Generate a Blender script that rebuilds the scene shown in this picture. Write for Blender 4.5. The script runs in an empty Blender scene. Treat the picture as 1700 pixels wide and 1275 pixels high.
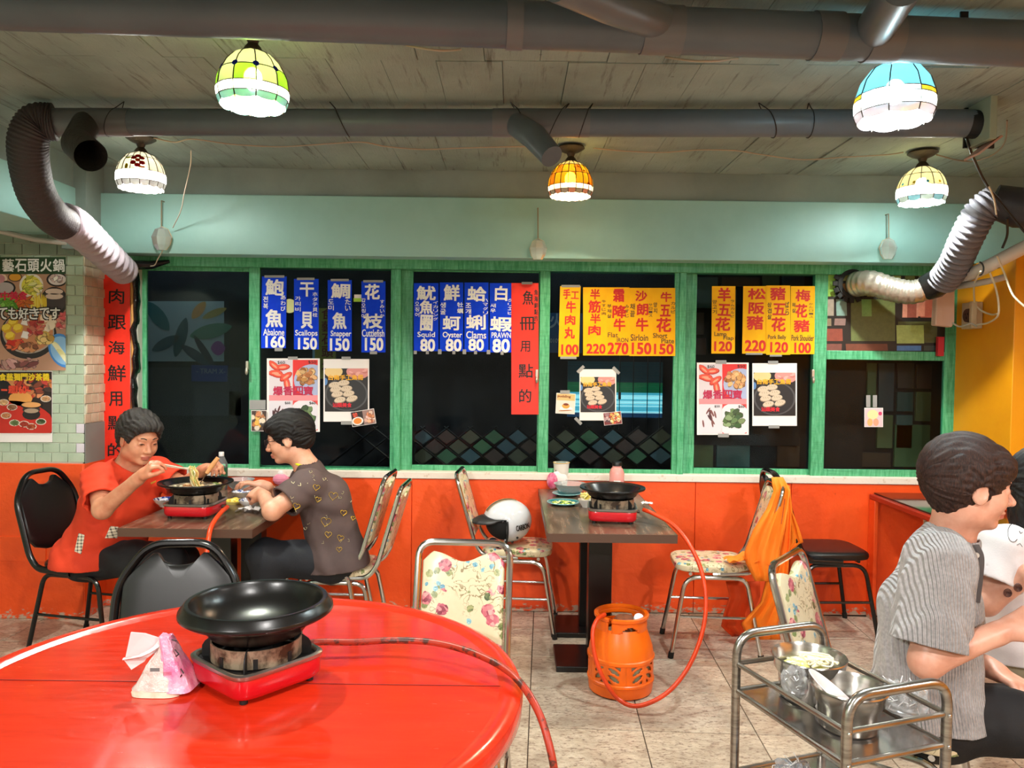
import bpy, bmesh, math, random
import numpy as np
from mathutils import Vector, Matrix, Euler

# ---------------------------------------------------------------- camera
FPX, CX, CY = 1277.0, 850.0, 637.5
CAMZ, PITCH, ROLL = 1.5, math.radians(1.77), math.radians(0.72)
SC = bpy.context.scene
COL = SC.collection
_f = Vector((0, math.cos(PITCH), -math.sin(PITCH)))
_u0 = Vector((0, math.sin(PITCH), math.cos(PITCH)))
_r0 = Vector((1, 0, 0))
_r = _r0 * math.cos(ROLL) + _u0 * math.sin(ROLL)
_u = _u0 * math.cos(ROLL) - _r0 * math.sin(ROLL)
CAM = Vector((0, 0, CAMZ))
cd = bpy.data.cameras.new('camera')
cam = bpy.data.objects.new('camera', cd)
COL.objects.link(cam)
cd.sensor_width = 36.0
cd.lens = FPX / 1700.0 * 36.0
cd.clip_start = 0.02
cam.matrix_world = Matrix(((_r.x, _u.x, -_f.x, 0), (_r.y, _u.y, -_f.y, 0), (_r.z, _u.z, -_f.z, CAMZ), (0, 0, 0, 1)))
SC.camera = cam

# ---------------------------------------------------------------- world, lights, exposure
SC.view_settings.view_transform = 'Standard'
SC.view_settings.look = 'None'
SC.view_settings.gamma = 1.0
SC.view_settings.use_curve_mapping = False
SC.view_settings.exposure = 0.0
w = bpy.data.worlds.new('night')
SC.world = w
w.use_nodes = True
w.node_tree.nodes['Background'].inputs[0].default_value = (0.012, 0.016, 0.03, 1)
w.node_tree.nodes['Background'].inputs[1].default_value = 1.0

def lamp(name, kind, loc, power, color=(1, 1, 1), size=0.1, target=None, sy=None):
    l = bpy.data.lights.new(name, kind)
    l.energy = power
    l.color = color
    if kind == 'AREA':
        l.shape = 'RECTANGLE'; l.size = size; l.size_y = sy or size
    else:
        l.shadow_soft_size = size
    o = bpy.data.objects.new(name, l)
    COL.objects.link(o)
    o.location = loc
    if target is not None:
        o.rotation_euler = (Vector(target) - Vector(loc)).to_track_quat('-Z', 'Y').to_euler()
    return o
# the dining hall's other ceiling lamps, behind and beside the photographer
WARM = (1.0, 0.97, 0.93)
def shaded(p, e):
    o = lamp('hall_lamp', 'SPOT', p, e, WARM, 0.06)
    o.data.spot_size = math.radians(168); o.data.spot_blend = .12
for p_, e_ in (((-1.5, -0.7, 2.34), 245), ((1.5, -0.9, 2.34), 245), ((0.1, 0.75, 2.3), 62), ((2.9, 1.2, 2.28), 60), ((-3.1, 0.4, 2.3), 45)):
    shaded(p_, e_)
lamp('added_outdoor_light', 'POINT', (0.5, 5.2, 3.0), 18, (0.6, 0.85, 1.0), 0.15)  # added light behind the panes, brightens what stands outside

lamp('added_outdoor_light', 'POINT', (-2.3, 5.25, 2.7), 10, (0.7, 0.9, 1.0), 0.1)  # second added light, lifts the view through the leftmost window

# ---------------------------------------------------------------- helpers
def ray(px, py):
    return _f + _r * ((px - CX) / FPX) - _u * ((py - CY) / FPX)
def P(px, py, d):
    v = ray(px, py); return CAM + v * (d / v.y)
def PZ(px, py, z):
    v = ray(px, py); return CAM + v * ((z - CAMZ) / v.z)
def lin(c):
    if isinstance(c, str):
        c = c.lstrip('#'); c = tuple(int(c[i:i + 2], 16) / 255 for i in (0, 2, 4))
    return tuple(x / 12.92 if x <= 0.04045 else ((x + 0.055) / 1.055) ** 2.4 for x in c[:3])
def T(x, y=None, z=None):
    return Matrix.Translation(Vector(x) if y is None else Vector((x, y, z)))
def RZ(a): return Matrix.Rotation(a, 4, 'Z')
def RX(a): return Matrix.Rotation(a, 4, 'X')
def RY(a): return Matrix.Rotation(a, 4, 'Y')
D2 = math.radians

def catmull(pts, n=8, closed=False):
    pts = [Vector(p) for p in pts]; out = []
    N = len(pts); rng = range(N if closed else N - 1)
    for i in rng:
        if closed: a, b, c, d = pts[i - 1], pts[i], pts[(i + 1) % N], pts[(i + 2) % N]
        else:
            b, c = pts[i], pts[i + 1]
            a = pts[i - 1] if i else b * 2 - c
            d = pts[i + 2] if i + 2 < N else c * 2 - b
        for k in range(n):
            t = k / n
            out.append(0.5 * ((2 * b) + (c - a) * t + (2 * a - 5 * b + 4 * c - d) * t * t + (3 * b - a - 3 * c + d) * t ** 3))
    if not closed: out.append(pts[-1].copy())
    return out
def fillet(pts, r, n=5):
    pts = [Vector(p) for p in pts]; out = [pts[0]]
    for i in range(1, len(pts) - 1):
        p = pts[i]; a = pts[i - 1] - p; b = pts[i + 1] - p
        q = min(r, a.length * .48, b.length * .48)
        A = p + a.normalized() * q; B = p + b.normalized() * q
        for k in range(n + 1):
            t = k / n
            out.append(A * (1 - t) ** 2 + p * 2 * t * (1 - t) + B * t * t)
    out.append(pts[-1]); return out

class MB:
    def __init__(s): s.v = []; s.f = []; s.m = []; s.c = []
    def add(s, vs, fs, mi=0, col=None):
        b = len(s.v); s.v += [tuple(p) for p in vs]
        for f in fs: s.f.append([i + b for i in f]); s.m.append(mi); s.c.append(col)
        return s
    def box(s, c, d, M=None, mi=0, col=None):
        x, y, z = d[0] / 2, d[1] / 2, d[2] / 2; c = Vector(c)
        vs = [Vector((i, j, k)) for k in (-z, z) for j in (-y, y) for i in (-x, x)]
        if M is not None: vs = [M @ p for p in vs]
        vs = [p + c for p in vs]
        return s.add(vs, [(0, 2, 3, 1), (4, 5, 7, 6), (0, 1, 5, 4), (2, 6, 7, 3), (0, 4, 6, 2), (1, 3, 7, 5)], mi, col)
    def bb(s, x0, x1, y0, y1, z0, z1, mi=0, col=None):
        return s.box(((x0 + x1) / 2, (y0 + y1) / 2, (z0 + z1) / 2), (x1 - x0, y1 - y0, z1 - z0), None, mi, col)
    def tube(s, pts, r, n=10, closed=False, caps=True, mi=0, col=None, sq=None):
        pts = [Vector(p) for p in pts]; N = len(pts)
        rs = r if isinstance(r, (list, tuple)) else [r] * N
        tg = []
        for i in range(N):
            if closed: t = pts[(i + 1) % N] - pts[i - 1]
            else: t = pts[min(i + 1, N - 1)] - pts[max(i - 1, 0)]
            tg.append(t.normalized() if t.length > 1e-9 else Vector((0, 0, 1)))
        a = Vector((0, 0, 1)) if abs(tg[0].z) < .9 else Vector((1, 0, 0))
        nn = tg[0].cross(a).normalized(); vs = []
        for i in range(N):
            nn = (nn - tg[i] * nn.dot(tg[i])).normalized()
            bn = tg[i].cross(nn)
            for k in range(n):
                th = 2 * math.pi * k / n
                q = (nn * math.cos(th) + bn * math.sin(th) * (sq or 1)) * rs[i]
                vs.append(pts[i] + q)
        fs = []
        for i in range(N if closed else N - 1):
            j = (i + 1) % N
            for k in range(n):
                l = (k + 1) % n
                fs.append((i * n + k, i * n + l, j * n + l, j * n + k))
        if caps and not closed:
            fs.append(tuple(range(n - 1, -1, -1))); fs.append(tuple((N - 1) * n + k for k in range(n)))
        return s.add(vs, fs, mi, col)
    def lathe(s, prof, n=32, M=None, mi=0, col=None, a0=0, a1=2 * math.pi):
        full = abs(a1 - a0 - 2 * math.pi) < 1e-6; vs = []; K = n if full else n + 1
        for (r, z) in prof:
            for k in range(K):
                th = a0 + (a1 - a0) * k / n
                vs.append(Vector((r * math.cos(th), r * math.sin(th), z)))
        if M is not None: vs = [M @ p for p in vs]
        fs = []
        for i in range(len(prof) - 1):
            for k in range(n):
                l = (k + 1) % K
                fs.append((i * K + k, i * K + l, (i + 1) * K + l, (i + 1) * K + k))
        return s.add(vs, fs, mi, col)
    def loft(s, rings, caps=True, mi=0, col=None, M=None):
        n = len(rings[0]); vs = [Vector(p) for r in rings for p in r]
        if M is not None: vs = [M @ p for p in vs]
        fs = []
        for i in range(len(rings) - 1):
            for k in range(n):
                l = (k + 1) % n
                fs.append((i * n + k, i * n + l, (i + 1) * n + l, (i + 1) * n + k))
        if caps:
            fs.append(tuple(range(n - 1, -1, -1))); fs.append(tuple((len(rings) - 1) * n + k for k in range(n)))
        return s.add(vs, fs, mi, col)
    def ball(s, c, r, M=None, n=12, m=8, mi=0, col=None):
        if not isinstance(r, (tuple, list)): r = (r, r, r)
        vs = []; c = Vector(c)
        for i in range(1, m):
            ph = math.pi * i / m
            for k in range(n):
                th = 2 * math.pi * k / n
                p = Vector((r[0] * math.sin(ph) * math.cos(th), r[1] * math.sin(ph) * math.sin(th), r[2] * math.cos(ph)))
                vs.append((M @ p if M is not None else p) + c)
        t = Vector((0, 0, r[2])); b = -t
        vs += [(M @ t if M is not None else t) + c, (M @ b if M is not None else b) + c]
        fs = []
        for i in range(m - 2):
            for k in range(n):
                l = (k + 1) % n
                fs.append((i * n + k, (i + 1) * n + k, (i + 1) * n + l, i * n + l))
        T_, B_ = len(vs) - 2, len(vs) - 1
        for k in range(n):
            l = (k + 1) % n
            fs.append((T_, k, l)); fs.append(((m - 2) * n + l, (m - 2) * n + k, B_))
        return s.add(vs, fs, mi, col)
    def quad(s, a, b, c, d, mi=0, col=None): return s.add([a, b, c, d], [(0, 1, 2, 3)], mi, col)
    def prism(s, poly, t, M=None, mi=0, col=None):
        """poly in xz, thickness t along +y"""
        n = len(poly)
        vs = [Vector((p[0], 0, p[1])) for p in poly] + [Vector((p[0], t, p[1])) for p in poly]
        if M is not None: vs = [M @ p for p in vs]
        fs = [tuple(range(n)), tuple(range(2 * n - 1, n - 1, -1))]
        fs += [((k + 1) % n, k, n + k, n + (k + 1) % n) for k in range(n)]
        return s.add(vs, fs, mi, col)
    def build(s, name, mats, parent=None, at=None, W=False, smooth=True, bevel=0, ang=35, sub=0, **props):
        vs = np.array(s.v, dtype=float).reshape(-1, 3)
        loc = None
        if at is not None: loc = Vector(at); vs = vs - np.array(loc)
        if W and parent is not None:
            I = (T(parent.location) @ parent.rotation_euler.to_matrix().to_4x4()).inverted()
            A = np.array(I); vs = vs @ A[:3, :3].T + A[:3, 3]
        me = bpy.data.meshes.new(name)
        me.from_pydata([tuple(p) for p in vs], [], s.f)
        if not isinstance(mats, (list, tuple)): mats = [mats]
        for m in mats: me.materials.append(m)
        if any(s.m): me.polygons.foreach_set('material_index', s.m)
        if any(c is not None for c in s.c):
            at_ = me.color_attributes.new('Col', 'FLOAT_COLOR', 'CORNER'); buf = []
            for f, c in zip(s.f, s.c):
                q = lin(c) if isinstance(c, str) else (c or (1, 1, 1))
                buf += [q[0], q[1], q[2], 1.0] * len(f)
            at_.data.foreach_set('color', buf)
        me.validate(); me.update()
        if smooth:
            me.polygons.foreach_set('use_smooth', [True] * len(me.polygons))
            me.set_sharp_from_angle(angle=D2(ang))
        o = bpy.data.objects.new(name, me); COL.objects.link(o)
        if name.endswith(('lettering', 'lettering_outline')): o['kind'] = 'stuff'
        if parent is not None: o.parent = parent
        if loc is not None: o.location = loc
        if bevel:
            b = o.modifiers.new('b', 'BEVEL'); b.width = bevel; b.segments = 2; b.limit_method = 'ANGLE'; b.angle_limit = D2(40)
        if sub:
            b = o.modifiers.new('s', 'SUBSURF'); b.levels = sub; b.render_levels = sub
        for k, v in props.items(): o[k] = v
        return o

def thing(name, label, cat, loc=(0, 0, 0), rz=0, group=None):
    o = bpy.data.objects.new(name, None); COL.objects.link(o)
    o.location = loc; o.rotation_euler = (0, 0, rz); o.empty_display_size = .05
    o['label'] = label; o['category'] = cat
    if group: o['group'] = group
    return o
def tag(o, label, cat, group=None, kind=None):
    o['label'] = label; o['category'] = cat
    if group: o['group'] = group
    if kind: o['kind'] = kind
    return o
def dup(root, loc, rz=0, label=None, group=None, drop=()):
    r = root.copy(); COL.objects.link(r); r.location = loc; r.rotation_euler = (0, 0, rz)
    if label: r['label'] = label
    if group: r['group'] = group
    for ch in list(root.children):
        if ch.name.split('.')[0] in drop: continue
        c = ch.copy(); COL.objects.link(c); c.parent = r
        for g in list(ch.children):
            d = g.copy(); COL.objects.link(d); d.parent = c
    return r

# ---------------------------------------------------------------- materials
class NT:
    def __init__(s, name):
        s.m = bpy.data.materials.new(name); s.m.use_nodes = True; s.t = s.m.node_tree
        s.b = s.t.nodes['Principled BSDF']; s.out = s.t.nodes['Material Output']
    def n(s, k, **kw):
        x = s.t.nodes.new(k)
        for a, b in kw.items(): setattr(x, a, b)
        return x
    def l(s, a, b): s.t.links.new(a, b)
    def coord(s, kind='Object', scale=None):
        if kind == 'World': o = s.n('ShaderNodeNewGeometry').outputs['Position']
        else: o = s.n('ShaderNodeTexCoord').outputs[kind]
        if scale:
            mp = s.n('ShaderNodeMapping'); mp.inputs['Scale'].default_value = scale; s.l(o, mp.inputs[0]); o = mp.outputs[0]
        return o
    def noise(s, co, sc, det=4, rough=.55, dist=0):
        x = s.n('ShaderNodeTexNoise'); s.l(co, x.inputs['Vector']); x.inputs['Scale'].default_value = sc
        x.inputs['Detail'].default_value = det; x.inputs['Roughness'].default_value = rough; x.inputs['Distortion'].default_value = dist
        return x.outputs['Fac']
    def ramp(s, fac, stops, interp='LINEAR'):
        x = s.n('ShaderNodeValToRGB'); s.l(fac, x.inputs[0]); e = x.color_ramp.elements; x.color_ramp.interpolation = interp
        while len(e) < len(stops): e.new(.5)
        for q, (p, c) in zip(e, stops):
            q.position = p
            q.color = (*lin(c), 1) if isinstance(c, str) else ((c, c, c, 1) if not isinstance(c, tuple) else (*c, 1))
        return x.outputs[0]
    def mix(s, fac, a, b, mode='MIX'):
        x = s.n('ShaderNodeMix', data_type='RGBA', blend_type=mode)
        for i, v in ((0, fac), (6, a), (7, b)):
            sock = x.inputs[i]
            if isinstance(v, bpy.types.NodeSocket): s.l(v, sock)
            elif isinstance(v, (int, float)): sock.default_value = v if i == 0 else (v, v, v, 1)
            else: sock.default_value = (*(lin(v) if isinstance(v, str) else v), 1)
        return x.outputs[2]
    def math(s, op, a, b=0, c=0):
        x = s.n('ShaderNodeMath', operation=op)
        for i, v in enumerate((a, b, c)):
            if isinstance(v, bpy.types.NodeSocket): s.l(v, x.inputs[i])
            else: x.inputs[i].default_value = v
        return x.outputs[0]
    def bump(s, h, st, dist=.01):
        x = s.n('ShaderNodeBump'); x.inputs['Strength'].default_value = st; x.inputs['Distance'].default_value = dist
        s.l(h, x.inputs['Height']); s.l(x.outputs[0], s.b.inputs['Normal'])
    def base(s, c):
        if isinstance(c, bpy.types.NodeSocket): s.l(c, s.b.inputs['Base Color'])
        else: s.b.inputs['Base Color'].default_value = (*lin(c), 1)
    def set(s, **kw):
        for k, v in kw.items():
            k = {'rough': 'Roughness', 'metal': 'Metallic', 'coat': 'Coat Weight', 'trans': 'Transmission Weight', 'ior': 'IOR', 'sheen': 'Sheen Weight',
                 'spec': 'Specular IOR Level', 'sss': 'Subsurface Weight', 'emis': 'Emission Strength', 'alpha': 'Alpha', 'crough': 'Coat Roughness'}[k]
            if isinstance(v, bpy.types.NodeSocket): s.l(v, s.b.inputs[k])
            else: s.b.inputs[k].default_value = v

def pbr(name, c, rough=.5, metal=0, c2=None, ns=6, nlo=.4, nhi=.65, bs=None, bst=.2, bd=.01, coord='Object', scale=None, **kw):
    m = NT(name)
    if c2:
        co = m.coord(coord, scale); fac = m.ramp(m.noise(co, ns, 6, .6), [(nlo, 0.0), (nhi, 1.0)])
        m.base(m.mix(fac, c, c2))
    else: m.base(c)
    if bs: m.bump(m.noise(m.coord(coord), bs, 5, .6), bst, bd)
    m.set(rough=rough, metal=metal, **kw)
    return m.m
def colmat(name, rough=.6, ns=None, amt=.25, coord='Object', scale=None, bs=None, bst=.2, **kw):
    m = NT(name); a = m.n('ShaderNodeAttribute', attribute_name='Col').outputs['Color']
    if ns:
        f = m.noise(m.coord(coord, scale), ns, 5, .6)
        a = m.mix(1.0, a, m.ramp(f, [(.3, 1 - amt), (.7, 1.0)]), 'MULTIPLY')
    m.base(a)
    if bs: m.bump(m.noise(m.coord(coord), bs, 4), bst)
    m.set(rough=rough, **kw)
    return m.m

PRINT = colmat('printed_paper', .45)
PAPER = pbr('white_paper', '#efe9e4', .6)
TAPE = pbr('clear_tape', '#a9a9a6', .25, alpha=.75)
CHROME = pbr('chrome', '#c9c6c2', .16, 1)
STEEL = pbr('brushed_steel', '#b4b0aa', .28, 1, c2='#8d8983', ns=9, scale=(1, 1, 12))
BLACKM = pbr('black_metal', '#0d0c0c', .38)
VINYL = pbr('black_vinyl', '#0c0909', .36, bs=260, bst=.04, bd=.002)
RUBBER = pbr('black_rubber', '#0b0b0b', .6)

def glassmat(name, tint=(1, 1, 1), rough=.01, refl=1.0, haze=0):
    m = NT(name); nt = m
    tr = m.n('ShaderNodeBsdfTransparent'); tr.inputs[0].default_value = (*tint, 1)
    gl = m.n('ShaderNodeBsdfGlossy'); gl.inputs['Roughness'].default_value = rough
    fr = m.n('ShaderNodeFresnel'); fr.inputs[0].default_value = 1.45
    k = m.math('MULTIPLY', fr.outputs[0], refl)
    mx = m.n('ShaderNodeMixShader'); m.l(k, mx.inputs[0]); m.l(tr.outputs[0], mx.inputs[1]); m.l(gl.outputs[0], mx.inputs[2])
    if haze:
        df = m.n('ShaderNodeBsdfDiffuse'); df.inputs[0].default_value = (.9, .9, .9, 1); m2 = m.n('ShaderNodeMixShader'); m2.inputs[0].default_value = haze
        m.l(mx.outputs[0], m2.inputs[1]); m.l(df.outputs[0], m2.inputs[2]); mx = m2
    m.l(mx.outputs[0], m.out.inputs[0]); return m.m
GLASS = glassmat('window_glass', (.8, .85, .86), .01, .25)
CLEAR = glassmat('clear_plastic', (.93, .95, .95), .05, 1.3, .12)

# ---------------------------------------------------------------- lettering
_gl = {}
def preload(words):
    obs = []
    for s in words:
        if s in _gl or not s.strip(): continue
        c = bpy.data.curves.new('t', 'FONT'); c.body = s; c.size = 1; c.resolution_u = 3
        o = bpy.data.objects.new('t', c); COL.objects.link(o); obs.append((s, o, c)); _gl[s] = None
    if not obs: return
    dg = bpy.context.evaluated_depsgraph_get(); dg.update()
    for s, o, c in obs:
        me = bpy.data.meshes.new_from_object(o.evaluated_get(dg))
        v = np.array([tuple(p.co) for p in me.vertices])[:, :2]; f = [tuple(p.vertices) for p in me.polygons]
        lo, hi = v.min(0), v.max(0)
        _gl[s] = ((v - (lo + hi) / 2) / np.maximum(hi - lo, 1e-6), f)
        bpy.data.objects.remove(o); bpy.data.curves.remove(c); bpy.data.meshes.remove(me)
preload(list('あいかきじすたてでばびみもらわイエカクグサスタテハビホマムラリルロンー一中丸五冊半南台四圈好寶工干手朗松枝柱梅汕沙海火爆牛牡獨瓶用白的石筋羊美肉花茶藝蚵蛤蜊蝦蠣豬貝跟醬鍋門阪降霜頭食香魚魷鮑鮮鯛點가갑개겹고굴기끝도리목미복부비살삼새생양어오우전조지징채') + ['- TRAM X-', '0109', '火鍋', 'Abalone', '160', 'Scallops', '150', 'Snapper', 'Cuttlefish', 'Squid', '80', 'Oyster', 'Clams', 'PRAWN', '100', '220', '270', 'Flat', 'IRON', 'Sirloin', 'Short', 'Plate', 'Lamp', 'Flap', '120', 'Pork Belly', 'Pork Shoulder', '$60', '$50', 'pudding', '160~', 'CARBON'])
def write(mb, s, x0, y0, x1, y1, d, off=.012, tilt=0, mi=0, col=None):
    """lettering on a plane at depth d; the box is given in photograph pixels; boldness by overlapping strokes"""
    if s not in _gl: preload([s])
    v, f = _gl[s]; A = P((x0 + x1) / 2, (y0 + y1) / 2, d); k = d / FPX
    ca, sa = math.cos(tilt), math.sin(tilt); h = (y1 - y0) * k; b_ = off * h * (1 if len(s) == 1 else 1.2)
    x = v[:, 0] * ((x1 - x0) * k - b_); z = v[:, 1] * (h - b_)
    sh = [(0, 0)] if off < .008 else [(-1, -1), (1, 1), (1, -1), (-1, 1)]
    for i, (p, q) in enumerate(sh):
        mb.add([(A.x + a * ca - b * sa + p * b_, A.y - .00002 * i, A.z + a * sa + b * ca + q * b_) for a, b in zip(x, z)], f, mi, col)
# ================================================================ structure
def struct(o): o['kind'] = 'structure'; return o
YW = 4.55            # orange wall face / window plane is just behind it
ZC = 2.59
def concrete():
    m = NT('board_marked_concrete'); co = m.coord('World'); st = m.coord('World', (9, .7, 1))
    a = m.mix(m.ramp(m.noise(co, 2.2, 6), [(.35, 0.), (.7, 1.)]), '#9fb0a8', '#808f88')
    a = m.mix(m.ramp(m.noise(st, 3, 6, .7), [(.56, 0.), (.7, .75)]), a, '#4c4b42')
    a = m.mix(m.ramp(m.noise(co, 26, 5, .7), [(.66, 0.), (.74, .6)]), a, '#2f2e2a')
    m.base(a); m.bump(m.noise(m.coord('World', (6, 1, 1)), 14, 6, .65), .5, .012); m.set(rough=.85); return m.m
CONC = concrete()
TEAL = pbr('pale_teal_paint', '#a0d0ca', .5, c2='#92c3bd', ns=1.5, bs=25, bst=.08, coord='World')
OLIVE = pbr('grey_green_paint', '#90a09b', .6, c2='#80908b', ns=2, bs=30, bst=.12, coord='World')
def orange():
    m = NT('orange_wall_paint'); co = m.coord('World')
    a = m.mix(m.ramp(m.noise(co, 3, 6), [(.35, 0.), (.7, 1.)]), '#f2561a', '#e2460f')
    a = m.mix(m.ramp(m.noise(co, 17, 6, .7), [(.64, 0.), (.72, .5)]), a, '#bb3408')
    sx = m.n('ShaderNodeSeparateXYZ'); m.l(co, sx.inputs[0])
    low = m.math('SUBTRACT', m.noise(m.coord('World', (4, 4, 9)), 6, 5, .7), m.math('MULTIPLY', sx.outputs[2], 3.2))
    a = m.mix(m.ramp(low, [(.42, 0.), (.47, 1.)]), a, '#b9a08c')
    m.base(a); m.bump(m.noise(co, 22, 5, .6), .3, .01); m.set(rough=.42); return m.m
ORANGE = orange()
WHITEP = pbr('chipped_white_paint', '#e9ddcf', .5, c2='#c9b29a', ns=30, nlo=.6, nhi=.72, bs=40, bst=.2, coord='World')
def green_paint():
    m = NT('brushed_green_paint'); co = m.coord('World')
    f = m.noise(m.coord('World', (14, 14, 1.5)), 6, 6, .7)
    g = m.noise(m.coord('World', (1.5, 14, 14)), 6, 6, .7)
    a = m.mix(m.ramp(f, [(.35, 0.), (.68, 1.)]), '#2f8f5b', '#6cc191')
    a = m.mix(m.ramp(g, [(.5, 0.), (.75, .5)]), a, '#1d6b43')
    m.base(a); m.bump(f, .2, .004); m.set(rough=.38); return m.m
GREEN = green_paint()
YELLOW = pbr('amber_wall_paint', '#f0a010', .4, c2='#e8950c', ns=2, bs=12, bst=.1, coord='World')
DARKW = pbr('night_wall', '#26282c', .8, c2='#15161a', ns=3, coord='World')

# ---- floor with stone tiles
def stone():
    m = NT('speckled_stone_tile'); co = m.coord('World')
    r = m.n('ShaderNodeObjectInfo').outputs['Random']
    ad = m.n('ShaderNodeVectorMath', operation='ADD'); m.l(co, ad.inputs[0])
    cb = m.n('ShaderNodeCombineXYZ'); m.l(m.math('MULTIPLY', r, 9), cb.inputs[2]); m.l(cb.outputs[0], ad.inputs[1]); co = ad.outputs[0]
    st = m.n('ShaderNodeMapping'); st.inputs['Scale'].default_value = (1, 2.2, 1); m.l(co, st.inputs[0])
    a = m.mix(m.ramp(m.noise(st.outputs[0], 14, 8, .72, .6), [(.3, 0.), (.72, 1.)]), '#a5917c', '#dacbb5')
    a = m.mix(m.ramp(m.noise(st.outputs[0], 46, 6, .7), [(.52, 0.), (.62, .9)]), a, '#7c6455')
    a = m.mix(m.ramp(m.noise(co, 3.2, 6, .6), [(.48, 0.), (.72, .7)]), a, '#806a58')
    m.base(a); m.set(rough=m.ramp(m.noise(co, 8), [(.3, .3), (.7, .5)])); m.bump(m.noise(co, 60), .08, .003); return m.m
STONE = stone()
floor = struct(MB().bb(-3.7, 3.7, -2.3, 6.5, -.12, -.006).build('floor', pbr('dark_grout', '#4a3c32', .9), smooth=False))
tw, td = .462, .38
tm = MB().bb(-tw / 2 + .002, tw / 2 - .002, -td / 2 + .002, td / 2 - .002, -.012, 0)
t0 = tm.build('tile', STONE, floor, bevel=.0015)
ta = D2(-2.4); first = True; cnt = 0
org = PZ(878, 1207, 0)
for i in range(-9, 9):
    for j in range(-15, 5):
        p = Vector(((i + .5) * tw, (j + .5) * td, 0)); p.rotate(Euler((0, 0, ta))); p += Vector((org.x, org.y, 0))
        if not (-3.5 < p.x < 3.5 and -2.1 < p.y < 4.72) or cnt >= 298: continue
        if p.y > 4.5 and abs(p.x) > 2.5: continue
        o = t0 if first else t0.copy()
        if not first: COL.objects.link(o); o.parent = floor
        first = False; cnt += 1
        o.location = p; o.rotation_euler = (0, 0, ta)

# ---- ceiling of board-marked concrete
ceil = struct(MB().bb(-3.7, 3.7, -2.3, 4.8, ZC, ZC + .15).build('ceiling', CONC, smooth=False))
rows = [(-2.25, .3), (.3, 1.6), (1.6, 2.81), (2.81, 3.29), (3.29, 4.45)]
random.seed(4)
for (y0, y1) in rows:
    x = -3.65 + random.random() * .1
    while x < 3.6:
        bw = random.choice((.2, .24, .28)); dz = random.uniform(-.003, .003) + (.006 if y0 > 3.2 else 0)
        MB().bb(x + .0012, min(x + bw, 3.68) - .0012, y0 + .003, y1 - .003, ZC - .012 + dz, ZC + .01).build('board', CONC, ceil, smooth=False)
        x += bw

# ---- beams (two-tone) and side walls
ub = struct(MB().bb(-2.5, 3.7, 4.455, 4.75, 2.425, ZC).build('trim_1', OLIVE, bevel=.003))
lb = struct(MB().bb(-2.42, 3.7, 4.42, 4.75, 2.085, 2.425).build('trim_2', TEAL, bevel=.004))
struct(MB().bb(-2.95, -2.43, -2.2, 4.33, 2.42, ZC).build('trim_3', OLIVE, bevel=.003))
struct(MB().bb(-2.95, -2.42, -2.2, 4.33, 2.17, 2.42).build('trim_4', TEAL, bevel=.004))
struct(MB().bb(-2.5, -2.36, 4.27, 4.46, 2.085, ZC).build('trim_5', OLIVE, bevel=.003))
struct(MB().bb(-3.75, -3.6, -2.3, 4.8, 0, ZC).build('wall_left', pbr('mint_plaster', '#b9c9b0', .7), smooth=False))
struct(MB().bb(3.6, 3.75, -2.3, 4.8, 0, ZC).build('wall_right', pbr('amber_plaster', '#dd8a1c', .7), smooth=False))
struct(MB().bb(-3.75, 3.75, -2.35, -2.2, 0, ZC).build('wall_front', pbr('grey_plaster', '#8f8b80', .7), smooth=False))

# ---- orange dado under the windows
wb = struct(MB().bb(-2.45, 3.6, YW + .012, YW + .12, 0, .80).build('wall_back', ORANGE, smooth=False))
sx = [(120, 683), (683, 1153), (1153, 1312), (1312, 1660)]
for a, b in sx:
    xa, xb = P(a, 900, YW).x + .002, P(b, 900, YW).x - .002
    MB().bb(xa, xb, YW, YW + .02, .004, .787).build('panel', ORANGE, wb, bevel=.002)
struct(MB().bb(P(165, 790, YW).x, P(1592, 790, YW).x, YW - .006, YW + .1, .79, .832).build('trim_6', WHITEP, bevel=.004))

# ---- tiled pillar on the left
XP = -2.41
pl = struct(MB().bb(-3.6, XP, 4.335, 4.75, 0, 2.17).build('wall_left_pillar', pbr('tile_grout', '#d8dccb', .7), smooth=False))
MB().bb(-3.6, XP - .001, 4.315, 4.34, 0, .885).build('dado', ORANGE, pl, bevel=.004)
MB().bb(XP - .01, XP + .004, 4.32, 4.56, 0, .885).build('dado', ORANGE, pl, bevel=.002)
MB().bb(-3.2, -2.62, 4.308, 4.318, .33, .47).build('access_panel', ORANGE, pl, bevel=.002)
MB().bb(XP - .01, XP + .004, 4.335, 4.56, .885, 1.11).build('grey_panel', pbr('grey_board', '#85867f', .6), pl)
MINT = pbr('mint_glazed_tile', '#bccbb4', .3, c2='#a9bca3', ns=5, coord='World')
MINT2 = pbr('grey_mint_glazed_tile', '#8f9d8b', .3, c2='#7f8d7c', ns=5, coord='World')
LILAC = pbr('pale_lilac_tile', '#d9d3dc', .3)
BUFF = pbr('buff_glazed_tile', '#cdbfa4', .35, c2='#bba98c', ns=9, coord='World')
th = .0555; z = .89; row = 0
proto = {}
def tile(sx_, sz_, mt, loc, rz, par):
    k = (round(sx_, 3), round(sz_, 3), mt.name)
    if k not in proto:
        o = MB().bb(-sx_ / 2, sx_ / 2, -.004, .004, -sz_ / 2, sz_ / 2).build('tile', mt, par, bevel=.0012); proto[k] = o
    else:
        o = proto[k].copy(); COL.objects.link(o); o.parent = par
    o.location = loc; o.rotation_euler = (0, 0, rz)
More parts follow.
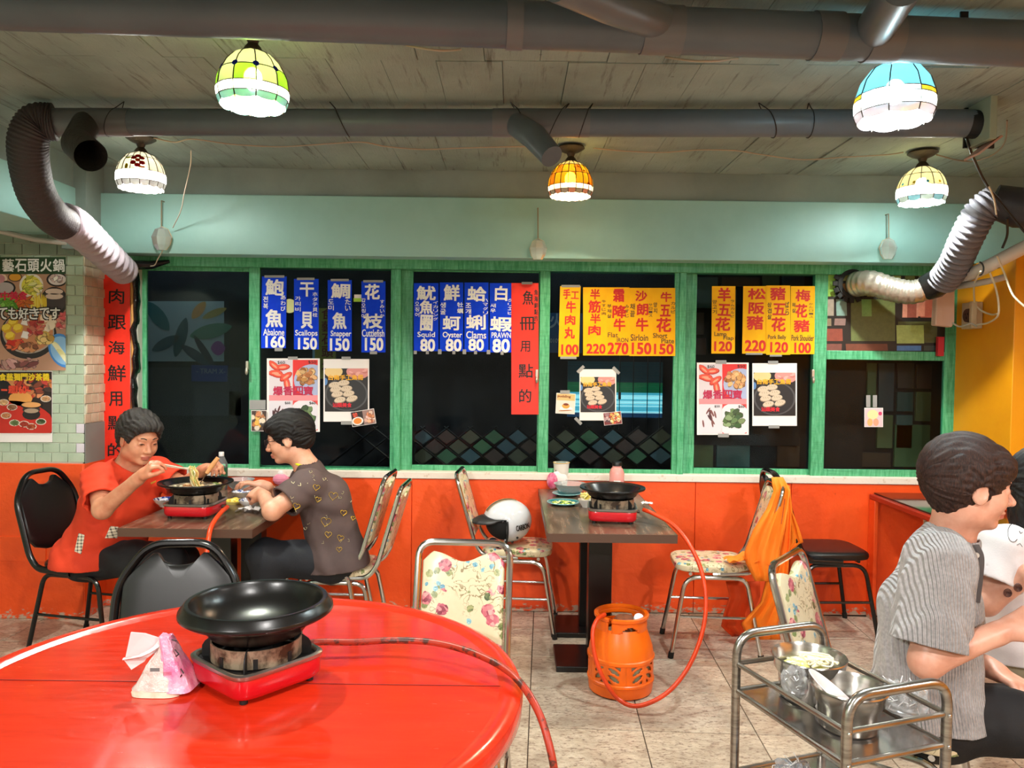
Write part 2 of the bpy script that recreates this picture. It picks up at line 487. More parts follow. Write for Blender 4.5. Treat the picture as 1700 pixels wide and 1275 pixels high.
while z < 2.16:
    big = z > 2.04; h = th if not big else .064; wd = .093 if not big else .098
    x = XP - (wd / 2 if row % 2 == 0 else wd) - .0015
    if row % 2:
        tile(wd / 2 - .004, h - .005, LILAC if z < 1.15 else (MINT2 if big else MINT), (XP - wd / 4, 4.331, z + h / 2), 0, pl)
        x = XP - wd
    else: x = XP - wd / 2
    while x > -3.2:
        tile(wd - .004, h - .005, MINT2 if big else MINT, (x, 4.331, z + h / 2), 0, pl); x -= wd
    if z > 1.11:
        for k in range(3):
            yy = 4.36 + .067 * k + (.02 if row % 2 else 0)
            if yy < 4.53: tile(.062, h - .005, MINT2 if big else BUFF, (XP + .003, yy, z + h / 2), math.pi / 2, pl)
    z += h; row += 1

# ---- amber pillar on the right
pp = [(2.637, 4.62), (2.656, 4.29), (2.64, 4.06), (3.6, 4.06), (3.6, 4.62)]
def plan(poly, z0, z1):
    n = len(poly); m = MB()
    m.add([(x, y, z0) for x, y in poly] + [(x, y, z1) for x, y in poly],
          [tuple(range(n)), tuple(range(2 * n - 1, n - 1, -1))] + [((k + 1) % n, k, n + k, n + (k + 1) % n) for k in range(n)])
    return m
pr = struct(plan(pp, .80, 2.09).build('wall_right_pillar', YELLOW, bevel=.004))
plan([(x - .006 if x < 3 else x, y - .006 if y < 4.1 else y) for x, y in pp], 0, .80).build('dado', ORANGE, pr, bevel=.004)

# ---- windows
DF, DB = 4.585, 4.612
def win(n, x0, x1, f, g0, g1, ytop, ybot, gx0, gx1):
    """frame outer px x0..x1, glass px gx0..gx1"""
    d = DF if f else DB
    wd = struct(MB().bb(P(x0, 440, d).x, P(x1, 440, d).x, d + .05, d + .062, .83, .845).build('window_%d' % n, GREEN))
    zt, zb = P(0.5 * (x0 + x1), ytop, d).z, P(.5 * (x0 + x1), ybot, d).z
    zgt, zgb = P(.5 * (x0 + x1), g0, d).z, P(.5 * (x0 + x1), g1, d).z
    X = lambda q: P(q, 600, d).x
    fr = lambda a, b, c, e, nm: MB().bb(a, b, d, d + .026, c, e).build(nm, GREEN, wd, bevel=.003)
    fr(X(x0), X(gx0), zb, zt, 'stile'); fr(X(gx1), X(x1), zb, zt, 'stile')
    fr(X(gx0), X(gx1), zb, zgb, 'rail'); fr(X(gx0), X(gx1), zgt, zt, 'rail')
    MB().bb(X(gx0), X(gx1), d + .011, d + .014, zgb, zgt).build('pane', GLASS, wd, smooth=False)
    return wd, d, X
w1, _, _ = win(1, 214, 431, False, 450, 770, 434, 785, 243, 414)
w2, d2, X2 = win(2, 413, 664, True, 440, 777, 424, 791, 431, 648)
w3, _, _ = win(3, 662, 912, False, 452, 773, 434, 790, 685, 893)
w4, _, _ = win(4, 895, 1134, True, 450, 779, 430, 794, 912, 1118)
w5, _, _ = win(5, 1132, 1370, False, 455, 778, 440, 792, 1155, 1348)
w6, d6, X6 = win(6, 1350, 1592, True, 448, 780, 432, 794, 1372, 1568)
zb = P(1470, 598, DF).z; zt = P(1470, 583, DF).z
MB().bb(X6(1372), X6(1568), d6 - .004, d6 + .03, zb, zt).build('rail', GREEN, w6, bevel=.003)
MB().bb(X6(1588), X6(1594), d6 - .012, d6 + .03, .80, 2.08).build('paint_edge', WHITEP, w6, bevel=.002)
struct(MB().bb(-2.45, 2.64, DF - .03, DF + .09, 2.03, 2.09).build('trim_7', GREEN, bevel=.003))
struct(MB().bb(-2.41, P(232, 600, 4.58).x, 4.56, 4.64, .83, 2.09).build('trim_8', pbr('pale_jamb', '#b8bcae', .6)))
for k, px in enumerate((659, 1131)):
    MB().bb(P(px - 5, 600, 4.58).x, P(px + 6, 600, 4.58).x, 4.572, 4.60, .83, 2.05).build('mullion', GREEN, (w3, w5)[k], bevel=.003)
# latches on the stiles
for (px, py) in ((411, 608), (891, 622), (1349, 622)):
    lt = MB(); p = P(px, py, 4.572); lt.bb(p.x - .008, p.x + .008, 4.56, 4.585, p.z - .02, p.z + .03); lt.ball((p.x, 4.555, p.z - .03), (.009, .009, .022))
    tag(lt.build('window_latch', pbr('nickel', '#c9c4b6', .3, .8), at=p, bevel=.002), {411: 'small nickel latch on the green stile left of the abalone strip',
        891: 'small nickel latch at the edge of the long red strip', 1349: 'small nickel latch right of the white dumpling posters'}[px], 'latch')

# coloured film on the upper right pane: single pieces
film = colmat('coloured_window_film', .35, 40, .25, coord='World')
FR = (1372, 448, 1568, 583)
cells = [(1372, 444, 1387, 493, '#9ccb55'), (1392, 444, 1412, 467, '#b5ab60'), (1416, 444, 1455, 467, '#9fae6a'), (1460, 444, 1478, 480, '#7d9a55'), (1482, 444, 1497, 480, '#bcc46e'),
         (1502, 444, 1520, 480, '#80935a'), (1524, 444, 1545, 490, '#b6c97c'), (1549, 444, 1568, 490, '#57613c'), (1392, 470, 1412, 493, '#c98e5b'), (1416, 470, 1456, 493, '#a8a566'),
         (1460, 484, 1498, 493, '#b83b4e'), (1502, 484, 1545, 493, '#b99a5a'),
         (1371, 496, 1385, 525, '#a99b8a'), (1388, 496, 1407, 525, '#86a79b'), (1371, 528, 1381, 542, '#8c7a5f'), (1384, 528, 1404, 541, '#8d7068'),
         (1371, 545, 1400, 567, '#8e4434'), (1371, 570, 1398, 583, '#7d4a40'), (1412, 496, 1487, 567, '#667040'), (1430, 496, 1448, 526, '#7fae62'), (1451, 496, 1482, 526, '#6fae62'),
         (1404, 570, 1475, 583, '#74402f'), (1497, 496, 1525, 528, '#c07f68'), (1505, 496, 1522, 528, '#8e4a3a'), (1527, 496, 1556, 528, '#a4523f'), (1523, 497, 1536, 526, '#c77c62'),
         (1489, 533, 1556, 570, '#5e6138'), (1488, 539, 1535, 571, '#b9cf7c'), (1488, 573, 1530, 583, '#4f86c8'), (1533, 573, 1566, 583, '#3f4a44')]
MB().quad(P(1368, 443, DF + .004), P(1572, 443, DF + .004), P(1572, 586, DF + .004), P(1368, 586, DF + .004)).build('film_backing', pbr('dark_film', '#1c1814', .4), w6, smooth=False)
for q, (a, b, c, e, cl) in enumerate(cells):
    dd = DF + .002 - .0006 * (q % 4); sk = random.uniform(-3, 3)
    MB().add([P(a + .8, e - .8, dd), P(c - .8, e - .8, dd), P(c - .8 + sk * .4, b + .8, dd), P(a + .8 + sk * .4, b + .8, dd)], [(0, 1, 2, 3)], 0, cl).build('film_piece', film, w6, smooth=False)

# ---- what stands outside the windows
ow = struct(MB().bb(-4, 4.5, 5.6, 5.7, -.1, 3.2).build('exterior_wall', DARKW, smooth=False))
mural_reflection = MB()  # the room's reflection in the leftmost pane, built as flat colour outside
for (x0, y0, x1, y1, c) in ((246, 500, 372, 600, '#8ea3a8'), (246, 610, 400, 690, '#242b33'), (380, 500, 412, 700, '#15110f')): mural_reflection.quad(P(x0, y1, 5.595), P(x1, y1, 5.595), P(x1, y0, 5.595), P(x0, y0, 5.595), 0, c)
def leaf(mb, px, py, L, wd, a, d, c):
    q = P(px, py, d); k = d / FPX; pts = []
    for i in range(17):
        t = i / 16 * 2 * math.pi; x = L * math.cos(t) * k; z = wd * math.sin(t) * abs(math.sin(t)) ** .4 * k
        pts.append((q.x + x * math.cos(a) - z * math.sin(a), q.y, q.z + x * math.sin(a) + z * math.cos(a)))
    mb.add(pts[:-1], [tuple(range(15, -1, -1))], 0, c)
for (x, y, L, wd, a, c) in ((262, 525, 30, 12, -.9, '#2f6a6c'), (300, 560, 34, 10, 1.3, '#1d4c52'), (350, 550, 36, 12, .25, '#3f7a62'), (325, 590, 30, 8, -.6, '#1a3242'), (362, 578, 12, 12, 0, '#7a3a86'), (330, 515, 18, 8, .9, '#b5823c'), (356, 520, 22, 6, .4, '#9a8a4a'), (340, 585, 34, 6, -1.0, '#16202e'), (275, 570, 26, 9, .5, '#28505a')): leaf(mural_reflection, x, y, L, wd, a, 5.592, c)
tag(mural_reflection.build('mural_reflection', colmat('reflected_mural_colour', .6), smooth=False, at=P(310, 560, 5.6)), 'reflection in the leftmost window, built outside as pale panels with teal leaves', 'mural_reflection')
sg = thing('sign_reflection', 'dark blue sign with faint white letters behind the leftmost window', 'sign', P(345, 618, 5.58))  # a sign mirrored in the pane, set outside as a solid board
MB().bb(P(318, 0, 5.58).x, P(378, 0, 5.58).x, 5.575, 5.6, P(0, 629, 5.58).z, P(0, 602, 5.58).z).build('board', pbr('blue_sign', '#1b2f6a', .4), sg, W=True)
m = MB(); write(m, '- TRAM X-', 326, 612, 374, 620, 5.573); m.build('lettering', pbr('dim_white', '#5d6a80', .5), sg, W=True, smooth=False)
sg = thing('shop_sign', 'tall olive yellow sign with dark red characters behind the blue strips', 'sign', P(548, 560, 5.58))
MB().bb(P(526, 0, 5.58).x, P(560, 0, 5.58).x, 5.57, 5.6, P(0, 622, 5.58).z, P(0, 505, 5.58).z).build('board', pbr('olive_sign', '#9a9a3a', .4), sg, W=True)
MB().bb(P(522, 0, 5.58).x, P(526, 0, 5.58).x, 5.57, 5.6, P(0, 640, 5.58).z, P(0, 505, 5.58).z).build('edge_strip', pbr('pale_blue_edge', '#6fa6c8', .4), sg, W=True)
m = MB()
for k, ch in enumerate('食藝石頭火'): write(m, ch, 534, 512 + k * 21, 553, 530 + k * 21, 5.567)
m.build('lettering', pbr('sign_red', '#6e2414', .5), sg, W=True, smooth=False)
sg = thing('shop_banner', 'dim blue banner with white marks behind the yellow beef strips', 'banner', P(948, 540, 5.58))
MB().bb(P(911, 0, 5.58).x, P(975, 0, 5.58).x, 5.575, 5.6, P(0, 574, 5.58).z, P(0, 508, 5.58).z).build('board', pbr('banner_blue', '#28568a', .4), sg, W=True)
m = MB(); write(m, '火鍋', 913, 520, 962, 545, 5.573); write(m, '0109', 913, 562, 930, 569, 5.573); m.build('lettering', pbr('banner_white', '#9fb2c4', .5), sg, W=True, smooth=False)
# lit slatted shutter, teal over cyan
sh = thing('slatted_shutter', 'glowing cyan and green slatted shutter seen through the fourth window', 'shutter', P(1050, 650, 5.57))
random.seed(7)
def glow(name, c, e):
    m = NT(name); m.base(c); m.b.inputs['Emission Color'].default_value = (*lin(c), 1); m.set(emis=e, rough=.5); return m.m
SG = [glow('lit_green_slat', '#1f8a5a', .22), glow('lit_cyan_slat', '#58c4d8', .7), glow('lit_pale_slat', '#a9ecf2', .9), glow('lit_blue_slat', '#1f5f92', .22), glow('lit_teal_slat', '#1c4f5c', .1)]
yy = 600; 
while yy < 692:
    h = random.uniform(1.8, 3.4)
    k = 4 if yy < 634 else 0 if yy < 650 else (3 if yy > 683 else random.choice((1, 1, 2)))
    zz = P(1000, yy, 5.57).z; hh = h * 5.57 / FPX
    for (a, b) in ((952, 1112),):
        MB().bb(P(a, 0, 5.57).x, P(b, 0, 5.57).x, 5.57, 5.6, zz - hh + .001, zz - .001).build('slat', SG[k], sh, W=True, smooth=False)
    yy += h
m = MB()
for px in (1040, 1063, 1087, 1108): m.bb(P(px - .5, 0, 5.55).x, P(px + .5, 0, 5.55).x, 5.56, 5.575, P(0, 700, 5.55).z, P(0, 560, 5.55).z)
m.bb(P(1038, 0, 5.55).x, P(1042, 0, 5.55).x, 5.55, 5.575, P(0, 650, 5.55).z, P(0, 638, 5.55).z)
m.build('wire_guard', BLACKM, sh, W=True)
# diamond lattice with dim coloured panels behind the third and fourth windows
lat = thing('diamond_lattice', 'dark diamond lattice low behind the third and fourth windows', 'lattice', P(950, 740, 4.9))
k5 = 4.9 / FPX; cx = 700
DC = [pbr('dim_teal_panel', '#2d4c58', .6), pbr('dim_green_panel', '#2c5a3e', .6), pbr('dim_olive_panel', '#3c4030', .6), pbr('dim_umber_panel', '#3a2a26', .6)]
q = 0
for r_ in range(3):
    for i in range(12):
        px = 702 + i * 39.5 + (20 if r_ % 2 else 0); py = 724 + r_ * 16.5
        if 890 < px < 915 or px > 1118: continue
        c = P(px, py, 4.9); a, b = 18 * k5, 13.5 * k5
        o = MB().add([(c.x - a, c.y, c.z), (c.x, c.y, c.z - b), (c.x + a, c.y, c.z), (c.x, c.y, c.z + b)], [(0, 1, 2, 3)])
        for dy in (-.004,): o.add([(c.x - a, c.y + .01, c.z), (c.x, c.y + .01, c.z - b), (c.x + a, c.y + .01, c.z), (c.x, c.y + .01, c.z + b)], [(0, 1, 2, 3)])
        o.build('diamond_panel', DC[(i * 7 + r_ * 3) % 4], lat, W=True, smooth=False)
for i in range(-2, 13):
    for s in (-1, 1):
        a = P(682 + i * 39.5 - s * 24, 708, 4.9); b = P(682 + i * 39.5 + s * 62, 776, 4.9)
        if max(a.x, b.x) > P(1135, 0, 4.9).x: continue
        MB().tube([a, b], .006, 4).build('bar', BLACKM, lat, W=True)
for px in (684, 905, 1128):
    q = P(px, 700, 4.9).x
    MB().bb(q - .02, q + .02, 4.88, 4.92, -.006, 1.09).build('post', BLACKM, lat, W=True)
# mosaic screen of dim coloured blocks behind the fifth and sixth windows
mos = thing('mosaic_screen', 'tall screen of dim coloured glass blocks behind the right windows', 'screen', P(1330, 620, 4.9))
MB().bb(P(1140, 0, 4.95).x, P(1640, 0, 4.95).x, 4.95, 4.97, -.006, 2.2).build('backing', pbr('screen_lead', '#0c0a09', .6), mos, W=True)
mc = ['#45605c', '#4f6846', '#4a403a', '#3c5550', '#5c6a48', '#44362e', '#3a4a50', '#4b3530', '#546040']
bl = [(1156, 459, 1202, 512), (1206, 459, 1272, 476), (1275, 457, 1305, 475), (1308, 455, 1347, 476), (1156, 518, 1180, 556), (1156, 560, 1184, 590), (1221, 480, 1234, 560), (1156, 600, 1185, 640),
      (1156, 724, 1200, 776), (1204, 724, 1262, 776), (1306, 724, 1346, 776),
      (1455, 602, 1472, 682), (1474, 602, 1502, 684), (1506, 602, 1535, 646), (1538, 604, 1565, 646), (1506, 650, 1535, 684), (1538, 650, 1565, 700), (1474, 688, 1502, 745), (1506, 688, 1535, 745), (1430, 750, 1500, 776), (1504, 704, 1565, 776)]
for i, (a, b, c, e) in enumerate(bl):
    MB().bb(P(a + 1, 0, 4.94).x, P(c - 1, 0, 4.94).x, 4.93, 4.952, P(a, e - 1, 4.94).z, P(a, b + 1, 4.94).z).build('block', pbr('mosaic_block', mc[(i * 5) % 9], .35), mos, W=True, bevel=.002)
MB().bb(P(1150, 0, 4.9).x, P(1345, 0, 4.9).x, 4.9, 4.92, P(0, 724, 4.9).z, P(0, 597, 4.9).z).build('dark_board', pbr('dark_board', '#151110', .6), mos, W=True)
MB().bb(P(1365, 0, 4.9).x, P(1452, 0, 4.9).x, 4.9, 4.92, P(0, 790, 4.9).z, P(0, 597, 4.9).z).build('dark_board', pbr('dark_board', '#151110', .6), mos, W=True)
# ================================================================ ceiling lamps
def shade_mat(name, c, k=.03, tr=.2):
    m = NT(name); q = lin(c); q = tuple(min(1, x * k * .2) for x in q)
    t = m.n('ShaderNodeBsdfTranslucent'); t.inputs[0].default_value = (*q, 1)
    p = m.n('ShaderNodeBsdfTransparent'); p.inputs[0].default_value = (*[min(1, x * 9) for x in q], 1)
    g = m.n('ShaderNodeBsdfPrincipled'); g.inputs['Base Color'].default_value = (*lin(c), 1); g.inputs['Roughness'].default_value = .15
    a = m.n('ShaderNodeMixShader'); a.inputs[0].default_value = tr; m.l(t.outputs[0], a.inputs[1]); m.l(p.outputs[0], a.inputs[2])
    b = m.n('ShaderNodeAddShader'); s2 = m.n('ShaderNodeMixShader'); s2.inputs[0].default_value = .3
    m.l(a.outputs[0], s2.inputs[1]); m.l(g.outputs[0], s2.inputs[2]); m.l(s2.outputs[0], m.out.inputs[0]); return m.m
BRONZE = pbr('dark_bronze', '#4c4136', .5, .5, bs=60, bst=.4)
LEAD = pbr('dark_leading', '#3a3024', .5, .4)
def bulbmat(name, c, L):
    m = NT(name); m.base('#ffffff'); m.b.inputs['Emission Color'].default_value = (*c, 1); m.set(emis=L); return m.m
PROF = [(.032, -.078), (.066, -.094), (.094, -.128), (.110, -.168), (.115, -.205), (.112, -.232), (.102, -.256)]
def prof(t):
    t *= len(PROF) - 1; i = min(int(t), len(PROF) - 2); f = t - i
    a, b = PROF[i], PROF[i + 1]; return a[0] + (b[0] - a[0]) * f, a[1] + (b[1] - a[1]) * f
def dome(t, th, o=0):
    r, z = prof(t); return Vector(((r + o) * math.cos(th), (r + o) * math.sin(th), z))
def ceiling_lamp(name, label, loc, cols, rows, cfun, spots, bulbc, L, sc=1.0, rz=0, tilt=0):
    t = thing(name, label, 'lamp', loc, rz, 'stained glass ceiling lamps')
    sq = Matrix.Scale(sc, 4) @ RX(tilt)
    MB().lathe([(0, 0), (.066, 0), (.071, -.008), (.062, -.014), (.05, -.022), (.022, -.034), (.016, -.05), (.026, -.062), (.035, -.078), (.03, -.084), (0, -.084)], 28, sq).build('canopy', BRONZE, t)
    MB().ball((0, 0, -.165), (.03, .03, .038), None, 16, 10).build('bulb', bulbmat(name + '_bulb', bulbc, L), t).matrix_basis = sq
    ld = MB()
    for r_ in range(len(rows) - 1):
        ta, tb = rows[r_], rows[r_ + 1]; last = r_ == len(rows) - 2
        for c_ in range(cols):
            a0 = 2 * math.pi * c_ / cols; a1 = 2 * math.pi * (c_ + 1) / cols
            m = MB(); g = []
            for i in range(4):
                for j in range(5):
                    u = j / 4; tt = ta + (tb - ta) * i / 3
                    if last: tt = ta + (tb - ta) * i / 3 * (.72 + .28 * math.sin(math.pi * u) ** .6)
                    g.append(dome(tt, a0 + (a1 - a0) * u, .002 * math.sin(math.pi * u)))
            m.add([sq @ p for p in g], [(i * 5 + j, i * 5 + j + 1, i * 5 + j + 6, i * 5 + j + 5) for i in range(3) for j in range(4)])
            m.build('pane', cfun(r_, c_), t)
            ld.tube([sq @ dome(ta + (tb - ta) * q / 3, a0, .001) for q in range(4)], .0021, 5, caps=False)
        ld.tube([sq @ dome(ta, 2 * math.pi * q / 40, .001) for q in range(40)], .0019, 5, True)
    ld.build('leading', LEAD, t)
    for (tt, th, w_, h_, m_, rot) in spots:
        c = dome(tt, th, .003); up = (dome(tt + .03, th) - dome(tt - .03, th)).normalized(); sd = Vector((-math.sin(th), math.cos(th), 0))
        pts = []
        for q in range(8):
            an = 2 * math.pi * q / 8 + rot; pts.append(sq @ (c + sd * (w_ * math.cos(an)) + up * (h_ * math.sin(an))))
        MB().add(pts, [tuple(range(8))]).build('glass_piece', m_, t)
    return t
SM = {}
def sm(c, k=.03):
    if (c, k) not in SM: SM[(c, k)] = shade_mat('lamp_glass_' + c.strip('#'), c, k)
    return SM[(c, k)]
FR_ = -math.pi / 2
random.seed(11)
def cf_green(r, c): return sm('#f6f7a0', .035) if r == 0 else (sm('#b4f03c', .035) if c % 2 else sm('#e8f59a', .035)) if r == 1 else sm('#ffffff', .9) if r == 2 else sm('#a8ead8', .03)
gsp = [(.42, 2 * math.pi * k / 10, .0105, .0105, sm('#1028e0', .05), 0) for k in range(10)]
LK = 120
ceiling_lamp('ceiling_lamp', 'stained glass ceiling lamp with green panes and blue diamonds', PZ(420, 47, ZC - .012), 10, [0, .42, .66, .84, 1], cf_green, gsp, (.96, 1, .93), 2600, 1.0, .1)
def cf_rose(r, c): return sm('#fff3cf', .04) if r < 2 else sm('#ffffff', .9) if r == 2 else sm('#e8e6dd', .03)
rs = [(.42, FR_ + .25 + .12 * math.cos(k * 1.26), .016, .012, sm('#e01212', .04), k) for k in range(5)]
rs = [(.36 + .11 * math.sin(k * 1.05 + .5), FR_ + .3 + .22 * math.cos(k * 1.05 + .5), .014, .012, sm('#e01212', .05), k) for k in range(6)] + [(.36, FR_ + .3, .012, .01, sm('#ff4a1a', .05), .3), (.3, FR_ - .2, .016, .007, sm('#e8f01a', .05), .5), (.5, FR_ - .15, .009, .016, sm('#f0d828', .05), 0), (.5, FR_ + .5, .014, .006, sm('#ff7a20', .05), -.4), (.42, math.pi, .01, .014, sm('#ff7a30', .05), 0)]
ceiling_lamp('ceiling_lamp', 'stained glass ceiling lamp with a red rose on cream glass', PZ(234, 228, ZC - .012), 16, [0, .25, .55, .8, 1], cf_rose, rs, (1, .99, .92), 2200, 1.0, 0)
def cf_amb(r, c): return sm('#fbe08a', .04) if r == 0 else (sm('#f6b21e', .05) if (c + r) % 3 else sm('#f0871a', .05)) if r < 3 else sm('#fff6dc', .2) if r == 3 else (sm('#d9977e', .025) if c % 2 else sm('#a9a596', .025))
am = [(random.uniform(.2, .66), random.uniform(0, 6.28), random.uniform(.007, .012), random.uniform(.004, .008), sm(random.choice(('#f08a12', '#f4c21a', '#e8601a')), .05), random.random() * 3) for _ in range(40)]
ceiling_lamp('ceiling_lamp', 'amber stained glass ceiling lamp with orange flowers', PZ(948, 244, ZC - .012), 18, [0, .22, .42, .68, .84, 1], cf_amb, am, (1, .85, .62), 2200, .98, 0)
def cf_cr(r, c): return sm('#fbe3a0', .04) if r < 2 else sm('#ffffff', .9) if r == 2 else (sm('#9fdce0', .03) if c % 2 else sm('#dcebd8', .03))
cg = [(.5, 2 * math.pi * k / 12 + .26, .007, .007, sm('#f0c010' if k % 2 else '#38b8e8', .06), .3) for k in range(12)] + [(.2, 2 * math.pi * k / 12 + .26, .007, .004, sm('#c81e18', .06), .3) for k in range(6)]
ceiling_lamp('ceiling_lamp', 'cream stained glass ceiling lamp with small yellow and blue gems', PZ(1532, 252, ZC - .012), 12, [0, .3, .56, .82, 1], cf_cr, cg, (.93, 1, .97), 2400, 1.02, 0)
def cf_bl(r, c): return sm('#8fe4f8', .04) if r == 0 else sm('#f2b52a', .05) if r == 1 and c % 3 == 0 else sm('#ffffff', .9) if r < 3 else sm('#f6dfe0', .04)
ceiling_lamp('ceiling_lamp', 'pale blue stained glass ceiling lamp with an amber band', PZ(1488, 62, ZC - .012), 8, [0, .55, .62, .82, 1], cf_bl, [], (.88, 1, 1), 2600, 1.08, .2)

# ================================================================ pipes and ducts
PVC = pbr('grey_plastic_pipe', '#5a656e', .38, c2='#505b64', ns=2, coord='World')
PVCL = pbr('grey_plastic_collar', '#64676b', .35)
def pipe_tube(name, a, b, r, par, mat=PVC, n=28, W=True): return MB().tube([a, b], r, n).build(name, mat, par, W=W)
A, B = P(0, 9, 2.2), P(1700, 73, 2.38); dv = (B - A) / (B - A).length; A0 = A - dv * .95; B0 = B + dv * .75
bp = thing('overhead_pipe', 'large grey drain pipe along the ceiling in front of the lamps', 'pipe', (A0 + B0) / 2)
pipe_tube('pipe_run', A0, B0, .066, bp)
def at_x(px): # point on the big pipe under a photo column
    best = min((k / 400 for k in range(401)), key=lambda t: abs(CX + FPX * ((A0 + (B0 - A0) * t) - CAM).dot(_r) / ((A0 + (B0 - A0) * t) - CAM).dot(_f) - px))
    return A0 + (B0 - A0) * best
for a, b, r in ((842, 866, .0705), (1062, 1130, .070), (1348, 1392, .070), (1436, 1490, .070)):
    pipe_tube('collar', at_x(a), at_x(b), r, bp, PVCL)
MB().tube([at_x(1088) + Vector((0, -.03, .01)), P(1010, 8, 2.1), P(925, -30, 1.93)], [.05, .047, .047], 24).build('branch', PVC, bp, W=True)
MB().tube([at_x(1445) + Vector((0, -.03, .01)), P(1500, -25, 1.98)], [.056, .052], 24).build('branch', PVC, bp, W=True)
# support straps of the big pipe up to the ceiling
for px in (60, 760, 1600):
    q = at_x(px); MB().bb(q.x - .012, q.x + .012, q.y - .003, q.y + .003, q.z + .06, ZC - .016).build('strap', BLACKM, bp, W=True)

A, B = P(78, 203, 3.32), P(1612, 205, 3.2)
mp_ = thing('ceiling_pipe', 'grey extraction pipe hung on wires beneath the ceiling', 'pipe', (A + B) / 2)
pipe_tube('pipe_run', A, B, .056, mp_)
dv = B - A
for a, b in ((.0, .095), (.492, .596)): pipe_tube('collar', A + dv * a, A + dv * b, .0585, mp_, PVCL)
m = MB().tube([A + dv * .045, P(128, 238, 3.12), P(150, 258, 3.04)], [.054, .058, .06], 24, caps=False); m.tube([P(129, 239, 3.12), P(151, 259, 3.035)], .062, 24, caps=False)
m.build('branch', pbr('dark_taped_pipe', '#35302e', .45, bs=60, bst=.3), mp_, W=True)
m = MB().tube([A + dv * .515, P(888, 228, 3.1), P(916, 260, 3.02)], [.05, .052, .045], 24); m.build('branch', PVC, mp_, W=True)
for px in (189, 567, 862, 918, 962, 1267, 1334):
    t_ = min((k / 500 for k in range(501)), key=lambda t: abs((A.x + dv.x * t) / (A.y + dv.y * t) * FPX + CX - px)); c = A + dv * t_
    sl = random.uniform(-.03, .03)
    pts = [c + Vector((sl * math.cos(q), .0585 * math.sin(q), .0585 * math.cos(q))) for q in np.linspace(.5, 5.8, 18)]
    top = Vector((c.x + sl * 2, c.y, ZC - .01))
    MB().tube([top] + pts + [top], .0022, 5).build('hanger_wire', BLACKM, mp_, W=True)

def flex(name, pts, r0, r1, mat, par, turns, amp=.07, n=26):
    c = catmull(pts, 24); L = len(c); N = turns * 4; out = []; rr = []
    for i in range(N + 1):
        t = i / N * (L - 1); k = min(int(t), L - 2); f = t - k; out.append(c[k].lerp(c[k + 1], f))
        rr.append((r0 + (r1 - r0) * i / N) * (1 + amp * (0, .8, 1, .4)[i % 4]))
    return MB().tube(out, rr, n).build(name, mat, par, W=True, ang=80)
du = thing('flexible_duct', 'black flexible duct bending from the left pipe end into the window corner', 'duct', P(60, 320, 3.5))
flex('upper_section', [P(92, 203, 3.32), P(62, 204, 3.3), P(47, 232, 3.3), P(49, 275, 3.36), P(61, 322, 3.46), P(84, 356, 3.6), P(106, 372, 3.72)], .074, .076,
     pbr('black_duct_fabric', '#3c3638', .55, bs=120, bst=.6, bd=.006), du, 44, .07)
flex('lower_section', [P(104, 368, 3.74), P(122, 374, 3.82), P(150, 398, 4.0), P(182, 428, 4.2), P(209, 453, 4.42)], .079, .066,
     pbr('lilac_grey_duct_fabric', '#a69da6', .5, bs=110, bst=.4, bd=.006), du, 14, .2)['label'] = 'pale lilac grey section'
d2 = thing('flexible_duct', 'grey and silver flexible duct curving onto the coloured window', 'duct', P(1584, 440, 4.12))
flex('upper_section', [P(1655, 332, 3.85), P(1628, 352, 3.88), P(1604, 396, 3.98), P(1584, 440, 4.12), P(1562, 470, 4.24)], .066, .066,
     pbr('grey_duct_fabric', '#77747c', .5, bs=110, bst=.5, bd=.006), d2, 21, .24)
flex('foil_section', [P(1548, 474, 4.3), P(1515, 485, 4.33), P(1480, 480, 4.38), P(1446, 470, 4.44), P(1419, 472, 4.55)], .062, .07,
     pbr('silver_duct_foil', '#cfc3b4', .3, .85, bs=40, bst=.5, bd=.006), d2, 14, .07)['label'] = 'silver foil section'
(MB().tube([P(1567, 462, 4.22), P(1552, 472, 4.27), P(1537, 478, 4.31)], [.072, .078, .072], 20).build('tape_wrap', pbr('black_tape', '#151313', .25, bs=30, bst=.5), d2, W=True))
rg = d2
c = P(1414, 471, 4.565); MB().lathe([(.06, 0), (.085, 0), (.085, .012), (.06, .012)], 24, T(c) @ RX(math.pi / 2)).build('flange', RUBBER, rg, W=True)
for k in range(16):
    a = 2 * math.pi * k / 16; MB().box(c + Vector((math.cos(a) * .097, -.006, math.sin(a) * .097)), (.034, .006, .026), RY(-a)).build('flap', RUBBER, rg, W=True)
(MB().tube([P(1760, 345, 3.75), P(1690, 345, 3.82), P(1648, 333, 3.86)], [.1, .098, .08], 24).build('fan_pipe', pbr('dark_blue_grey_pipe', '#27262c', .4), d2, W=True))
fb = thing('vent_box', 'black open vent at the right end of the long ceiling pipe', 'vent', P(1630, 220, 3.15))
a = P(1632, 214, 3.18); h = .075
MB().tube([P(1606, 206, 3.2), P(1640, 208, 3.19)], .0565, 20).build('pipe_mouth', pbr('sooty_black', '#090808', .6), fb, W=True)
MB().bb(P(1650, 0, 3.1).x, P(1662, 0, 3.1).x, 3.1, 3.26, P(1656, 236, 3.15).z, ZC - .01).build('side_board', pbr('worn_green_board', '#8f9a86', .7), fb, W=True, bevel=.002)
MB().bb(P(1606, 0, 3.26).x, P(1656, 0, 3.26).x, 3.25, 3.262, P(1630, 240, 3.2).z, ZC - .01).build('back_board', pbr('sooty_black', '#0c0a0a', .6), fb, W=True)
MB().box(P(1632, 246, 3.18), (.12, .1, .008), RY(D2(-38))).build('bottom_board', pbr('pinkish_board', '#b28c80', .7), fb, W=True)
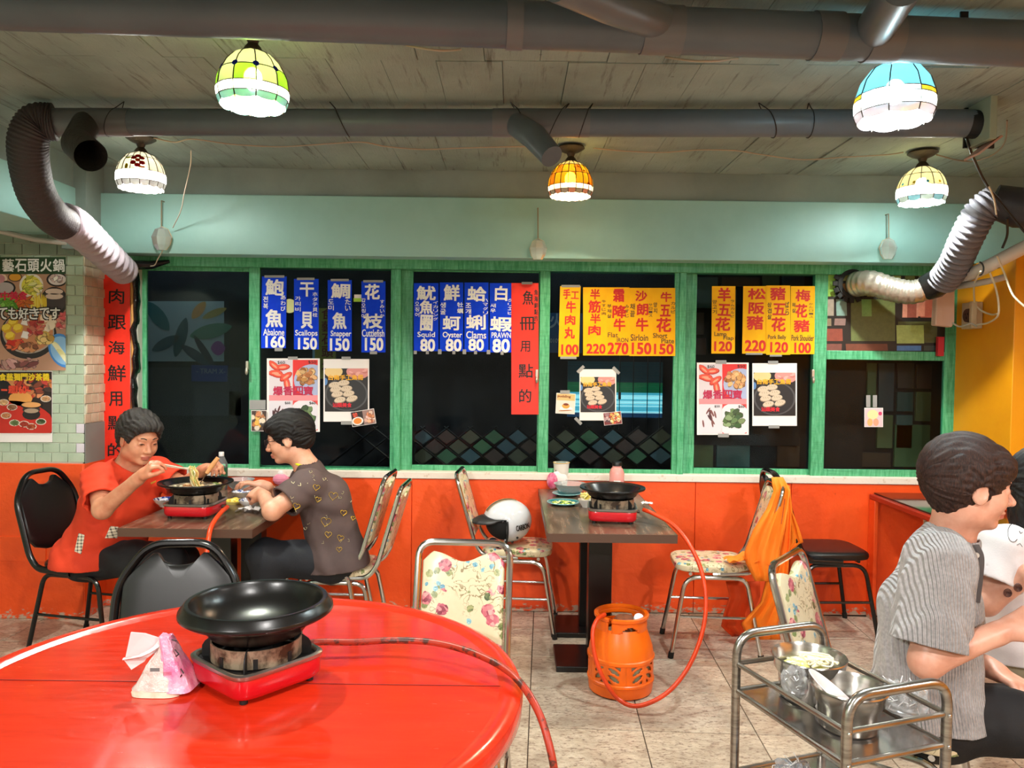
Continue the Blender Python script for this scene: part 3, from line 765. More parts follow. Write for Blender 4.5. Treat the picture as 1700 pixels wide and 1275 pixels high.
# white plumbing over the amber pillar
wp = thing('water_pipe', 'white plastic pipes slanting up over the amber pillar', 'pipe', P(1640, 440, 4.0))
WPL = pbr('white_pipe_plastic', '#d9d2ca', .35)
MB().tube(catmull([P(1760, 385, 3.85), P(1700, 411, 3.9), P(1640, 442, 3.97), P(1600, 460, 4.22), P(1574, 466, 4.4)], 6), .034, 18).build('wide_pipe', WPL, wp, W=True)
MB().tube(catmull([P(1567, 478, 4.42), P(1600, 474, 4.2), P(1640, 467, 4.03), P(1668, 460, 4.0)], 6), .017, 12).build('thin_pipe', pbr('grey_white_pipe', '#b7afa6', .4), wp, W=True)
for px, py in ((1622, 446), (1652, 434)): MB().tube([P(px + 4 + 7 * math.sin(q), py + 11 * math.cos(q), 3.93) for q in np.linspace(0, 3.1, 8)], .004, 6).build('cable_tie', BLACKM, wp, W=True)
tag(MB().prism([(-.055, -.12), (.04, -.13), (.055, -.1), (.05, .12), (-.03, .13), (-.05, .06)], .05, T(P(1570, 505, 4.38))).build('foam_block', pbr('pinkish_foam', '#d9b5a2', .8, bs=20, bst=.3), at=P(1570, 505, 4.38), bevel=.006), 'pinkish foam block below the black duct tape', 'foam')
tag(MB().bb(P(1573, 0, 4.56).x, P(1583, 0, 4.56).x, 4.55, 4.575, P(0, 580, 4.56).z + .03, P(0, 548, 4.56).z + .03).build('red_wedge', pbr('red_strip_paint', '#c0202a', .4), at=P(1578, 560, 4.56)), 'small red strip beneath the pinkish foam block', 'strip')
# socket box
sb = thing('wall_socket', 'beige socket box with brown outlet on the amber pillar', 'socket', (2.62, 4.40, P(1618, 524, 4.4).z))
zc = sb.location.z
MB().bb(2.60, 2.648, 4.345, 4.47, zc - .075, zc + .075).build('box', pbr('beige_plastic', '#cdb695', .4), sb, W=True, bevel=.004)
MB().bb(2.57, 2.601, 4.32, 4.345, zc - .075, zc + .075).build('rim', pbr('beige_plastic_rim', '#c7b391', .4), sb, W=True, bevel=.003)
MB().lathe([(0, .012), (.038, .012), (.04, 0)], 20, T(2.60, 4.40, zc) @ RY(-math.pi / 2)).build('outlet', pbr('brown_bakelite', '#4a2d22', .4), sb, W=True)
q = MB()
for (dy, dz) in ((-.012, .008), (.012, .008), (0, -.015)): q.box((2.587, 4.40 + dy, zc + dz), (.003, .004, .012))
q.build('outlet_slot', BLACKM, sb, W=True)
CREAM = pbr('cream_cable', '#d8cdb4', .4)
def cable(name, pts, r, mat, label, n=7, seg=8, cat='cable', group=None):
    return tag(MB().tube(catmull(pts, seg), r, n).build(name, mat, at=Vector(pts[0])), label, cat, group)
cable('cable', [P(1628, 450, 3.93), P(1618, 470, 4.1), P(1617, 490, 4.25), P(1619, 504, 4.33), P(1628, 515, 4.3), P(1645, 522, 4.22), P(1656, 521, 4.1)], .005, CREAM, 'cream cable dropping from the white pipe into the socket')
cable('cable', [P(1643, 452, 3.95), P(1653, 478, 3.98), P(1658, 505, 3.98), P(1656, 525, 4.02), P(1640, 536, 4.2), P(1622, 539, 4.3)], .005, CREAM, 'cream cable looping down right of the socket')
cable('cable', [P(1655, 425, 3.9), P(1668, 455, 3.9), P(1682, 490, 3.85), P(1708, 515, 3.8)], .005, CREAM, 'cream cable swinging off to the far right')
cable('cable', [P(1581, 536, 4.38), P(1592, 542, 4.36), P(1602, 540, 4.33), P(1612, 537, 4.32), P(1622, 542, 4.3)], .005, pbr('grey_cable', '#a8a294', .4), 'short grey cable and plug below the socket')
cable('cable', [P(1604, 228, 3.2), P(1616, 262, 3.3), P(1640, 310, 3.6), P(1668, 345, 3.68), P(1705, 390, 3.7)], .006, pbr('black_cable', '#141414', .4), 'black cable crossing down from the vent box')
cable('cable', [P(1642, 310, 3.58), P(1650, 330, 3.66), P(1654, 356, 3.72)], .004, CREAM, 'short white cable beside the dark fan pipe')
cable('cable', [P(1672, 362, 3.72), P(1672, 390, 3.85), P(1664, 412, 3.88)], .006, pbr('black_cable', '#1c1b1b', .4), 'dark cable hanging below the fan pipe')
WTAN = pbr('tan_wire', '#b8a58e', .5)
def zw(l, z=ZC - .02): return [PZ(a, b, z) for a, b in l]
cable('ceiling_wire', zw([(255, 229), (290, 236), (320, 231), (380, 239), (440, 243), (480, 243), (540, 239), (600, 236), (640, 243), (700, 248), (760, 246), (830, 244), (880, 243)]), .0032, WTAN, 'thin tan wire between the rose lamp and the middle pipe branch')
cable('ceiling_wire', zw([(985, 246), (1040, 251), (1100, 253), (1160, 249), (1220, 250), (1260, 256), (1330, 265), (1400, 261), (1470, 257), (1500, 253)]), .0032, WTAN, 'thin tan wire between the amber and the cream lamps')
cable('ceiling_wire', zw([(1555, 257), (1590, 266), (1620, 267), (1650, 256), (1668, 236), (1672, 200)]), .0035, pbr('brown_wire', '#8a7560', .5), 'brown wire curving from the cream lamp to the vent')
cable('ceiling_wire', [PZ(675, 75, ZC - .02), P(700, 80, 2.5), P(735, 84, 2.45), PZ(765, 82, ZC - .02)], .0035, WTAN, 'short tan wire sagging under the left of the large pipe')
cable('ceiling_wire', [PZ(1105, 95, ZC - .02), P(1150, 101, 2.5), P(1190, 101, 2.5), PZ(1225, 97, ZC - .02)], .0035, WTAN, 'short tan wire sagging right of the pipe collar')
cable('dangling_string', [P(317, 250, 3.9), P(316, 275, 3.98), P(306, 320, 4.1), P(300, 350, 4.25), P(287, 378, 4.38)], .0028, pbr('pale_string', '#d9d0bd', .7), 'pale string dangling left of the duct glow beside the rose lamp', cat='string')
# hanging glass ornaments on the beam
OGL = glassmat('ornament_glass', (.86, .93, .88), .08, 1.6, .25)
CORD = pbr('jute_cord', '#8c8168', .8)
for px, y0, y1, y2, lab in ((268, 333, 376, 415, 'netted glass float hanging left, below the rose lamp'), (893, 345, 396, 431, 'netted glass float hanging in the middle, below the amber lamp'), (1475, 355, 395, 430, 'netted glass float hanging right, left of the cream lamp')):
    d = 4.385; c = P(px, (y1 + y2) / 2, d); h = (y2 - y1) / 2 * d / FPX; t = thing('glass_float', lab, 'ornament', c, 0, 'glass floats on the beam')
    top = P(px, y0, d); MB().tube([(top.x, 4.425, top.z), top, (c.x, c.y, c.z + h)], .0035, 6).build('cord', CORD, t, W=True)
    MB().lathe([(0, h), (h * .55, h * .75), (h * .86, .1 * h), (h * .7, -.55 * h), (h * .4, -h), (0, -h)], 7, T(c) @ Matrix.Diagonal((1, .55, 1, 1))).build('glass_body', OGL, t, W=True, smooth=False)
    nm = MB()
    for k in range(4):
        a = k * math.pi / 4 + .3; nm.tube([c + Vector((math.cos(a) * r_ * h, math.sin(a) * r_ * h * .56, z_ * h)) for r_, z_ in ((0, 1), (.56, .76), (.88, .1), (.72, -.55), (.4, -1))], .0018, 5)
    nm.build('netting', pbr('tan_netting', '#d8bb8c', .7), t, W=True)
# tube standing in for the ragged plaster edge under the left beam
tag(MB().tube([P(-40, 372, 4.2), P(0, 384, 4.22), P(60, 398, 4.25), P(112, 404, 4.28)], .014, 8).build('plaster_edge', pbr('grey_white_plaster', '#b9b2a8', .6), at=P(60, 398, 4.25)), 'grey white tube for the ragged plaster edge under the left beam', 'plaster_edge')
# crumpled black plastic sealing the window corner
def crumple(name, c, r, mat, label, cat, seed=1, n=18, m=12, amp=.25, **kw):
    rg_ = random.Random(seed); o = MB().ball((0, 0, 0), r, None, n, m)
    o.v = [tuple(Vector(p) * (1 + rg_.uniform(-amp, amp))) for p in o.v]
    b = o.build(name, mat, ang=20, **kw); b.location = c
    return tag(b, label, cat)
BAG = pbr('black_plastic_film', '#0a0a0b', .25, bs=18, bst=.8, bd=.02)
rg_ = random.Random(5); pts = [P(225 + rg_.uniform(-3, 3), y, 4.556) for y in range(452, 785, 16)]
bpz = thing('plastic_sheeting', 'crumpled black plastic strip beside the left red strip', 'plastic', P(225, 620, 4.56))
MB().tube(pts, [rg_.uniform(.03, .045) for _ in pts], 9, sq=.35).build('strip', BAG, bpz, W=True, ang=20)
MB().tube([P(205, 452, 4.5), P(225, 440, 4.52), P(250, 440, 4.54), P(282, 434, 4.56)], [.05, .06, .05, .02], 9, sq=.5).build('corner_wrap', BAG, bpz, W=True, ang=20)
cable('wire_hook', [P(270, 416, 4.40), P(262, 430, 4.45), P(255, 441, 4.5), P(235, 440, 4.5)], .003, CREAM, 'pale wire under the left glass float', cat='wire')
# ================================================================ paper strips and posters on the glass
BLUEP = pbr('blue_paper', '#0238dc', .6, c2='#0644e4', ns=12, spec=.15)
YELP = pbr('yellow_paper', '#fbbc10', .6, c2='#f6b00c', ns=9, spec=.2)
REDP = pbr('vermilion_paper', '#f02c14', .45, c2='#e0260f', ns=9)
INKW = pbr('white_brush_paint', '#f4f4f2', .5)
INKR = pbr('red_brush_paint', '#cf1c10', .5)
INKK = pbr('black_ink', '#120d0c', .5)
INKG = pbr('thin_dark_ink', '#5a3a14', .5)
def sheet(m, x0, y0, x1, y1, d, mi=0, col=None, lean=0, t=.0008, bend=0):
    """a thin sheet given by its photo corners; lean = px shift of the bottom edge"""
    n = 6; vs = []
    for k in range(n + 1):
        f = k / n; b = bend * math.sin(math.pi * f)
        a = P(x0 + lean * f, y0 + (y1 - y0) * f, d); c = P(x1 + lean * f, y0 + (y1 - y0) * f, d)
        vs += [(a.x, a.y - b, a.z), (c.x, c.y - b * .6, c.z)]
    N = len(vs); vs += [(x, y + t, z) for x, y, z in vs]; fs = []
    for k in range(n):
        i = 2 * k; fs += [(i, i + 2, i + 3, i + 1), (N + i, N + i + 1, N + i + 3, N + i + 2), (i, N + i, N + i + 2, i + 2), (i + 1, i + 3, N + i + 3, N + i + 1)]
    fs += [(0, 1, N + 1, N), (N - 2, 2 * N - 2, 2 * N - 1, N - 1)]
    m.add(vs, fs, mi, col)
def strip(label, box, mat, ink, main, small=(), ink2=None, words=(), price=None, group=None, d=None, lean=0, boff=.03, tapes=()):
    x0, y0, x1, y1 = box; d = d or D_SIGN
    t = thing('menu_strip', label, 'sign', P((x0 + x1) / 2, (y0 + y1) / 2, d), 0, group)
    m = MB(); sheet(m, x0, y0, x1, y1, d, lean=lean); m.build('paper', mat, t, W=True, smooth=False)
    m = MB()
    for (ch, a, b, c, e) in main: write(m, ch, a, b, c, e, d - .0012, boff, tilt=random.uniform(-.03, .03))
    if price: write(m, *price, d - .0012, boff)
    m.build('lettering', ink, t, W=True, smooth=False)
    m = MB()
    for (ch, a, b, c, e) in words: write(m, ch, a, b, c, e, d - .0012, boff * .45)
    for (ch, a, b, c, e) in small: write(m, ch, a, b, c, e, d - .0012, .02)
    if m.v: m.build('small_lettering', ink2 or ink, t, W=True, smooth=False)
    for (a, b, c, e) in tapes:
        m = MB(); sheet(m, a, b, c, e, d - .0016); m.build('tape', TAPE, t, W=True, smooth=False)
    return t
D_SIGN = 4.581
random.seed(21)
GB, GY = 'blue seafood price strips', 'yellow meat price strips'
def vert(s, x0, x1, y0, y1):
    n = len(s); h = (y1 - y0) / n; return [(c, x0, y0 + h * k + 1, x1, y0 + h * (k + 1) - 1) for k, c in enumerate(s)]
strip('blue paper strip reading Abalone 160', (435, 459, 476, 578), BLUEP, INKW, [('鮑', 441, 464, 471, 490), ('魚', 441, 514, 469, 543)], vert('전복', 437, 445, 491, 514) + vert('あわび', 466, 474, 489, 517), None,
      [('Abalone', 437, 546, 472, 557)], ('160', 441, 558, 473, 577), GB, tapes=[(439, 457, 472, 461), (456, 577, 469, 583)], lean=-1.5)
strip('blue paper strip reading Scallops 150', (488, 463, 529, 580), BLUEP, INKW, [('干', 498, 469, 521, 492), ('貝', 500, 518, 519, 545)], vert('가리비', 490, 499, 491, 518) + vert('ホタテ貝柱', 519, 527, 484, 527), None,
      [('Scallops', 490, 548, 527, 560)], ('150', 495, 561, 526, 580), GB, tapes=[(493, 461, 522, 465)])
strip('blue paper strip reading Snapper 150', (544, 465, 584, 583), BLUEP, INKW, [('鯛', 550, 471, 581, 495), ('魚', 552, 519, 575, 546)], vert('도미', 545, 554, 496, 516) + vert('たい', 573, 582, 496, 517), None,
      [('Snapper', 549, 549, 583, 561)], ('150', 548, 562, 580, 582), GB, tapes=[(549, 463, 579, 467)])
strip('blue paper strip reading Cuttlefish 150', (600, 467, 640, 585), BLUEP, INKW, [('花', 606, 472, 630, 497), ('枝', 603, 521, 635, 545)], vert('갑오징어', 600, 607, 494, 529) + vert('すみいか', 631, 638, 497, 528), None,
      [('Cuttlefish', 601, 547, 638, 559)], ('150', 606, 561, 636, 582), GB, tapes=[(603, 465, 636, 469), (614, 583, 626, 588)])
strip('blue paper strip reading Squid 80', (687, 470, 728, 583), BLUEP, INKW, [('魷', 692, 475, 723, 498), ('魚', 697, 499, 719, 521), ('圈', 698, 523, 718, 549)], vert('오징어', 689, 696, 500, 527) + vert('イカリング', 719, 727, 499, 533), None,
      [('Squid', 693, 551, 722, 562)], ('80', 698, 563, 722, 583), GB, tapes=[(687, 582, 692, 588), (707, 582, 712, 588)])
strip('blue paper strip reading Oyster 80', (730, 469, 769, 583), BLUEP, INKW, [('鮮', 737, 473, 763, 499), ('蚵', 735, 525, 764, 548)], vert('생굴', 731, 740, 501, 523) + vert('牡蠣', 759, 769, 501, 521), None,
      [('Oyster', 735, 551, 767, 563)], ('80', 740, 563, 766, 583), GB, tapes=[(727, 580, 733, 588), (751, 582, 756, 588)])
strip('blue paper strip reading Clams 80', (771, 469, 811, 584), BLUEP, INKW, [('蛤', 776, 476, 807, 500), ('蜊', 774, 523, 806, 547)], vert('조개', 773, 782, 502, 522) + vert('ハマグリ', 802, 810, 495, 523), None,
      [('Clams', 774, 550, 807, 562)], ('80', 778, 563, 803, 582), GB, tapes=[(768, 580, 774, 588), (787, 582, 792, 588)])
strip('blue paper strip reading PRAWN 80', (813, 470, 852, 585), BLUEP, INKW, [('白', 822, 475, 842, 499), ('蝦', 814, 526, 850, 550)], vert('새우', 814, 823, 503, 520) + vert('クリエビ', 843, 851, 495, 523), None,
      [('PRAWN', 816, 552, 848, 561)], ('80', 818, 563, 846, 585), GB, tapes=[(808, 581, 814, 588), (831, 583, 836, 589)])
GR = 'long red paper strips'
strip('long red paper strip with black brush writing right of the prawn price', (849, 470, 894, 688), REDP, INKK, [('魚', 868, 483, 886, 506), ('冊', 863, 526, 889, 548), ('用', 864, 566, 880, 584), ('點', 861, 604, 885, 627), ('的', 862, 646, 882, 668)],
      vert('魚海鮮點的', 887, 893, 480, 534), None, (), None, GR, d=4.577, boff=.012, tapes=[(866, 468, 884, 472)])
strip('long red paper strip with black brush writing beside the tiled pillar', (171, 456, 216, 772), REDP, INKK, [('肉', 181, 480, 206, 504), ('跟', 179, 523, 209, 547), ('海', 180, 566, 207, 588), ('鮮', 179, 606, 209, 633), ('用', 181, 650, 203, 674), ('點', 179, 690, 208, 714), ('的', 179, 736, 205, 758)],
      (), None, (), None, GR, d=4.54, boff=.012)
tag(MB().tube([P(219, 458, 4.548), P(221, 640, 4.548), P(218, 772, 4.548)], [.008, .010, .008], 6).build('folded_paper_edge', pbr('tan_paper', '#d99b52', .6), at=P(219, 600, 4.548)), 'tan folded paper edge right of the tall red strip by the pillar', 'paper')
S = lambda s, x0, x1, y0, y1: vert(s, x0, x1, y0, y1)
strip('narrow yellow paper strip priced 100, set apart on the left', (930, 475, 964, 592), YELP, INKR, [('手', 935, 480, 947, 496), ('工', 948, 484, 961, 496), ('牛', 940, 500, 956, 519), ('肉', 938, 523, 955, 539), ('丸', 937, 543, 954, 562)], (), None, (), ('100', 932, 572, 960, 589), GY, lean=-3, tapes=[(932, 473, 963, 477), (930, 592, 957, 596)])
strip('yellow paper strip priced 220 without English, left of Flat IRON', (968, 477, 1007, 590), YELP, INKR, [('半', 980, 480, 996, 497), ('筋', 977, 499, 997, 519), ('半', 980, 521, 997, 537), ('肉', 977, 540, 997, 556)], S('牛すじ肉', 999, 1006, 497, 524), INKG, (), ('220', 974, 571, 1005, 587), GY)
strip('yellow paper strip reading Flat IRON 270', (1007, 477, 1045, 590), YELP, INKR, [('霜', 1018, 480, 1036, 501), ('降', 1017, 507, 1040, 528), ('牛', 1019, 529, 1038, 550)], S('부채살', 1008, 1015, 504, 529) + S('みすじ', 1038, 1044, 505, 528), INKG, [('Flat', 1009, 552, 1026, 560), ('IRON', 1024, 561, 1043, 568)], ('270', 1009, 569, 1043, 588), GY)
strip('yellow paper strip reading Sirloin 150', (1045, 478, 1083, 591), YELP, INKR, [('沙', 1055, 483, 1074, 500), ('朗', 1057, 504, 1076, 523), ('牛', 1056, 528, 1076, 550)], S('채끝', 1046, 1054, 503, 527) + S('サロース', 1077, 1083, 503, 527), INKG, [('Sirloin', 1047, 555, 1076, 566)], ('150', 1049, 569, 1081, 588), GY)
strip('yellow paper strip reading Short Plate 150', (1083, 478, 1121, 591), YELP, INKR, [('牛', 1097, 485, 1115, 501), ('五', 1096, 506, 1113, 525), ('花', 1090, 528, 1114, 551)], S('양지', 1085, 1091, 501, 521) + S('カルビ', 1114, 1121, 500, 521), INKG, [('Short', 1084, 553, 1108, 561), ('Plate', 1098, 562, 1119, 570)], ('150', 1086, 571, 1118, 588), GY)
strip('yellow paper strip reading Lamp Flap 120', (1182, 475, 1221, 587), YELP, INKR, [('羊', 1192, 478, 1213, 500), ('五', 1192, 505, 1213, 524), ('花', 1188, 527, 1212, 549)], S('양고기', 1183, 1190, 497, 522) + S('ラムカルビ', 1213, 1219, 497, 528), INKG, [('Lamp', 1186, 551, 1206, 560), ('Flap', 1201, 558, 1218, 566)], ('120', 1186, 567, 1215, 583), GY, lean=-1)
strip('yellow paper strip priced 220 left of Pork Belly', (1234, 475, 1274, 587), YELP, INKR, [('松', 1242, 479, 1271, 497), ('阪', 1243, 502, 1269, 521), ('豬', 1240, 524, 1267, 547)], (), None, (), ('220', 1237, 565, 1271, 583), GY, lean=-2, tapes=[(1238, 586, 1266, 589)])
strip('yellow paper strip reading Pork Belly 120', (1272, 474, 1312, 589), YELP, INKR, [('豬', 1279, 477, 1304, 498), ('五', 1283, 504, 1305, 523), ('花', 1281, 527, 1304, 550)], S('삼겹살', 1274, 1281, 501, 531) + S('ばら', 1304, 1310, 500, 524), INKG, [('Pork Belly', 1275, 556, 1305, 565)], ('120', 1279, 568, 1308, 585), GY, d=4.579, tapes=[(1278, 589, 1298, 592)])
strip('yellow paper strip reading Pork Shoulder 100', (1313, 475, 1353, 588), YELP, INKR, [('梅', 1321, 481, 1345, 500), ('花', 1321, 505, 1340, 527), ('豬', 1318, 531, 1344, 551)], S('목살', 1315, 1321, 502, 520) + S('かたロース', 1343, 1350, 502, 529), INKG, [('Pork Shoulder', 1314, 556, 1351, 566)], ('100', 1319, 569, 1346, 586), GY, lean=-1)

# ---- printed photographs: flat prints built from coloured shapes
CLIP = [None]
def el(m, cx, cy, rx, ry, d, col, rot=0, n=14, jit=0, rg=None):
    ca, sa = math.cos(rot), math.sin(rot); vs = []; B = CLIP[0]
    if B and (cx + max(rx, ry) < B[0] or cx - max(rx, ry) > B[2] or cy + max(rx, ry) < B[1] or cy - max(rx, ry) > B[3]): return
    for i in range(n):
        a = 2 * math.pi * i / n; j = 1 + (rg.uniform(-jit, jit) if jit else 0)
        x = rx * j * math.cos(a); z = ry * j * math.sin(a)
        u, v = cx + x * ca - z * sa, cy - (x * sa + z * ca)
        if B: u, v = min(max(u, B[0]), B[2]), min(max(v, B[1]), B[3])
        vs.append(P(u, v, d))
    m.add(vs, [tuple(range(n))[::-1]], 0, col)
def rc(m, x0, y0, x1, y1, d, col): m.add([P(x0, y1, d), P(x1, y1, d), P(x1, y0, d), P(x0, y0, d)], [(0, 1, 2, 3)], 0, col)
def vary(c, rg, a=18):
    c = c.lstrip('#'); v = [int(c[i:i + 2], 16) for i in (0, 2, 4)]; j = rg.randint(-a, a); return '#%02x%02x%02x' % tuple(max(0, min(255, q + j + rg.randint(-5, 5))) for q in v)
def pile(m, cx, cy, rx, ry, sx_, sy_, d, cols, n, rg, step=.00002, jit=.2):
    for k in range(n):
        a = rg.uniform(0, 6.28); r = math.sqrt(rg.random())
        x, y = cx + rx * r * math.cos(a), cy + ry * r * math.sin(a)
        c = rg.choice(cols); ro = rg.uniform(-1, 1)
        el(m, x, y, sx_ * 1.12, sy_ * 1.15, d - step * (2 * k), vary(c, rg, 8) if 0 else '#%02x%02x%02x' % tuple(int(int(c.lstrip('#')[i:i + 2], 16) * .62) for i in (0, 2, 4)), ro, 9, jit, rg)
        el(m, x, y - .3, sx_, sy_, d - step * (2 * k + 1), vary(c, rg), ro, 9, jit, rg)
def poster_four(label, X, Y, X2, Y2, d, p1='$60', p2='$50', seed=1):
    rg = random.Random(seed); t = thing('food_poster', label, 'poster', P((X + X2) / 2, (Y + Y2) / 2, d), 0, 'four dish posters')
    m = MB(); sheet(m, X, Y, X2, Y2, d); m.build('paper', PAPER, t, W=True, smooth=False)
    W, H = X2 - X, Y2 - Y; fx = lambda u: X + W * u; fy = lambda v: Y + H * v; e = d - .001; m = MB()
    rc(m, fx(.04), fy(.02), fx(.96), fy(.98), e, '#d8cdd2')
    rc(m, fx(.49), fy(.02), fx(.96), fy(.5), e - .0001, '#e0302e'); rc(m, fx(.04), fy(.50), fx(.96), fy(.575), e - .0001, '#ee8e92')
    rc(m, fx(.49), fy(.575), fx(.96), fy(.98), e - .0001, '#e04a48')
    CLIP[0] = (fx(.49), fy(.02), fx(.96), fy(.5))
    el(m, fx(.85), fy(.30), W * .34, H * .22, e - .0002, '#a9b3d2', 0, 26)
    CLIP[0] = (fx(.04), fy(.575), fx(.485), fy(.98)); el(m, fx(.2), fy(.79), W * .34, H * .24, e - .0002, '#dcd6dc', 0, 26)
    CLIP[0] = (fx(.49), fy(.575), fx(.96), fy(.98)); el(m, fx(.72), fy(.8), W * .34, H * .24, e - .0002, '#e2dde2', 0, 26)
    CLIP[0] = (fx(.04), fy(.02), fx(.96), fy(.98))
    for (u, v, a) in ((.14, .1, .7), (.3, .12, -.1), (.2, .22, .2), (.36, .25, -.6), (.38, .35, 1.4), (.16, .2, .0)):
        el(m, fx(u), fy(v), W * .14, H * .045, e - .0003 - u * .0002, '#b8281c', -a, 12); el(m, fx(u), fy(v - .006), W * .12, H * .036, e - .0004 - u * .0002, '#e2523a', -a, 12); el(m, fx(u), fy(v), W * .07, H * .014, e - .0006 - u * .0001, '#f29a7c', -a, 10)
    pile(m, fx(.74), fy(.24), W * .17, H * .11, W * .055, H * .028, e - .0004, ['#b87a42', '#d9a066', '#a0602e', '#e0b27a'], 34, rg)
    for k in range(11):
        u, v = rg.uniform(.12, .36), rg.uniform(.66, .88); el(m, fx(u), fy(v), W * .018, H * .055, e - .0005 - k * .00003, rg.choice(('#5a3436', '#7a4a48', '#4a2a2e')), rg.uniform(-.7, .7), 8)
    pile(m, fx(.72), fy(.8), W * .17, H * .12, W * .07, H * .035, e - .0004, ['#47613a', '#5e7a48', '#3a5230', '#7a9160'], 26, rg)
    m.build('print', PRINT, t, W=True, smooth=False); CLIP[0] = None
    for i, (x_, m_) in enumerate((('爆', '#c02048'), ('香', '#c02048'), ('四', '#c02048'), ('寶', '#c02048'))):
        pass
    m = MB()
    for i, ch in enumerate('爆香四寶'): write(m, ch, fx(.12 + i * .19), fy(.38), fx(.30 + i * .19), fy(.50), e - .002, .03)
    m.build('lettering', pbr('crimson_print', '#b81f4a', .5), t, W=True, smooth=False)
    m = MB(); write(m, p1, fx(.2), fy(.035), fx(.34), fy(.08), e - .002, .0); write(m, p2, fx(.78), fy(.03), fx(.93), fy(.075), e - .002, .0)
    write(m, '$60' if seed == 1 else '$50', fx(.34), fy(.59), fx(.44), fy(.625), e - .002); write(m, '$60', fx(.8), fy(.59), fx(.92), fy(.63), e - .002)
    m.build('small_lettering', INKK, t, W=True, smooth=False)
    return t
t = poster_four('white poster of four dishes behind the head of the person in the heart shirt', 443, 595, 531, 717, D_SIGN - .001, seed=1)
m = MB(); sheet(m, 478, 592, 494, 597, D_SIGN - .003); m.build('tape', TAPE, t, W=True)
t = poster_four('white poster of four dishes under the Lamp Flap strip', 1157, 602, 1243, 722, D_SIGN - .001, seed=2)
for a, b in ((1188, 598), (1192, 720)): m = MB(); sheet(m, a, b, a + 18, b + 6, D_SIGN - .003); m.build('tape', TAPE, t, W=True)
def poster_dump(label, X, Y, X2, Y2, d, tapes, seed=3):
    rg = random.Random(seed); t = thing('food_poster', label, 'poster', P((X + X2) / 2, (Y + Y2) / 2, d), 0, 'dumpling posters')
    m = MB(); sheet(m, X, Y, X2, Y2, d); m.build('paper', PAPER, t, W=True, smooth=False)
    W, H = X2 - X, Y2 - Y; fx = lambda u: X + W * u; fy = lambda v: Y + H * v; e = d - .001; m = MB()
    CLIP[0] = (fx(.03), fy(.15), fx(.97), fy(.84)); rc(m, fx(.03), fy(.15), fx(.97), fy(.84), e, '#1e1a1a')
    el(m, fx(.22), fy(.2), W * .2, H * .1, e - .0001, '#e8c98a', 0, 20); el(m, fx(.76), fy(.2), W * .26, H * .12, e - .0001, '#d98f88', 0, 20)
    for k in range(14): el(m, fx(rg.uniform(.55, .95)), fy(rg.uniform(.16, .3)), W * .05, H * .014, e - .0002 - k * .00001, rg.choice(('#e8a9a0', '#c87870')), rg.uniform(-.5, .2), 8)
    el(m, fx(.5), fy(.56), W * .47, H * .27, e - .0004, '#4b4a4c', 0, 30); el(m, fx(.5), fy(.56), W * .43, H * .25, e - .0005, '#232224', 0, 30); el(m, fx(.04), fy(.36), W * .05, H * .06, e - .0005, '#5a88c0', 0, 12)
    for (u, v, a) in ((.24, .41, .15), (.44, .38, .1), (.27, .48, .2), (.5, .47, .15), (.3, .56, .15), (.55, .55, .2), (.36, .65, .2), (.62, .63, .3)):
        el(m, fx(u), fy(v + .008), W * .135, H * .052, e - .0006 - v * .0004, '#8d7a66', a, 12); el(m, fx(u), fy(v), W * .125, H * .045, e - .0007 - v * .0004, '#d4c0a6', a, 12)
        for q in (-.05, 0, .05): el(m, fx(u + q), fy(v - .01), W * .006, H * .02, e - .0008 - v * .0004, '#ab967c', .5, 6)
    m.build('print', PRINT, t, W=True, smooth=False); CLIP[0] = None
    m = MB()
    for i, ch in enumerate('台南手工魚冊'): write(m, ch, fx(.1 + i * .13), fy(.255), fx(.22 + i * .13), fy(.335), e - .003, .03)
    m.build('lettering', pbr('golden_print', '#f2b01c', .5), t, W=True, smooth=False)
    m = MB()
    for i, ch in enumerate('汕頭美食'): write(m, ch, fx(.2 + i * .105), fy(.70), fx(.30 + i * .105), fy(.77), e - .003, .03)
    m.build('small_lettering', pbr('scarlet_print', '#d81f30', .5), t, W=True, smooth=False)
    for q in tapes:
        if len(q) == 4: m = MB(); sheet(m, *q, d - .003)
        else:
            c = P(q[0], q[1], d - .003); k = d / FPX; m = MB().box(c, (15 * k, .0006, 5 * k), RY(q[2]))
        m.build('tape', TAPE, t, W=True, smooth=False)
poster_dump('white dumpling poster under the Snapper and Cuttlefish strips', 537, 596, 613, 700, D_SIGN - .001, [(567, 592, 582, 597), (566, 699, 588, 705)])
poster_dump('small white dumpling poster held by slanted tapes under the yellow strips', 962, 613, 1023, 698, D_SIGN - .001, [(964, 613, D2(-45)), (1023, 615, D2(45)), (960, 699, D2(45))])
poster_dump('white dumpling poster under the Pork Belly strip', 1249, 603, 1323, 707, D_SIGN - .001, [(1275, 599, 1292, 604), (1276, 706, 1294, 711)])
def card(label, X, Y, X2, Y2, fn, rot=0, d=None):
    d = d or D_SIGN - .006; t = thing('photo_card', label, 'card', P((X + X2) / 2, (Y + Y2) / 2, d), 0, 'small picture cards on the windows')
    W, H = X2 - X, Y2 - Y; fx = lambda u: X + W * u; fy = lambda v: Y + H * v; c = t.location.copy()
    R = T(c) @ RY(rot) @ T(-c)
    m = MB(); sheet(m, X, Y, X2, Y2, d); m.v = [tuple(R @ Vector(p)) for p in m.v]; m.build('paper', PAPER, t, W=True, smooth=False)
    m = MB(); CLIP[0] = (X + 1, Y + 1, X2 - 1, Y2 - 1); fn(m, fx, fy, W, H, d - .0012, random.Random(int(X))); CLIP[0] = None; m.v = [tuple(R @ Vector(p)) for p in m.v]; m.build('print', PRINT, t, W=True, smooth=False)
    return t, R
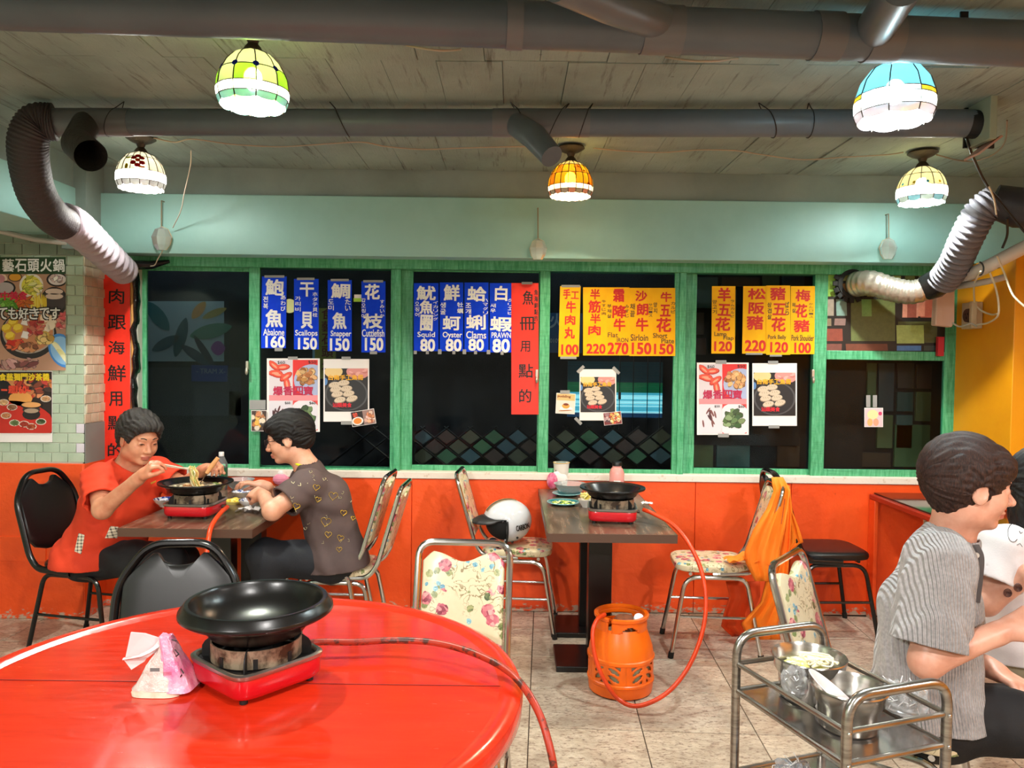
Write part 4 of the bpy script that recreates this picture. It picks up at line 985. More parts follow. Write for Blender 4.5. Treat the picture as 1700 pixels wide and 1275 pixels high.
def c_mush(m, fx, fy, W, H, d, rg):
    rc(m, fx(0.03), fy(.03), fx(.97), fy(.97), d, '#4a3a34'); pile(m, fx(.4), fy(.5), W * .4, H * .42, W * .16, H * .12, d - .0002, ['#d9a27a', '#efe0cc', '#c07a4e', '#3a3434', '#e8b050'], 20, rg)
def c_egg(m, fx, fy, W, H, d, rg):
    rc(m, fx(0.02), fy(.03), fx(.5), fy(.97), d, '#2a1c1a'); rc(m, fx(.5), fy(.03), fx(.98), fy(.97), d, '#9a7a72')
    el(m, fx(.25), fy(.66), W * .24, H * .28, d - .0001, '#efe6de'); el(m, fx(.25), fy(.66), W * .17, H * .2, d - .0002, '#e8862e'); pile(m, fx(.75), fy(.5), W * .2, H * .36, W * .08, H * .13, d - .0002, ['#e0a080', '#c87850', '#e8c0b0'], 14, rg); pile(m, fx(.25), fy(.25), W * .16, H * .1, W * .05, H * .08, d - .0002, ['#b03020', '#d04a30'], 6, rg)
def c_pud(m, fx, fy, W, H, d, rg):
    rc(m, fx(0.03), fy(.03), fx(.97), fy(.35), d, '#f0b878'); rc(m, fx(.03), fy(.35), fx(.97), fy(.97), d, '#efd9cc'); el(m, fx(.55), fy(.74), W * .34, H * .1, d - .0001, '#fbf6f0'); el(m, fx(.52), fy(.62), W * .2, H * .13, d - .0002, '#e8a040'); el(m, fx(.52), fy(.54), W * .14, H * .06, d - .0003, '#7a3414'); el(m, fx(.5), fy(.84), W * .36, H * .03, d - .0003, '#a86a3a', .1)
def c_corn(m, fx, fy, W, H, d, rg):
    rc(m, fx(0.02), fy(.03), fx(.98), fy(.97), d, '#7a3030'); pile(m, fx(.65), fy(.5), W * .3, H * .4, W * .08, H * .1, d - .0002, ['#f0c070', '#e8a850', '#f4d8a0', '#c84a30'], 30, rg); pile(m, fx(.2), fy(.5), W * .16, H * .4, W * .08, H * .1, d - .0002, ['#9a7078', '#5a3a44', '#c0a0a0'], 14, rg)
def c_rice(m, fx, fy, W, H, d, rg):
    rc(m, fx(0.03), fy(.03), fx(.97), fy(.97), d, '#d9c0c4'); el(m, fx(.45), fy(.35), W * .3, H * .25, d - .0001, '#f2dca0'); el(m, fx(.3), fy(.75), W * .15, H * .2, d - .0001, '#e8b070'); el(m, fx(.62), fy(.75), W * .15, H * .2, d - .0001, '#e0a080'); el(m, fx(.85), fy(.3), W * .1, H * .1, d - .0002, '#d0406a')
card('square mushroom picture card on the green stile by the abalone strip', 417, 681, 443, 716, c_mush, 0, 4.572)
card('tilted picture card with an egg dish at the foot of a dumpling poster', 583, 681, 623, 706, c_egg, D2(-9))
t, R = card('square picture card reading pudding beside the lattice window poster', 923, 653, 955, 687, c_pud, D2(3))
m = MB(); write(m, 'pudding', 925, 656, 947, 661, D_SIGN - .0085, .03); m.v = [tuple(R @ Vector(p)) for p in m.v]; m.build('lettering', pbr('brown_print', '#7a4a1c', .5), t, W=True, smooth=False)
m = MB(); sheet(m, 930, 648, 946, 654, D_SIGN - .0075); m.build('tape', TAPE, t, W=True)
card('small picture card of golden kernels below the smallest dumpling poster', 1002, 684, 1032, 705, c_corn, D2(-6))
t, R = card('small pink picture card alone on the lower right pane', 1435, 677, 1466, 709, c_rice, 0)
for a in (1438, 1449): m = MB(); sheet(m, a, 656, a + 7, 676, D_SIGN - .005); m.build('tape', TAPE, t, W=True)
tag(MB().lathe([(0, 0), (.04, 0), (.042, .003), (0, .003)], 24, T(P(481, 508, 4.588)) @ RX(math.pi / 2)).build('round_sticker', pbr('pale_yellow_sticker', '#dfe6a0', .4), at=P(481, 508, 4.588)), 'pale yellow round sticker between the Abalone and Scallops strips', 'sticker')
stt = thing('small_sticker', 'tiny white and lime sticker left of the Cuttlefish strip', 'sticker', P(594, 495, 4.59))
m = MB(); sheet(m, 588, 489, 600, 495, 4.59); m.build('white_half', PAPER, stt, W=True); m = MB(); sheet(m, 587, 495, 600, 501, 4.59); m.build('lime_half', pbr('lime_sticker', '#a8d838', .4), stt, W=True)
m = MB(); sheet(m, 414, 664, 441, 680, 4.575); tag(m.build('clear_tape', TAPE, at=P(430, 672, 4.575)), 'crumpled clear tape above the mushroom picture card', 'tape')

# ---- posters on the tiled pillar
DT = 4.322
t = thing('hotpot_poster', 'large hot pot poster with a green header on the tiled pillar', 'poster', P(30, 520, DT))
m = MB(); sheet(m, -60, 427, 109, 615, DT); m.build('paper', PAPER, t, W=True, smooth=False)
m = MB(); sheet(m, -60, 427, 109, 455, DT - .0008); m.build('header', pbr('dark_green_print', '#234424', .5), t, W=True, smooth=False)
e = DT - .0012; rg = random.Random(8); m = MB()
CLIP[0] = (-60, 455, 109, 615); rc(m, -60, 455, 109, 615, e, '#b98d72')
for (x, y, a, b, c, c2) in ((-8, 463, 20, 12, '#e9d2bc', '#c98a94'), (25, 460, 12, 8, '#6a4a38', '#e0a030'), (52, 474, 20, 20, '#ede6da', '#e6dc50'), (95, 464, 18, 12, '#2a2022', '#e4d8d8'), (8, 478, 18, 12, '#2a2628', '#b8aeb0'), (90, 500, 23, 24, '#2c2628', '#4a3f44')):
    el(m, x, y, a, b, e - .0002, c, 0, 22); el(m, x, y, a * .82, b * .78, e - .0003, c2, 0, 22)
pile(m, 52, 474, 14, 14, 7, 2.5, e - .0004, ['#e8e060', '#f2eca0', '#c8cc48'], 22, rg); pile(m, 95, 462, 10, 6, 5, 3, e - .0004, ['#f0e6e6', '#d8b8b8'], 10, rg)
for y in (484, 492): el(m, 90, y, 15, 5, e - .0005, '#e6cfc6', 0, 14)
pile(m, 12, 505, 14, 12, 8, 2, e - .0006, ['#6fae3a', '#8ac850', '#4a8a2a'], 26, rg); pile(m, 38, 503, 12, 10, 8, 2, e - .0006, ['#e07a30', '#d85a28'], 22, rg)
for k in range(12): el(m, 52 + k * 2.2, 502 + rg.uniform(-3, 3), 1.6, 13, e - .0007 - k * .00002, rg.choice(('#f0cf3a', '#f6e060')), rg.uniform(-.1, .35), 8)
el(m, 47, 556, 47, 40, e - .0009, '#241c1c', 0, 34); el(m, 47, 552, 43, 35, e - .001, '#a89a90', 0, 34); el(m, 47, 551, 41, 33, e - .0011, '#c98458', 0, 34)
for (x, y) in ((22, 535), (11, 545), (30, 545), (17, 558)): el(m, x, y, 9, 8, e - .0013, '#e0ae20', .3, 6); el(m, x - 1, y - 2, 8, 5.5, e - .0014, '#f6d848', .3, 6)
for (x, y) in ((42, 534), (42, 556)): el(m, x, y, 9, 8, e - .0013, '#d9cfc8', .5, 4); el(m, x, y, 8, 7, e - .0014, '#f8f2ee', .5, 4)
pile(m, 60, 545, 12, 14, 6, 2.5, e - .0014, ['#c85048', '#d87a68', '#b83a34'], 26, rg); pile(m, 27, 572, 10, 8, 8, 3.5, e - .0014, ['#d83a28', '#e86a40'], 10, rg)
for (x, y) in ((74, 528), (84, 540), (76, 545), (88, 530)): el(m, x, y, 8, 8, e - .0016, '#f2d8b8', 0, 12); el(m, x, y, 7, 7, e - .0017, '#f8e6cc', 0, 12)
pile(m, 48, 578, 14, 7, 5, 4, e - .0016, ['#b8744a', '#d89a68', '#8e5a38'], 18, rg); pile(m, 76, 562, 12, 8, 6, 5, e - .0016, ['#c8a04a', '#a87838', '#e0c070'], 14, rg)
pile(m, 103, 535, 7, 16, 5, 3, e - .0012, ['#d85a5a', '#e89a90'], 16, rg)
el(m, 104, 582, 22, 30, e - .0012, '#3f86d0', .5, 22); el(m, 104, 582, 19, 25, e - .0013, '#8ec0ea', .5, 22)
for k in range(9): el(m, 92 + k * 2.3, 572 + k * 3.2, 9, 3.5, e - .0014 - k * .00003, rg.choice(('#e6e2a0', '#f0edc0')), -.6, 10)
pile(m, 20, 604, 36, 8, 10, 4, e - .0009, ['#a86a60', '#7a4a44', '#c09088'], 22, rg)
m.build('print', PRINT, t, W=True, smooth=False)
m = MB()
for i, ch in enumerate('藝石頭火鍋'): write(m, ch, 4 + i * 21, 430, 23 + i * 21, 451, DT - .002, .02)
m.build('header_lettering', INKW, t, W=True, smooth=False)
m = MB()
for i, ch in enumerate('中美食'): write(m, ch, 1 + i * 15, 484, 15 + i * 15, 498, DT - .0045, .05)
m.build('lettering', pbr('pink_red_print', '#d8284a', .5), t, W=True, smooth=False)
m = MB(); m2 = MB()
for i, ch in enumerate('ても好きです'):
    q = (-4 + i * 17.5, 511, 12 + i * 17.5, 530)
    write(m, ch, *q, DT - .0048, .02); write(m2, ch, q[0] - 1, q[1] - 1, q[2] + 1, q[3] + 1, DT - .0044, .09)
m.build('white_lettering', INKW, t, W=True, smooth=False); m2.build('lettering_outline', INKK, t, W=True, smooth=False)
t = thing('sauce_poster', 'smaller poster of a laid red table on the tiled pillar', 'poster', P(30, 670, DT))
m = MB(); sheet(m, -60, 616, 87, 734, DT, lean=0); m.build('paper', PAPER, t, W=True, smooth=False)
rg = random.Random(15); m = MB(); CLIP[0] = (-60, 617, 86, 719); rc(m, -60, 617, 86, 719, e, '#2a1c1a')
pile(m, 50, 640, 40, 16, 9, 4, e - .0002, ['#d07a48', '#8a4a34', '#e09a60', '#3a2a2c', '#b83a2a'], 50, rg)
el(m, 30, 700, 62, 34, e - .003, '#c0281c', -.15, 30); el(m, 34, 662, 20, 12, e - .003, '#e8a050', 0, 12)
el(m, 52, 688, 15, 9, e - .0033, '#20181a', 0, 16); el(m, 52, 680, 15, 6, e - .0034, '#3a2c2a', 0, 16); el(m, 52, 673, 18, 6, e - .0035, '#1c1616', 0, 20); el(m, 52, 672, 16, 4.5, e - .0036, '#e0a060', 0, 20); el(m, 52, 682, 12, 4, e - .0037, '#a89078', 0, 12)
for (x, y, c) in ((20, 676, '#8a5a3a'), (68, 700, '#4a5a34'), (24, 702, '#6a7a4a'), (52, 708, '#a8482a'), (10, 690, '#b87848'), (76, 662, '#c89a6a'), (40, 704, '#9a3020'), (6, 668, '#d0a070')):
    el(m, x, y, 9, 5.5, e - .0033, '#d8c8b8', 0, 14); el(m, x, y, 7.5, 4.2, e - .0034, c, 0, 12); pile(m, x, y, 5, 3, 3, 1.5, e - .0035, [c, vary(c, rg, 30)], 7, rg)
el(m, 5, 645, 14, 14, e - .003, '#14141c', 0, 14)
m.build('print', PRINT, t, W=True, smooth=False)
m = MB()
for i, ch in enumerate('食藝獨門沙茶醬'): write(m, ch, -1 + i * 12, 620, 10 + i * 12, 632, DT - .006, .04)
m.build('yellow_lettering', pbr('lemon_print', '#f0d020', .5), t, W=True, smooth=False)
m = MB(); write(m, '一', 2, 646, 12, 649, DT - .006, .06); write(m, '瓶', 14, 640, 26, 653, DT - .006, .05); write(m, '160~', 27, 641, 51, 653, DT - .006, .05)
m.build('red_lettering', pbr('orange_red_print', '#e84a30', .5), t, W=True, smooth=False)
# ================================================================ furniture makers (local: front of a chair looks along +x)
def floral():
    m = NT('rose_print_fabric'); co = m.coord('Object'); a = '#e6d5ad'
    base = m.mix(m.ramp(m.noise(co, 30, 3), [(.3, 0.), (.7, .35)]), '#dccdab', '#cbb992')
    # scrolling stems: thin level sets of a noise field
    nz = m.noise(co, 26, 2, .5, 1.2); line = m.ramp(m.math('ABSOLUTE', m.math('SUBTRACT', nz, .5)), [(.0, 1.0), (.018, 1.), (.03, 0.0)])
    gate = m.ramp(m.noise(co, 9, 2), [(.45, 0.), (.55, 1.)])
    base = m.mix(m.math('MULTIPLY', line, gate), base, '#8a7a52')
    def blobs(sc, lo, stops, off, base):
        mp = m.n('ShaderNodeMapping'); mp.inputs['Location'].default_value = off; m.l(co, mp.inputs[0])
        wob = m.n('ShaderNodeVectorMath', operation='ADD'); m.l(mp.outputs[0], wob.inputs[0])
        nn = m.n('ShaderNodeTexNoise'); nn.inputs['Scale'].default_value = 70; m.l(co, nn.inputs['Vector'])
        sc_ = m.n('ShaderNodeVectorMath', operation='SCALE'); sc_.inputs['Scale'].default_value = .012; m.l(nn.outputs['Color'], sc_.inputs[0]); m.l(sc_.outputs[0], wob.inputs[1])
        v = m.n('ShaderNodeTexVoronoi'); v.inputs['Scale'].default_value = sc; v.inputs['Randomness'].default_value = .85; m.l(wob.outputs[0], v.inputs['Vector'])
        sp = m.n('ShaderNodeSeparateColor'); m.l(v.outputs['Color'], sp.inputs[0])
        keep = m.math('GREATER_THAN', sp.outputs[0], lo); inside = m.math('LESS_THAN', v.outputs['Distance'], .34)
        pet = m.n('ShaderNodeTexVoronoi'); pet.inputs['Scale'].default_value = sc * 5.5; m.l(co, pet.inputs['Vector'])
        sp2 = m.n('ShaderNodeSeparateColor'); m.l(pet.outputs['Color'], sp2.inputs[0])
        colr = m.ramp(m.math('ADD', m.math('MULTIPLY', sp2.outputs[1], .6), m.math('MULTIPLY', sp.outputs[1], .4)), stops)
        return m.mix(m.math('MULTIPLY', keep, inside), base, colr)
    base = blobs(26, .35, [(.1, '#3f5030'), (.5, '#7f8a55'), (.9, '#a8a670')], (.3, .1, 0), base)
    base = blobs(15, .3, [(.1, '#7a1f34'), (.4, '#b85264'), (.65, '#dc8c8c'), (.9, '#efb8ac')], (0, 0, 0), base)
    base = blobs(38, .74, [(.1, '#3f7f9c'), (.6, '#7fb2bf'), (.9, '#b0cfc8')], (.7, .2, .1), base)
    m.base(base); m.set(rough=.35, coat=.25); m.b.inputs['Coat Roughness'].default_value = .25
    m.bump(m.noise(co, 90, 3), .06, .002); return m.m
FLORAL = floral()
BLKFR = pbr('black_enamel', '#0e0c0c', .22)
def superell(a, b, n=4.5, k=36):
    out = []
    for i in range(k):
        t = 2 * math.pi * i / k; c, s_ = math.cos(t), math.sin(t)
        out.append((a * math.copysign(abs(c) ** (2 / n), c), b * math.copysign(abs(s_) ** (2 / n), s_)))
    return out
def cushion(m, a, b, z0, h, cx=0, mi=0):
    o = superell(a, b); rings = []
    for f, s_ in ((0, .93), (.12, .985), (.4, 1), (.7, .985), (.88, .93), (.97, .8), (1.03, .5), (1.05, .2)):
        rings.append([(cx + x * s_, y * s_, z0 + h * f) for x, y in o])
    m.loft(rings, mi=mi)
def pad(m, outl, M, t):
    cx = sum(p[0] for p in outl) / len(outl); cz = sum(p[1] for p in outl) / len(outl); rings = []
    for d, s_ in ((-t * .5, .96), (-t * .35, 1), (t * .1, 1), (t * .35, .965), (t * .48, .88), (t * .55, .6), (t * .56, .25)):
        rings.append([M @ Vector((d, cx + (x - cx) * s_, cz + (z - cz) * s_)) for x, z in outl])
    m.loft(rings)
def make_chair(kind, label, group):
    fl = kind == 'floral'; t = thing('dining_chair', label, 'chair', (0, 0, 0), 0, group)
    FM, UP = (CHROME, FLORAL) if fl else (BLKFR, VINYL); R = .0115
    m = MB(); cushion(m, .195, .168 if fl else .185, .435, .045, .01); m.build('seat', UP, t)
    hw = .156 if fl else .188
    zt = .875 if fl else .895
    if fl:
        pts = [(.02, -hw, .43), (-.17, -hw, .44), (-.215, -hw, .50), (-.325, -hw, zt), (-.325, hw, zt), (-.215, hw, .50), (-.17, hw, .44), (.02, hw, .43)]
        loop = fillet(pts, .055, 6)
    else:
        pts = [(.02, -hw, .43), (-.17, -hw, .44), (-.215, -hw, .50), (-.292, -hw, .77), (-.32, -.10, zt), (-.32, .10, zt), (-.292, hw, .77), (-.215, hw, .50), (-.17, hw, .44), (.02, hw, .43)]
        loop = fillet(pts, .06, 6)
    MB().tube(loop, R if fl else .0135, 10, sq=1.0 if fl else 1.25).build('back_frame', FM, t)
    # backrest pad in its own leaning plane
    lean = math.atan2(.11, .375); M = T(-.215, 0, .50) @ RY(-lean); L = .39 if fl else .41; w_ = hw - .017
    ol = []
    N = 24
    if fl:
        for k in range(N + 1):
            u = -1 + 2 * k / N; z = L - .028 - .035 * math.exp(-(u * 2.2) ** 2) - .035 * max(0, abs(u) - .75) / .25 * abs(u)
            ol.append((w_ * u, z))
        ol += [(w_, .06), (w_ * .92, .035), (-w_ * .92, .035), (-w_, .06)]
    else:
        for k in range(N + 1):
            u = -1 + 2 * k / N; au = abs(u)
            z = (.285 + .10 * (1 - max(0, (au - .45)) / .55) ** .8) if au > .45 else .385
            if au < .42: z -= .045 * math.sqrt(max(0, 1 - (au / .42) ** 2))
            ol.append(((w_ + .002) * u, z))
        ol += [(w_, .08), (w_ * .8, .035), (w_ * .4, .012), (-w_ * .4, .012), (-w_ * .8, .035), (-w_, .08)]
    m = MB(); pad(m, ol[::-1], M, .03); m.build('backrest', UP, t)
    for s_ in (-1, 1):
        y = s_ * (.148 if fl else .165); yo = s_ * (.175 if fl else .195)
        fr = fillet([(.225, yo, .012), (.155, y, .41), (-.04, y, .41)], .07, 6)
        rr = fillet([(-.225, yo, .012), (-.15, y, .41), (-.04, y, .41)], .07, 6)
        MB().tube(fr, R, 10).build('leg', FM, t); MB().tube(rr, R, 10).build('leg', FM, t)
        MB().tube([(.19, (y + yo) / 2, .21), (-.19, (y + yo) / 2, .21)], R * .62, 8).build('stretcher', FM, t)
        for x in (.226, -.226): MB().tube([(x, yo, 0), (x - .004 * math.copysign(1, x), yo, .03)], R * 1.25, 10).build('leg_cap', RUBBER, t)
    MB().tube([(.13, -.148, .425), (.13, .148, .425)], R * .8, 8).build('seat_rail', FM, t)
    return t
GF, GBK = 'rose print dining chairs', 'black vinyl dining chairs'
fc = make_chair('floral', 'rose print chair holding the white helmet', GF)
bc = make_chair('black', 'black vinyl chair at the far left by the tiled pillar', GBK)
def put(o, x, y, rz, z=0): o.location = (x, y, z); o.rotation_euler = (0, 0, rz); return o
# placements (floor positions measured from the photograph)
put(fc, .035, 4.29, D2(-4))
dup(fc, (-.85, 3.85, .0), D2(180 - 2), 'lower rose print chair of the nested pair by the window wall', GF)
dup(fc, (-.925, 3.835, .052), D2(180 - 2), 'upper rose print chair of the nested pair, sat on by the person in heart shirt', GF)
dup(fc, (-.172, 2.29, 0), D2(-93), 'rose print chair pushed under the red round table, back to the window', GF)
dup(fc, (1.06, 4.02, 0), D2(176), 'rose print chair facing the helmet table, with cloth over its back', GF)
dup(fc, (1.15, 2.27, 0), D2(-38), 'rose print chair behind the steel trolley, under the person in grey knit', GF)
put(bc, -2.13, 3.92, D2(-12))
dup(bc, (-1.03, 2.155, 0), D2(-84), 'black vinyl chair with hand slot behind the red round table', GBK)
dup(bc, (1.77, 4.31, 0), D2(2), 'black vinyl chair with empty seat left of the red-edged table', GBK)

# ---------------------------------------------------------------- tables
def walnut():
    m = NT('dark_walnut_laminate'); co = m.coord('Object', (9, 1, 1))
    f = m.noise(co, 4, 6, .55, .2); a = m.ramp(f, [(.3, '#4a372b'), (.5, '#66503f'), (.62, '#7d6653'), (.75, '#5c4737')])
    m.base(a); m.set(rough=.24); return m.m
WAL = walnut(); EDGE = pbr('walnut_edge_band', '#52382b', .4); LACQ = pbr('black_lacquer', '#0c0a0a', .3)
def ped_table(label, x0, x1, y0, y1):
    t = thing('dining_table', label, 'table', ((x0 + x1) / 2, (y0 + y1) / 2, 0), 0, 'walnut pedestal tables'); a, b = (x1 - x0) / 2, (y1 - y0) / 2
    MB().bb(-a + .002, a - .002, -b + .002, b - .002, .715, .741).build('tabletop', WAL, t)
    m = MB(); m.bb(-a, a, -b - .002, -b + .004, .7, .7395); m.bb(-a, a, b - .004, b + .002, .7, .7395); m.bb(-a - .002, -a + .004, -b, b, .7, .7395); m.bb(a - .004, a + .002, -b, b, .7, .7395)
    for n_, q in (('edge_band', (-a, a, -b - .002, -b + .003)), ('edge_band', (-a, a, b - .003, b + .002)), ('edge_band', (-a - .002, -a + .003, -b, b)), ('edge_band', (a - .003, a + .002, -b, b))):
        MB().bb(*q, .703, .7405).build(n_, EDGE, t)
    MB().bb(-a + .03, a - .03, -b + .03, b - .03, .700, .716).build('under_frame', LACQ, t)
    for yy in (-b * .23, b * .56):
        MB().bb(-.22, .22, yy - .15, yy + .15, 0, .028).build('base_plate', LACQ, t, bevel=.004)
        MB().bb(-.06, .055, yy - .045, yy + .045, .028, .70).build('pedestal', LACQ, t, bevel=.003)
    return t
tR = ped_table('walnut pedestal table with the white helmet chair beside it', .165, .735, 3.36, 4.53)
tL = ped_table('walnut pedestal table between the two diners by the left window', -1.725, -1.135, 3.36, 4.53)
# red edged table by the right pillar
t = thing('side_table', 'dark glass table with a red edge by the right pillar', 'table', (2.36, 4.0, 0))
MB().bb(2.15, 2.60, 3.62, 4.53, .735, .745).build('tabletop', pbr('smoked_glass', '#16140f', .08, c2='#1c1a16', ns=2), t, W=True)
MB().bb(2.125, 2.612, 3.59, 4.54, .705, .736).build('edge', pbr('dark_red_edge', '#a62a18', .3), t, W=True, bevel=.006)
for (x, y) in ((2.28, 4.2), (2.55, 4.4), (2.24, 3.7), (2.55, 3.7)): MB().tube([(x, y, 0), (x, y, .71)], .014, 10).build('leg', CHROME, t, W=True)
MB().bb(2.128, 2.15, 4.47, 4.545, 0, .705).build('support_board', ORANGE, t, W=True, bevel=.002)

# red round table
REDT = NT('red_lacquered_top'); co = REDT.coord('Object', (1, 6, 1))
REDT.base(REDT.mix(REDT.ramp(REDT.noise(co, 5, 6, .65), [(.35, 0.), (.7, 1.)]), '#dd3418', '#c82a12')); REDT.set(rough=REDT.ramp(REDT.noise(REDT.coord('Object', (2, 14, 1)), 7, 6, .7), [(.4, .14), (.75, .3)]), coat=.3)
REDT.bump(REDT.noise(REDT.coord('Object', (3, 22, 1)), 6, 4), .03, .003); REDT = REDT.m
cx, cy, R_ = -.625, 1.745, .655
rt = thing('round_table', 'large red round folding table in the foreground', 'table', (cx, cy, 0))
MB().lathe([(0, .742), (R_ - .053, .742), (R_ - .051, .742), (R_ - .050, .7421), (R_ - .038, .748), (R_ - .012, .750), (R_, .745), (R_ + .004, .735), (R_ + .002, .705), (R_ - .006, .695), (R_ - .03, .697), (R_ - .035, .722), (0, .722)], 96).build('tabletop', REDT, rt)
DRK = pbr('dark_groove', '#7a1208', .5)
def chord(yo):
    L = math.sqrt((R_ - .012) ** 2 - yo * yo); return L
for yo in (.02,): # fold line of the top
    MB().bb(-chord(yo), chord(yo), yo - .0012, yo + .0012, .7425, .7436).build('fold_line', DRK, rt)
for k in range(4):
    a = math.pi / 4 + k * math.pi / 2; x, y = .36 * math.cos(a), .36 * math.sin(a)
    MB().bb(x - .018, x + .018, y - .018, y + .018, 0, .71).build('leg', pbr('dark_red_paint', '#8c160e', .4), rt, bevel=.003)
for s_ in (-1, 1):
    MB().bb(-.26, .26, s_ * .255 - .012, s_ * .255 + .012, .30, .33).build('cross_bar', pbr('dark_red_paint', '#8c160e', .4), rt, bevel=.002)
    MB().bb(s_ * .255 - .012, s_ * .255 + .012, -.26, .26, .20, .23).build('cross_bar', pbr('dark_red_paint', '#8c160e', .4), rt, bevel=.002)

# ---------------------------------------------------------------- stoves
REDE = pbr('red_enamel', '#c1101c', .22, coat=.3); RUSTY = pbr('stained_steel', '#a08f78', .45, .35, c2='#3a2a1c', ns=16, nlo=.45, nhi=.6, bs=50, bst=.2)
TRIM = pbr('steel_trim', '#a9a39b', .3, .9); IRON = pbr('seasoned_iron', '#0f0e0e', .27, 0, bs=160, bst=.06, bd=.002); SOOT = pbr('sooty_iron', '#0b0a0a', .6)
def squircle(a, n=7, k=44): return superell(a, a, n, k)
def make_stove(label):
    t = thing('gas_stove', label, 'stove', (0, 0, 0), 0, 'red table stoves'); a = .114
    o = superell(a, a, 6.5, 52)
    MB().loft([[(x * s_, y * s_, z) for x, y in o] for z, s_ in ((.012, .93), (.015, .96), (.024, 1), (.058, 1), (.06, .99))]).build('body', REDE, t)
    MB().loft([[(x * s_, y * s_, z) for x, y in o] for z, s_ in ((.058, 1.015), (.062, 1.035), (.068, 1.035), (.071, 1.0), (.070, .95), (.066, .93), (.062, .92))]).build('top_trim', TRIM, t)
    MB().loft([[(x * s_, y * s_, .0625) for x, y in o] for s_ in (.93, .02)], caps=False).build('drip_tray', SOOT, t)
    MB().lathe([(.0995, .066), (.1025, .066), (.1025, .107), (.0995, .107)], 56).build('wind_ring', RUSTY, t)
    MB().lathe([(.035, .062), (.035, .09), (.0, .092)], 20).build('burner', SOOT, t)
    for k in range(8):
        b = k * math.pi / 4 + .2; M = RZ(b); MB().box(M @ Vector((.1025, 0, .078)), (.0035, .010, .022), M).build('ring_slot', SOOT, t)
    for k in range(4):
        b = k * math.pi / 2 + math.pi / 4; M = RZ(b)
        MB().prism([(.085, .062), (.124, .062), (.124, .088), (.118, .098), (.104, .108), (.085, .108)], .003, M).build('pan_support', SOOT, t)
    for sx_ in (-1, 1):
        for sy_ in (-1, 1): MB().tube([(sx_ * .085, sy_ * .085, 0), (sx_ * .085, sy_ * .085, .016)], .009, 12).build('foot', RUBBER, t)
    MB().tube([(.112, .03, .038), (.132, .03, .038)], .008, 10).build('gas_inlet', BRONZE, t)
    return t
ZT = .742
sF = make_stove('red table stove in the foreground on the red round table')
sF.location = (-.588, 1.778, .743); sF.rotation_euler = (0, 0, D2(50))
sR = dup(sF, (.487, 3.665, ZT), D2(-6), 'red table stove on the walnut table beside the helmet')
sL = dup(sF, (-1.505, 3.66, ZT), D2(-3), 'red table stove between the two diners')
def wok(label, loc, prof, group='black stone pans'):
    t = thing('stone_pan', label, 'pan', loc, 0, group); MB().lathe(prof, 64).build('bowl', IRON, t, ang=32); return t
wp1 = wok('thick rimmed black pan on the foreground stove', (-.588, 1.778, .743 + .1085), [(0, .003), (.082, 0), (.105, .010), (.138, .050), (.166, .054), (.1733, .0595), (.1736, .0605), (.1728, .0675), (.1723, .0685), (.1612, .0835), (.160, .0848), (.1575, .0862), (.150, .0857), (.1488, .0845), (.146, .078), (.139, .062), (.127, .047), (.108, .032), (.082, .020), (.048, .013), (0, .011)])
P2 = [(0, 0), (.085, 0), (.112, .010), (.128, .032), (.155, .042), (.1575, .047), (.156, .051), (.134, .046), (.122, .03), (.105, .012), (0, .008)]
wok('shallow black pan on the stove beside the helmet', (.487, 3.665, ZT + .1085), P2)
wp3 = wok('shallow black pan simmering between the two diners', (-1.505, 3.66, ZT + .1085), [(r * 1.09, z * 1.05) for r, z in P2])
m = MB(); m.lathe([(0, .03), (.125, .03)], 40); m.build('broth', pbr('milky_broth', '#b9a68c', .12, c2='#8c7a62', ns=30), wp3)
rg = random.Random(4)
for k in range(26):
    a, r = rg.uniform(0, 6.28), .12 * math.sqrt(rg.random()); MB().ball((r * math.cos(a), r * math.sin(a), .031), (rg.uniform(.008, .02), rg.uniform(.006, .012), .006), RZ(rg.uniform(0, 3)), 8, 5).build('food_piece', pbr('stew_piece', rg.choice(('#d8b888', '#a8703a', '#c8c0a0', '#6a7a3a')), .35), wp3)
# ---------------------------------------------------------------- gas cylinder
ORP = pbr('orange_plastic', '#f26a0c', .32, c2='#e25c08', ns=6); GRY = pbr('pale_grey_green_shell', '#8f9478', .4)
gc = thing('gas_cylinder', 'orange caged gas cylinder standing on the tiles', 'cylinder', (P(1032, 1000, 3.49).x, 3.49, 0))
MB().lathe([(0, .02), (.13, .02), (.138, .05), (.138, .2), (.12, .245), (.06, .27), (0, .275)], 40).build('inner_vessel', GRY, gc)
Rg = .148
MB().lathe([(.10, 0), (.132, 0), (.144, .008), (.147, .03), (.147, .052), (.152, .056), (.152, .066), (Rg, .07)], 48).build('foot_ring', ORP, gc)
MB().lathe([(Rg, .155), (.153, .158), (.153, .17), (.148, .174), (.143, .21), (.125, .262), (.112, .30)], 48).build('shoulder', ORP, gc)
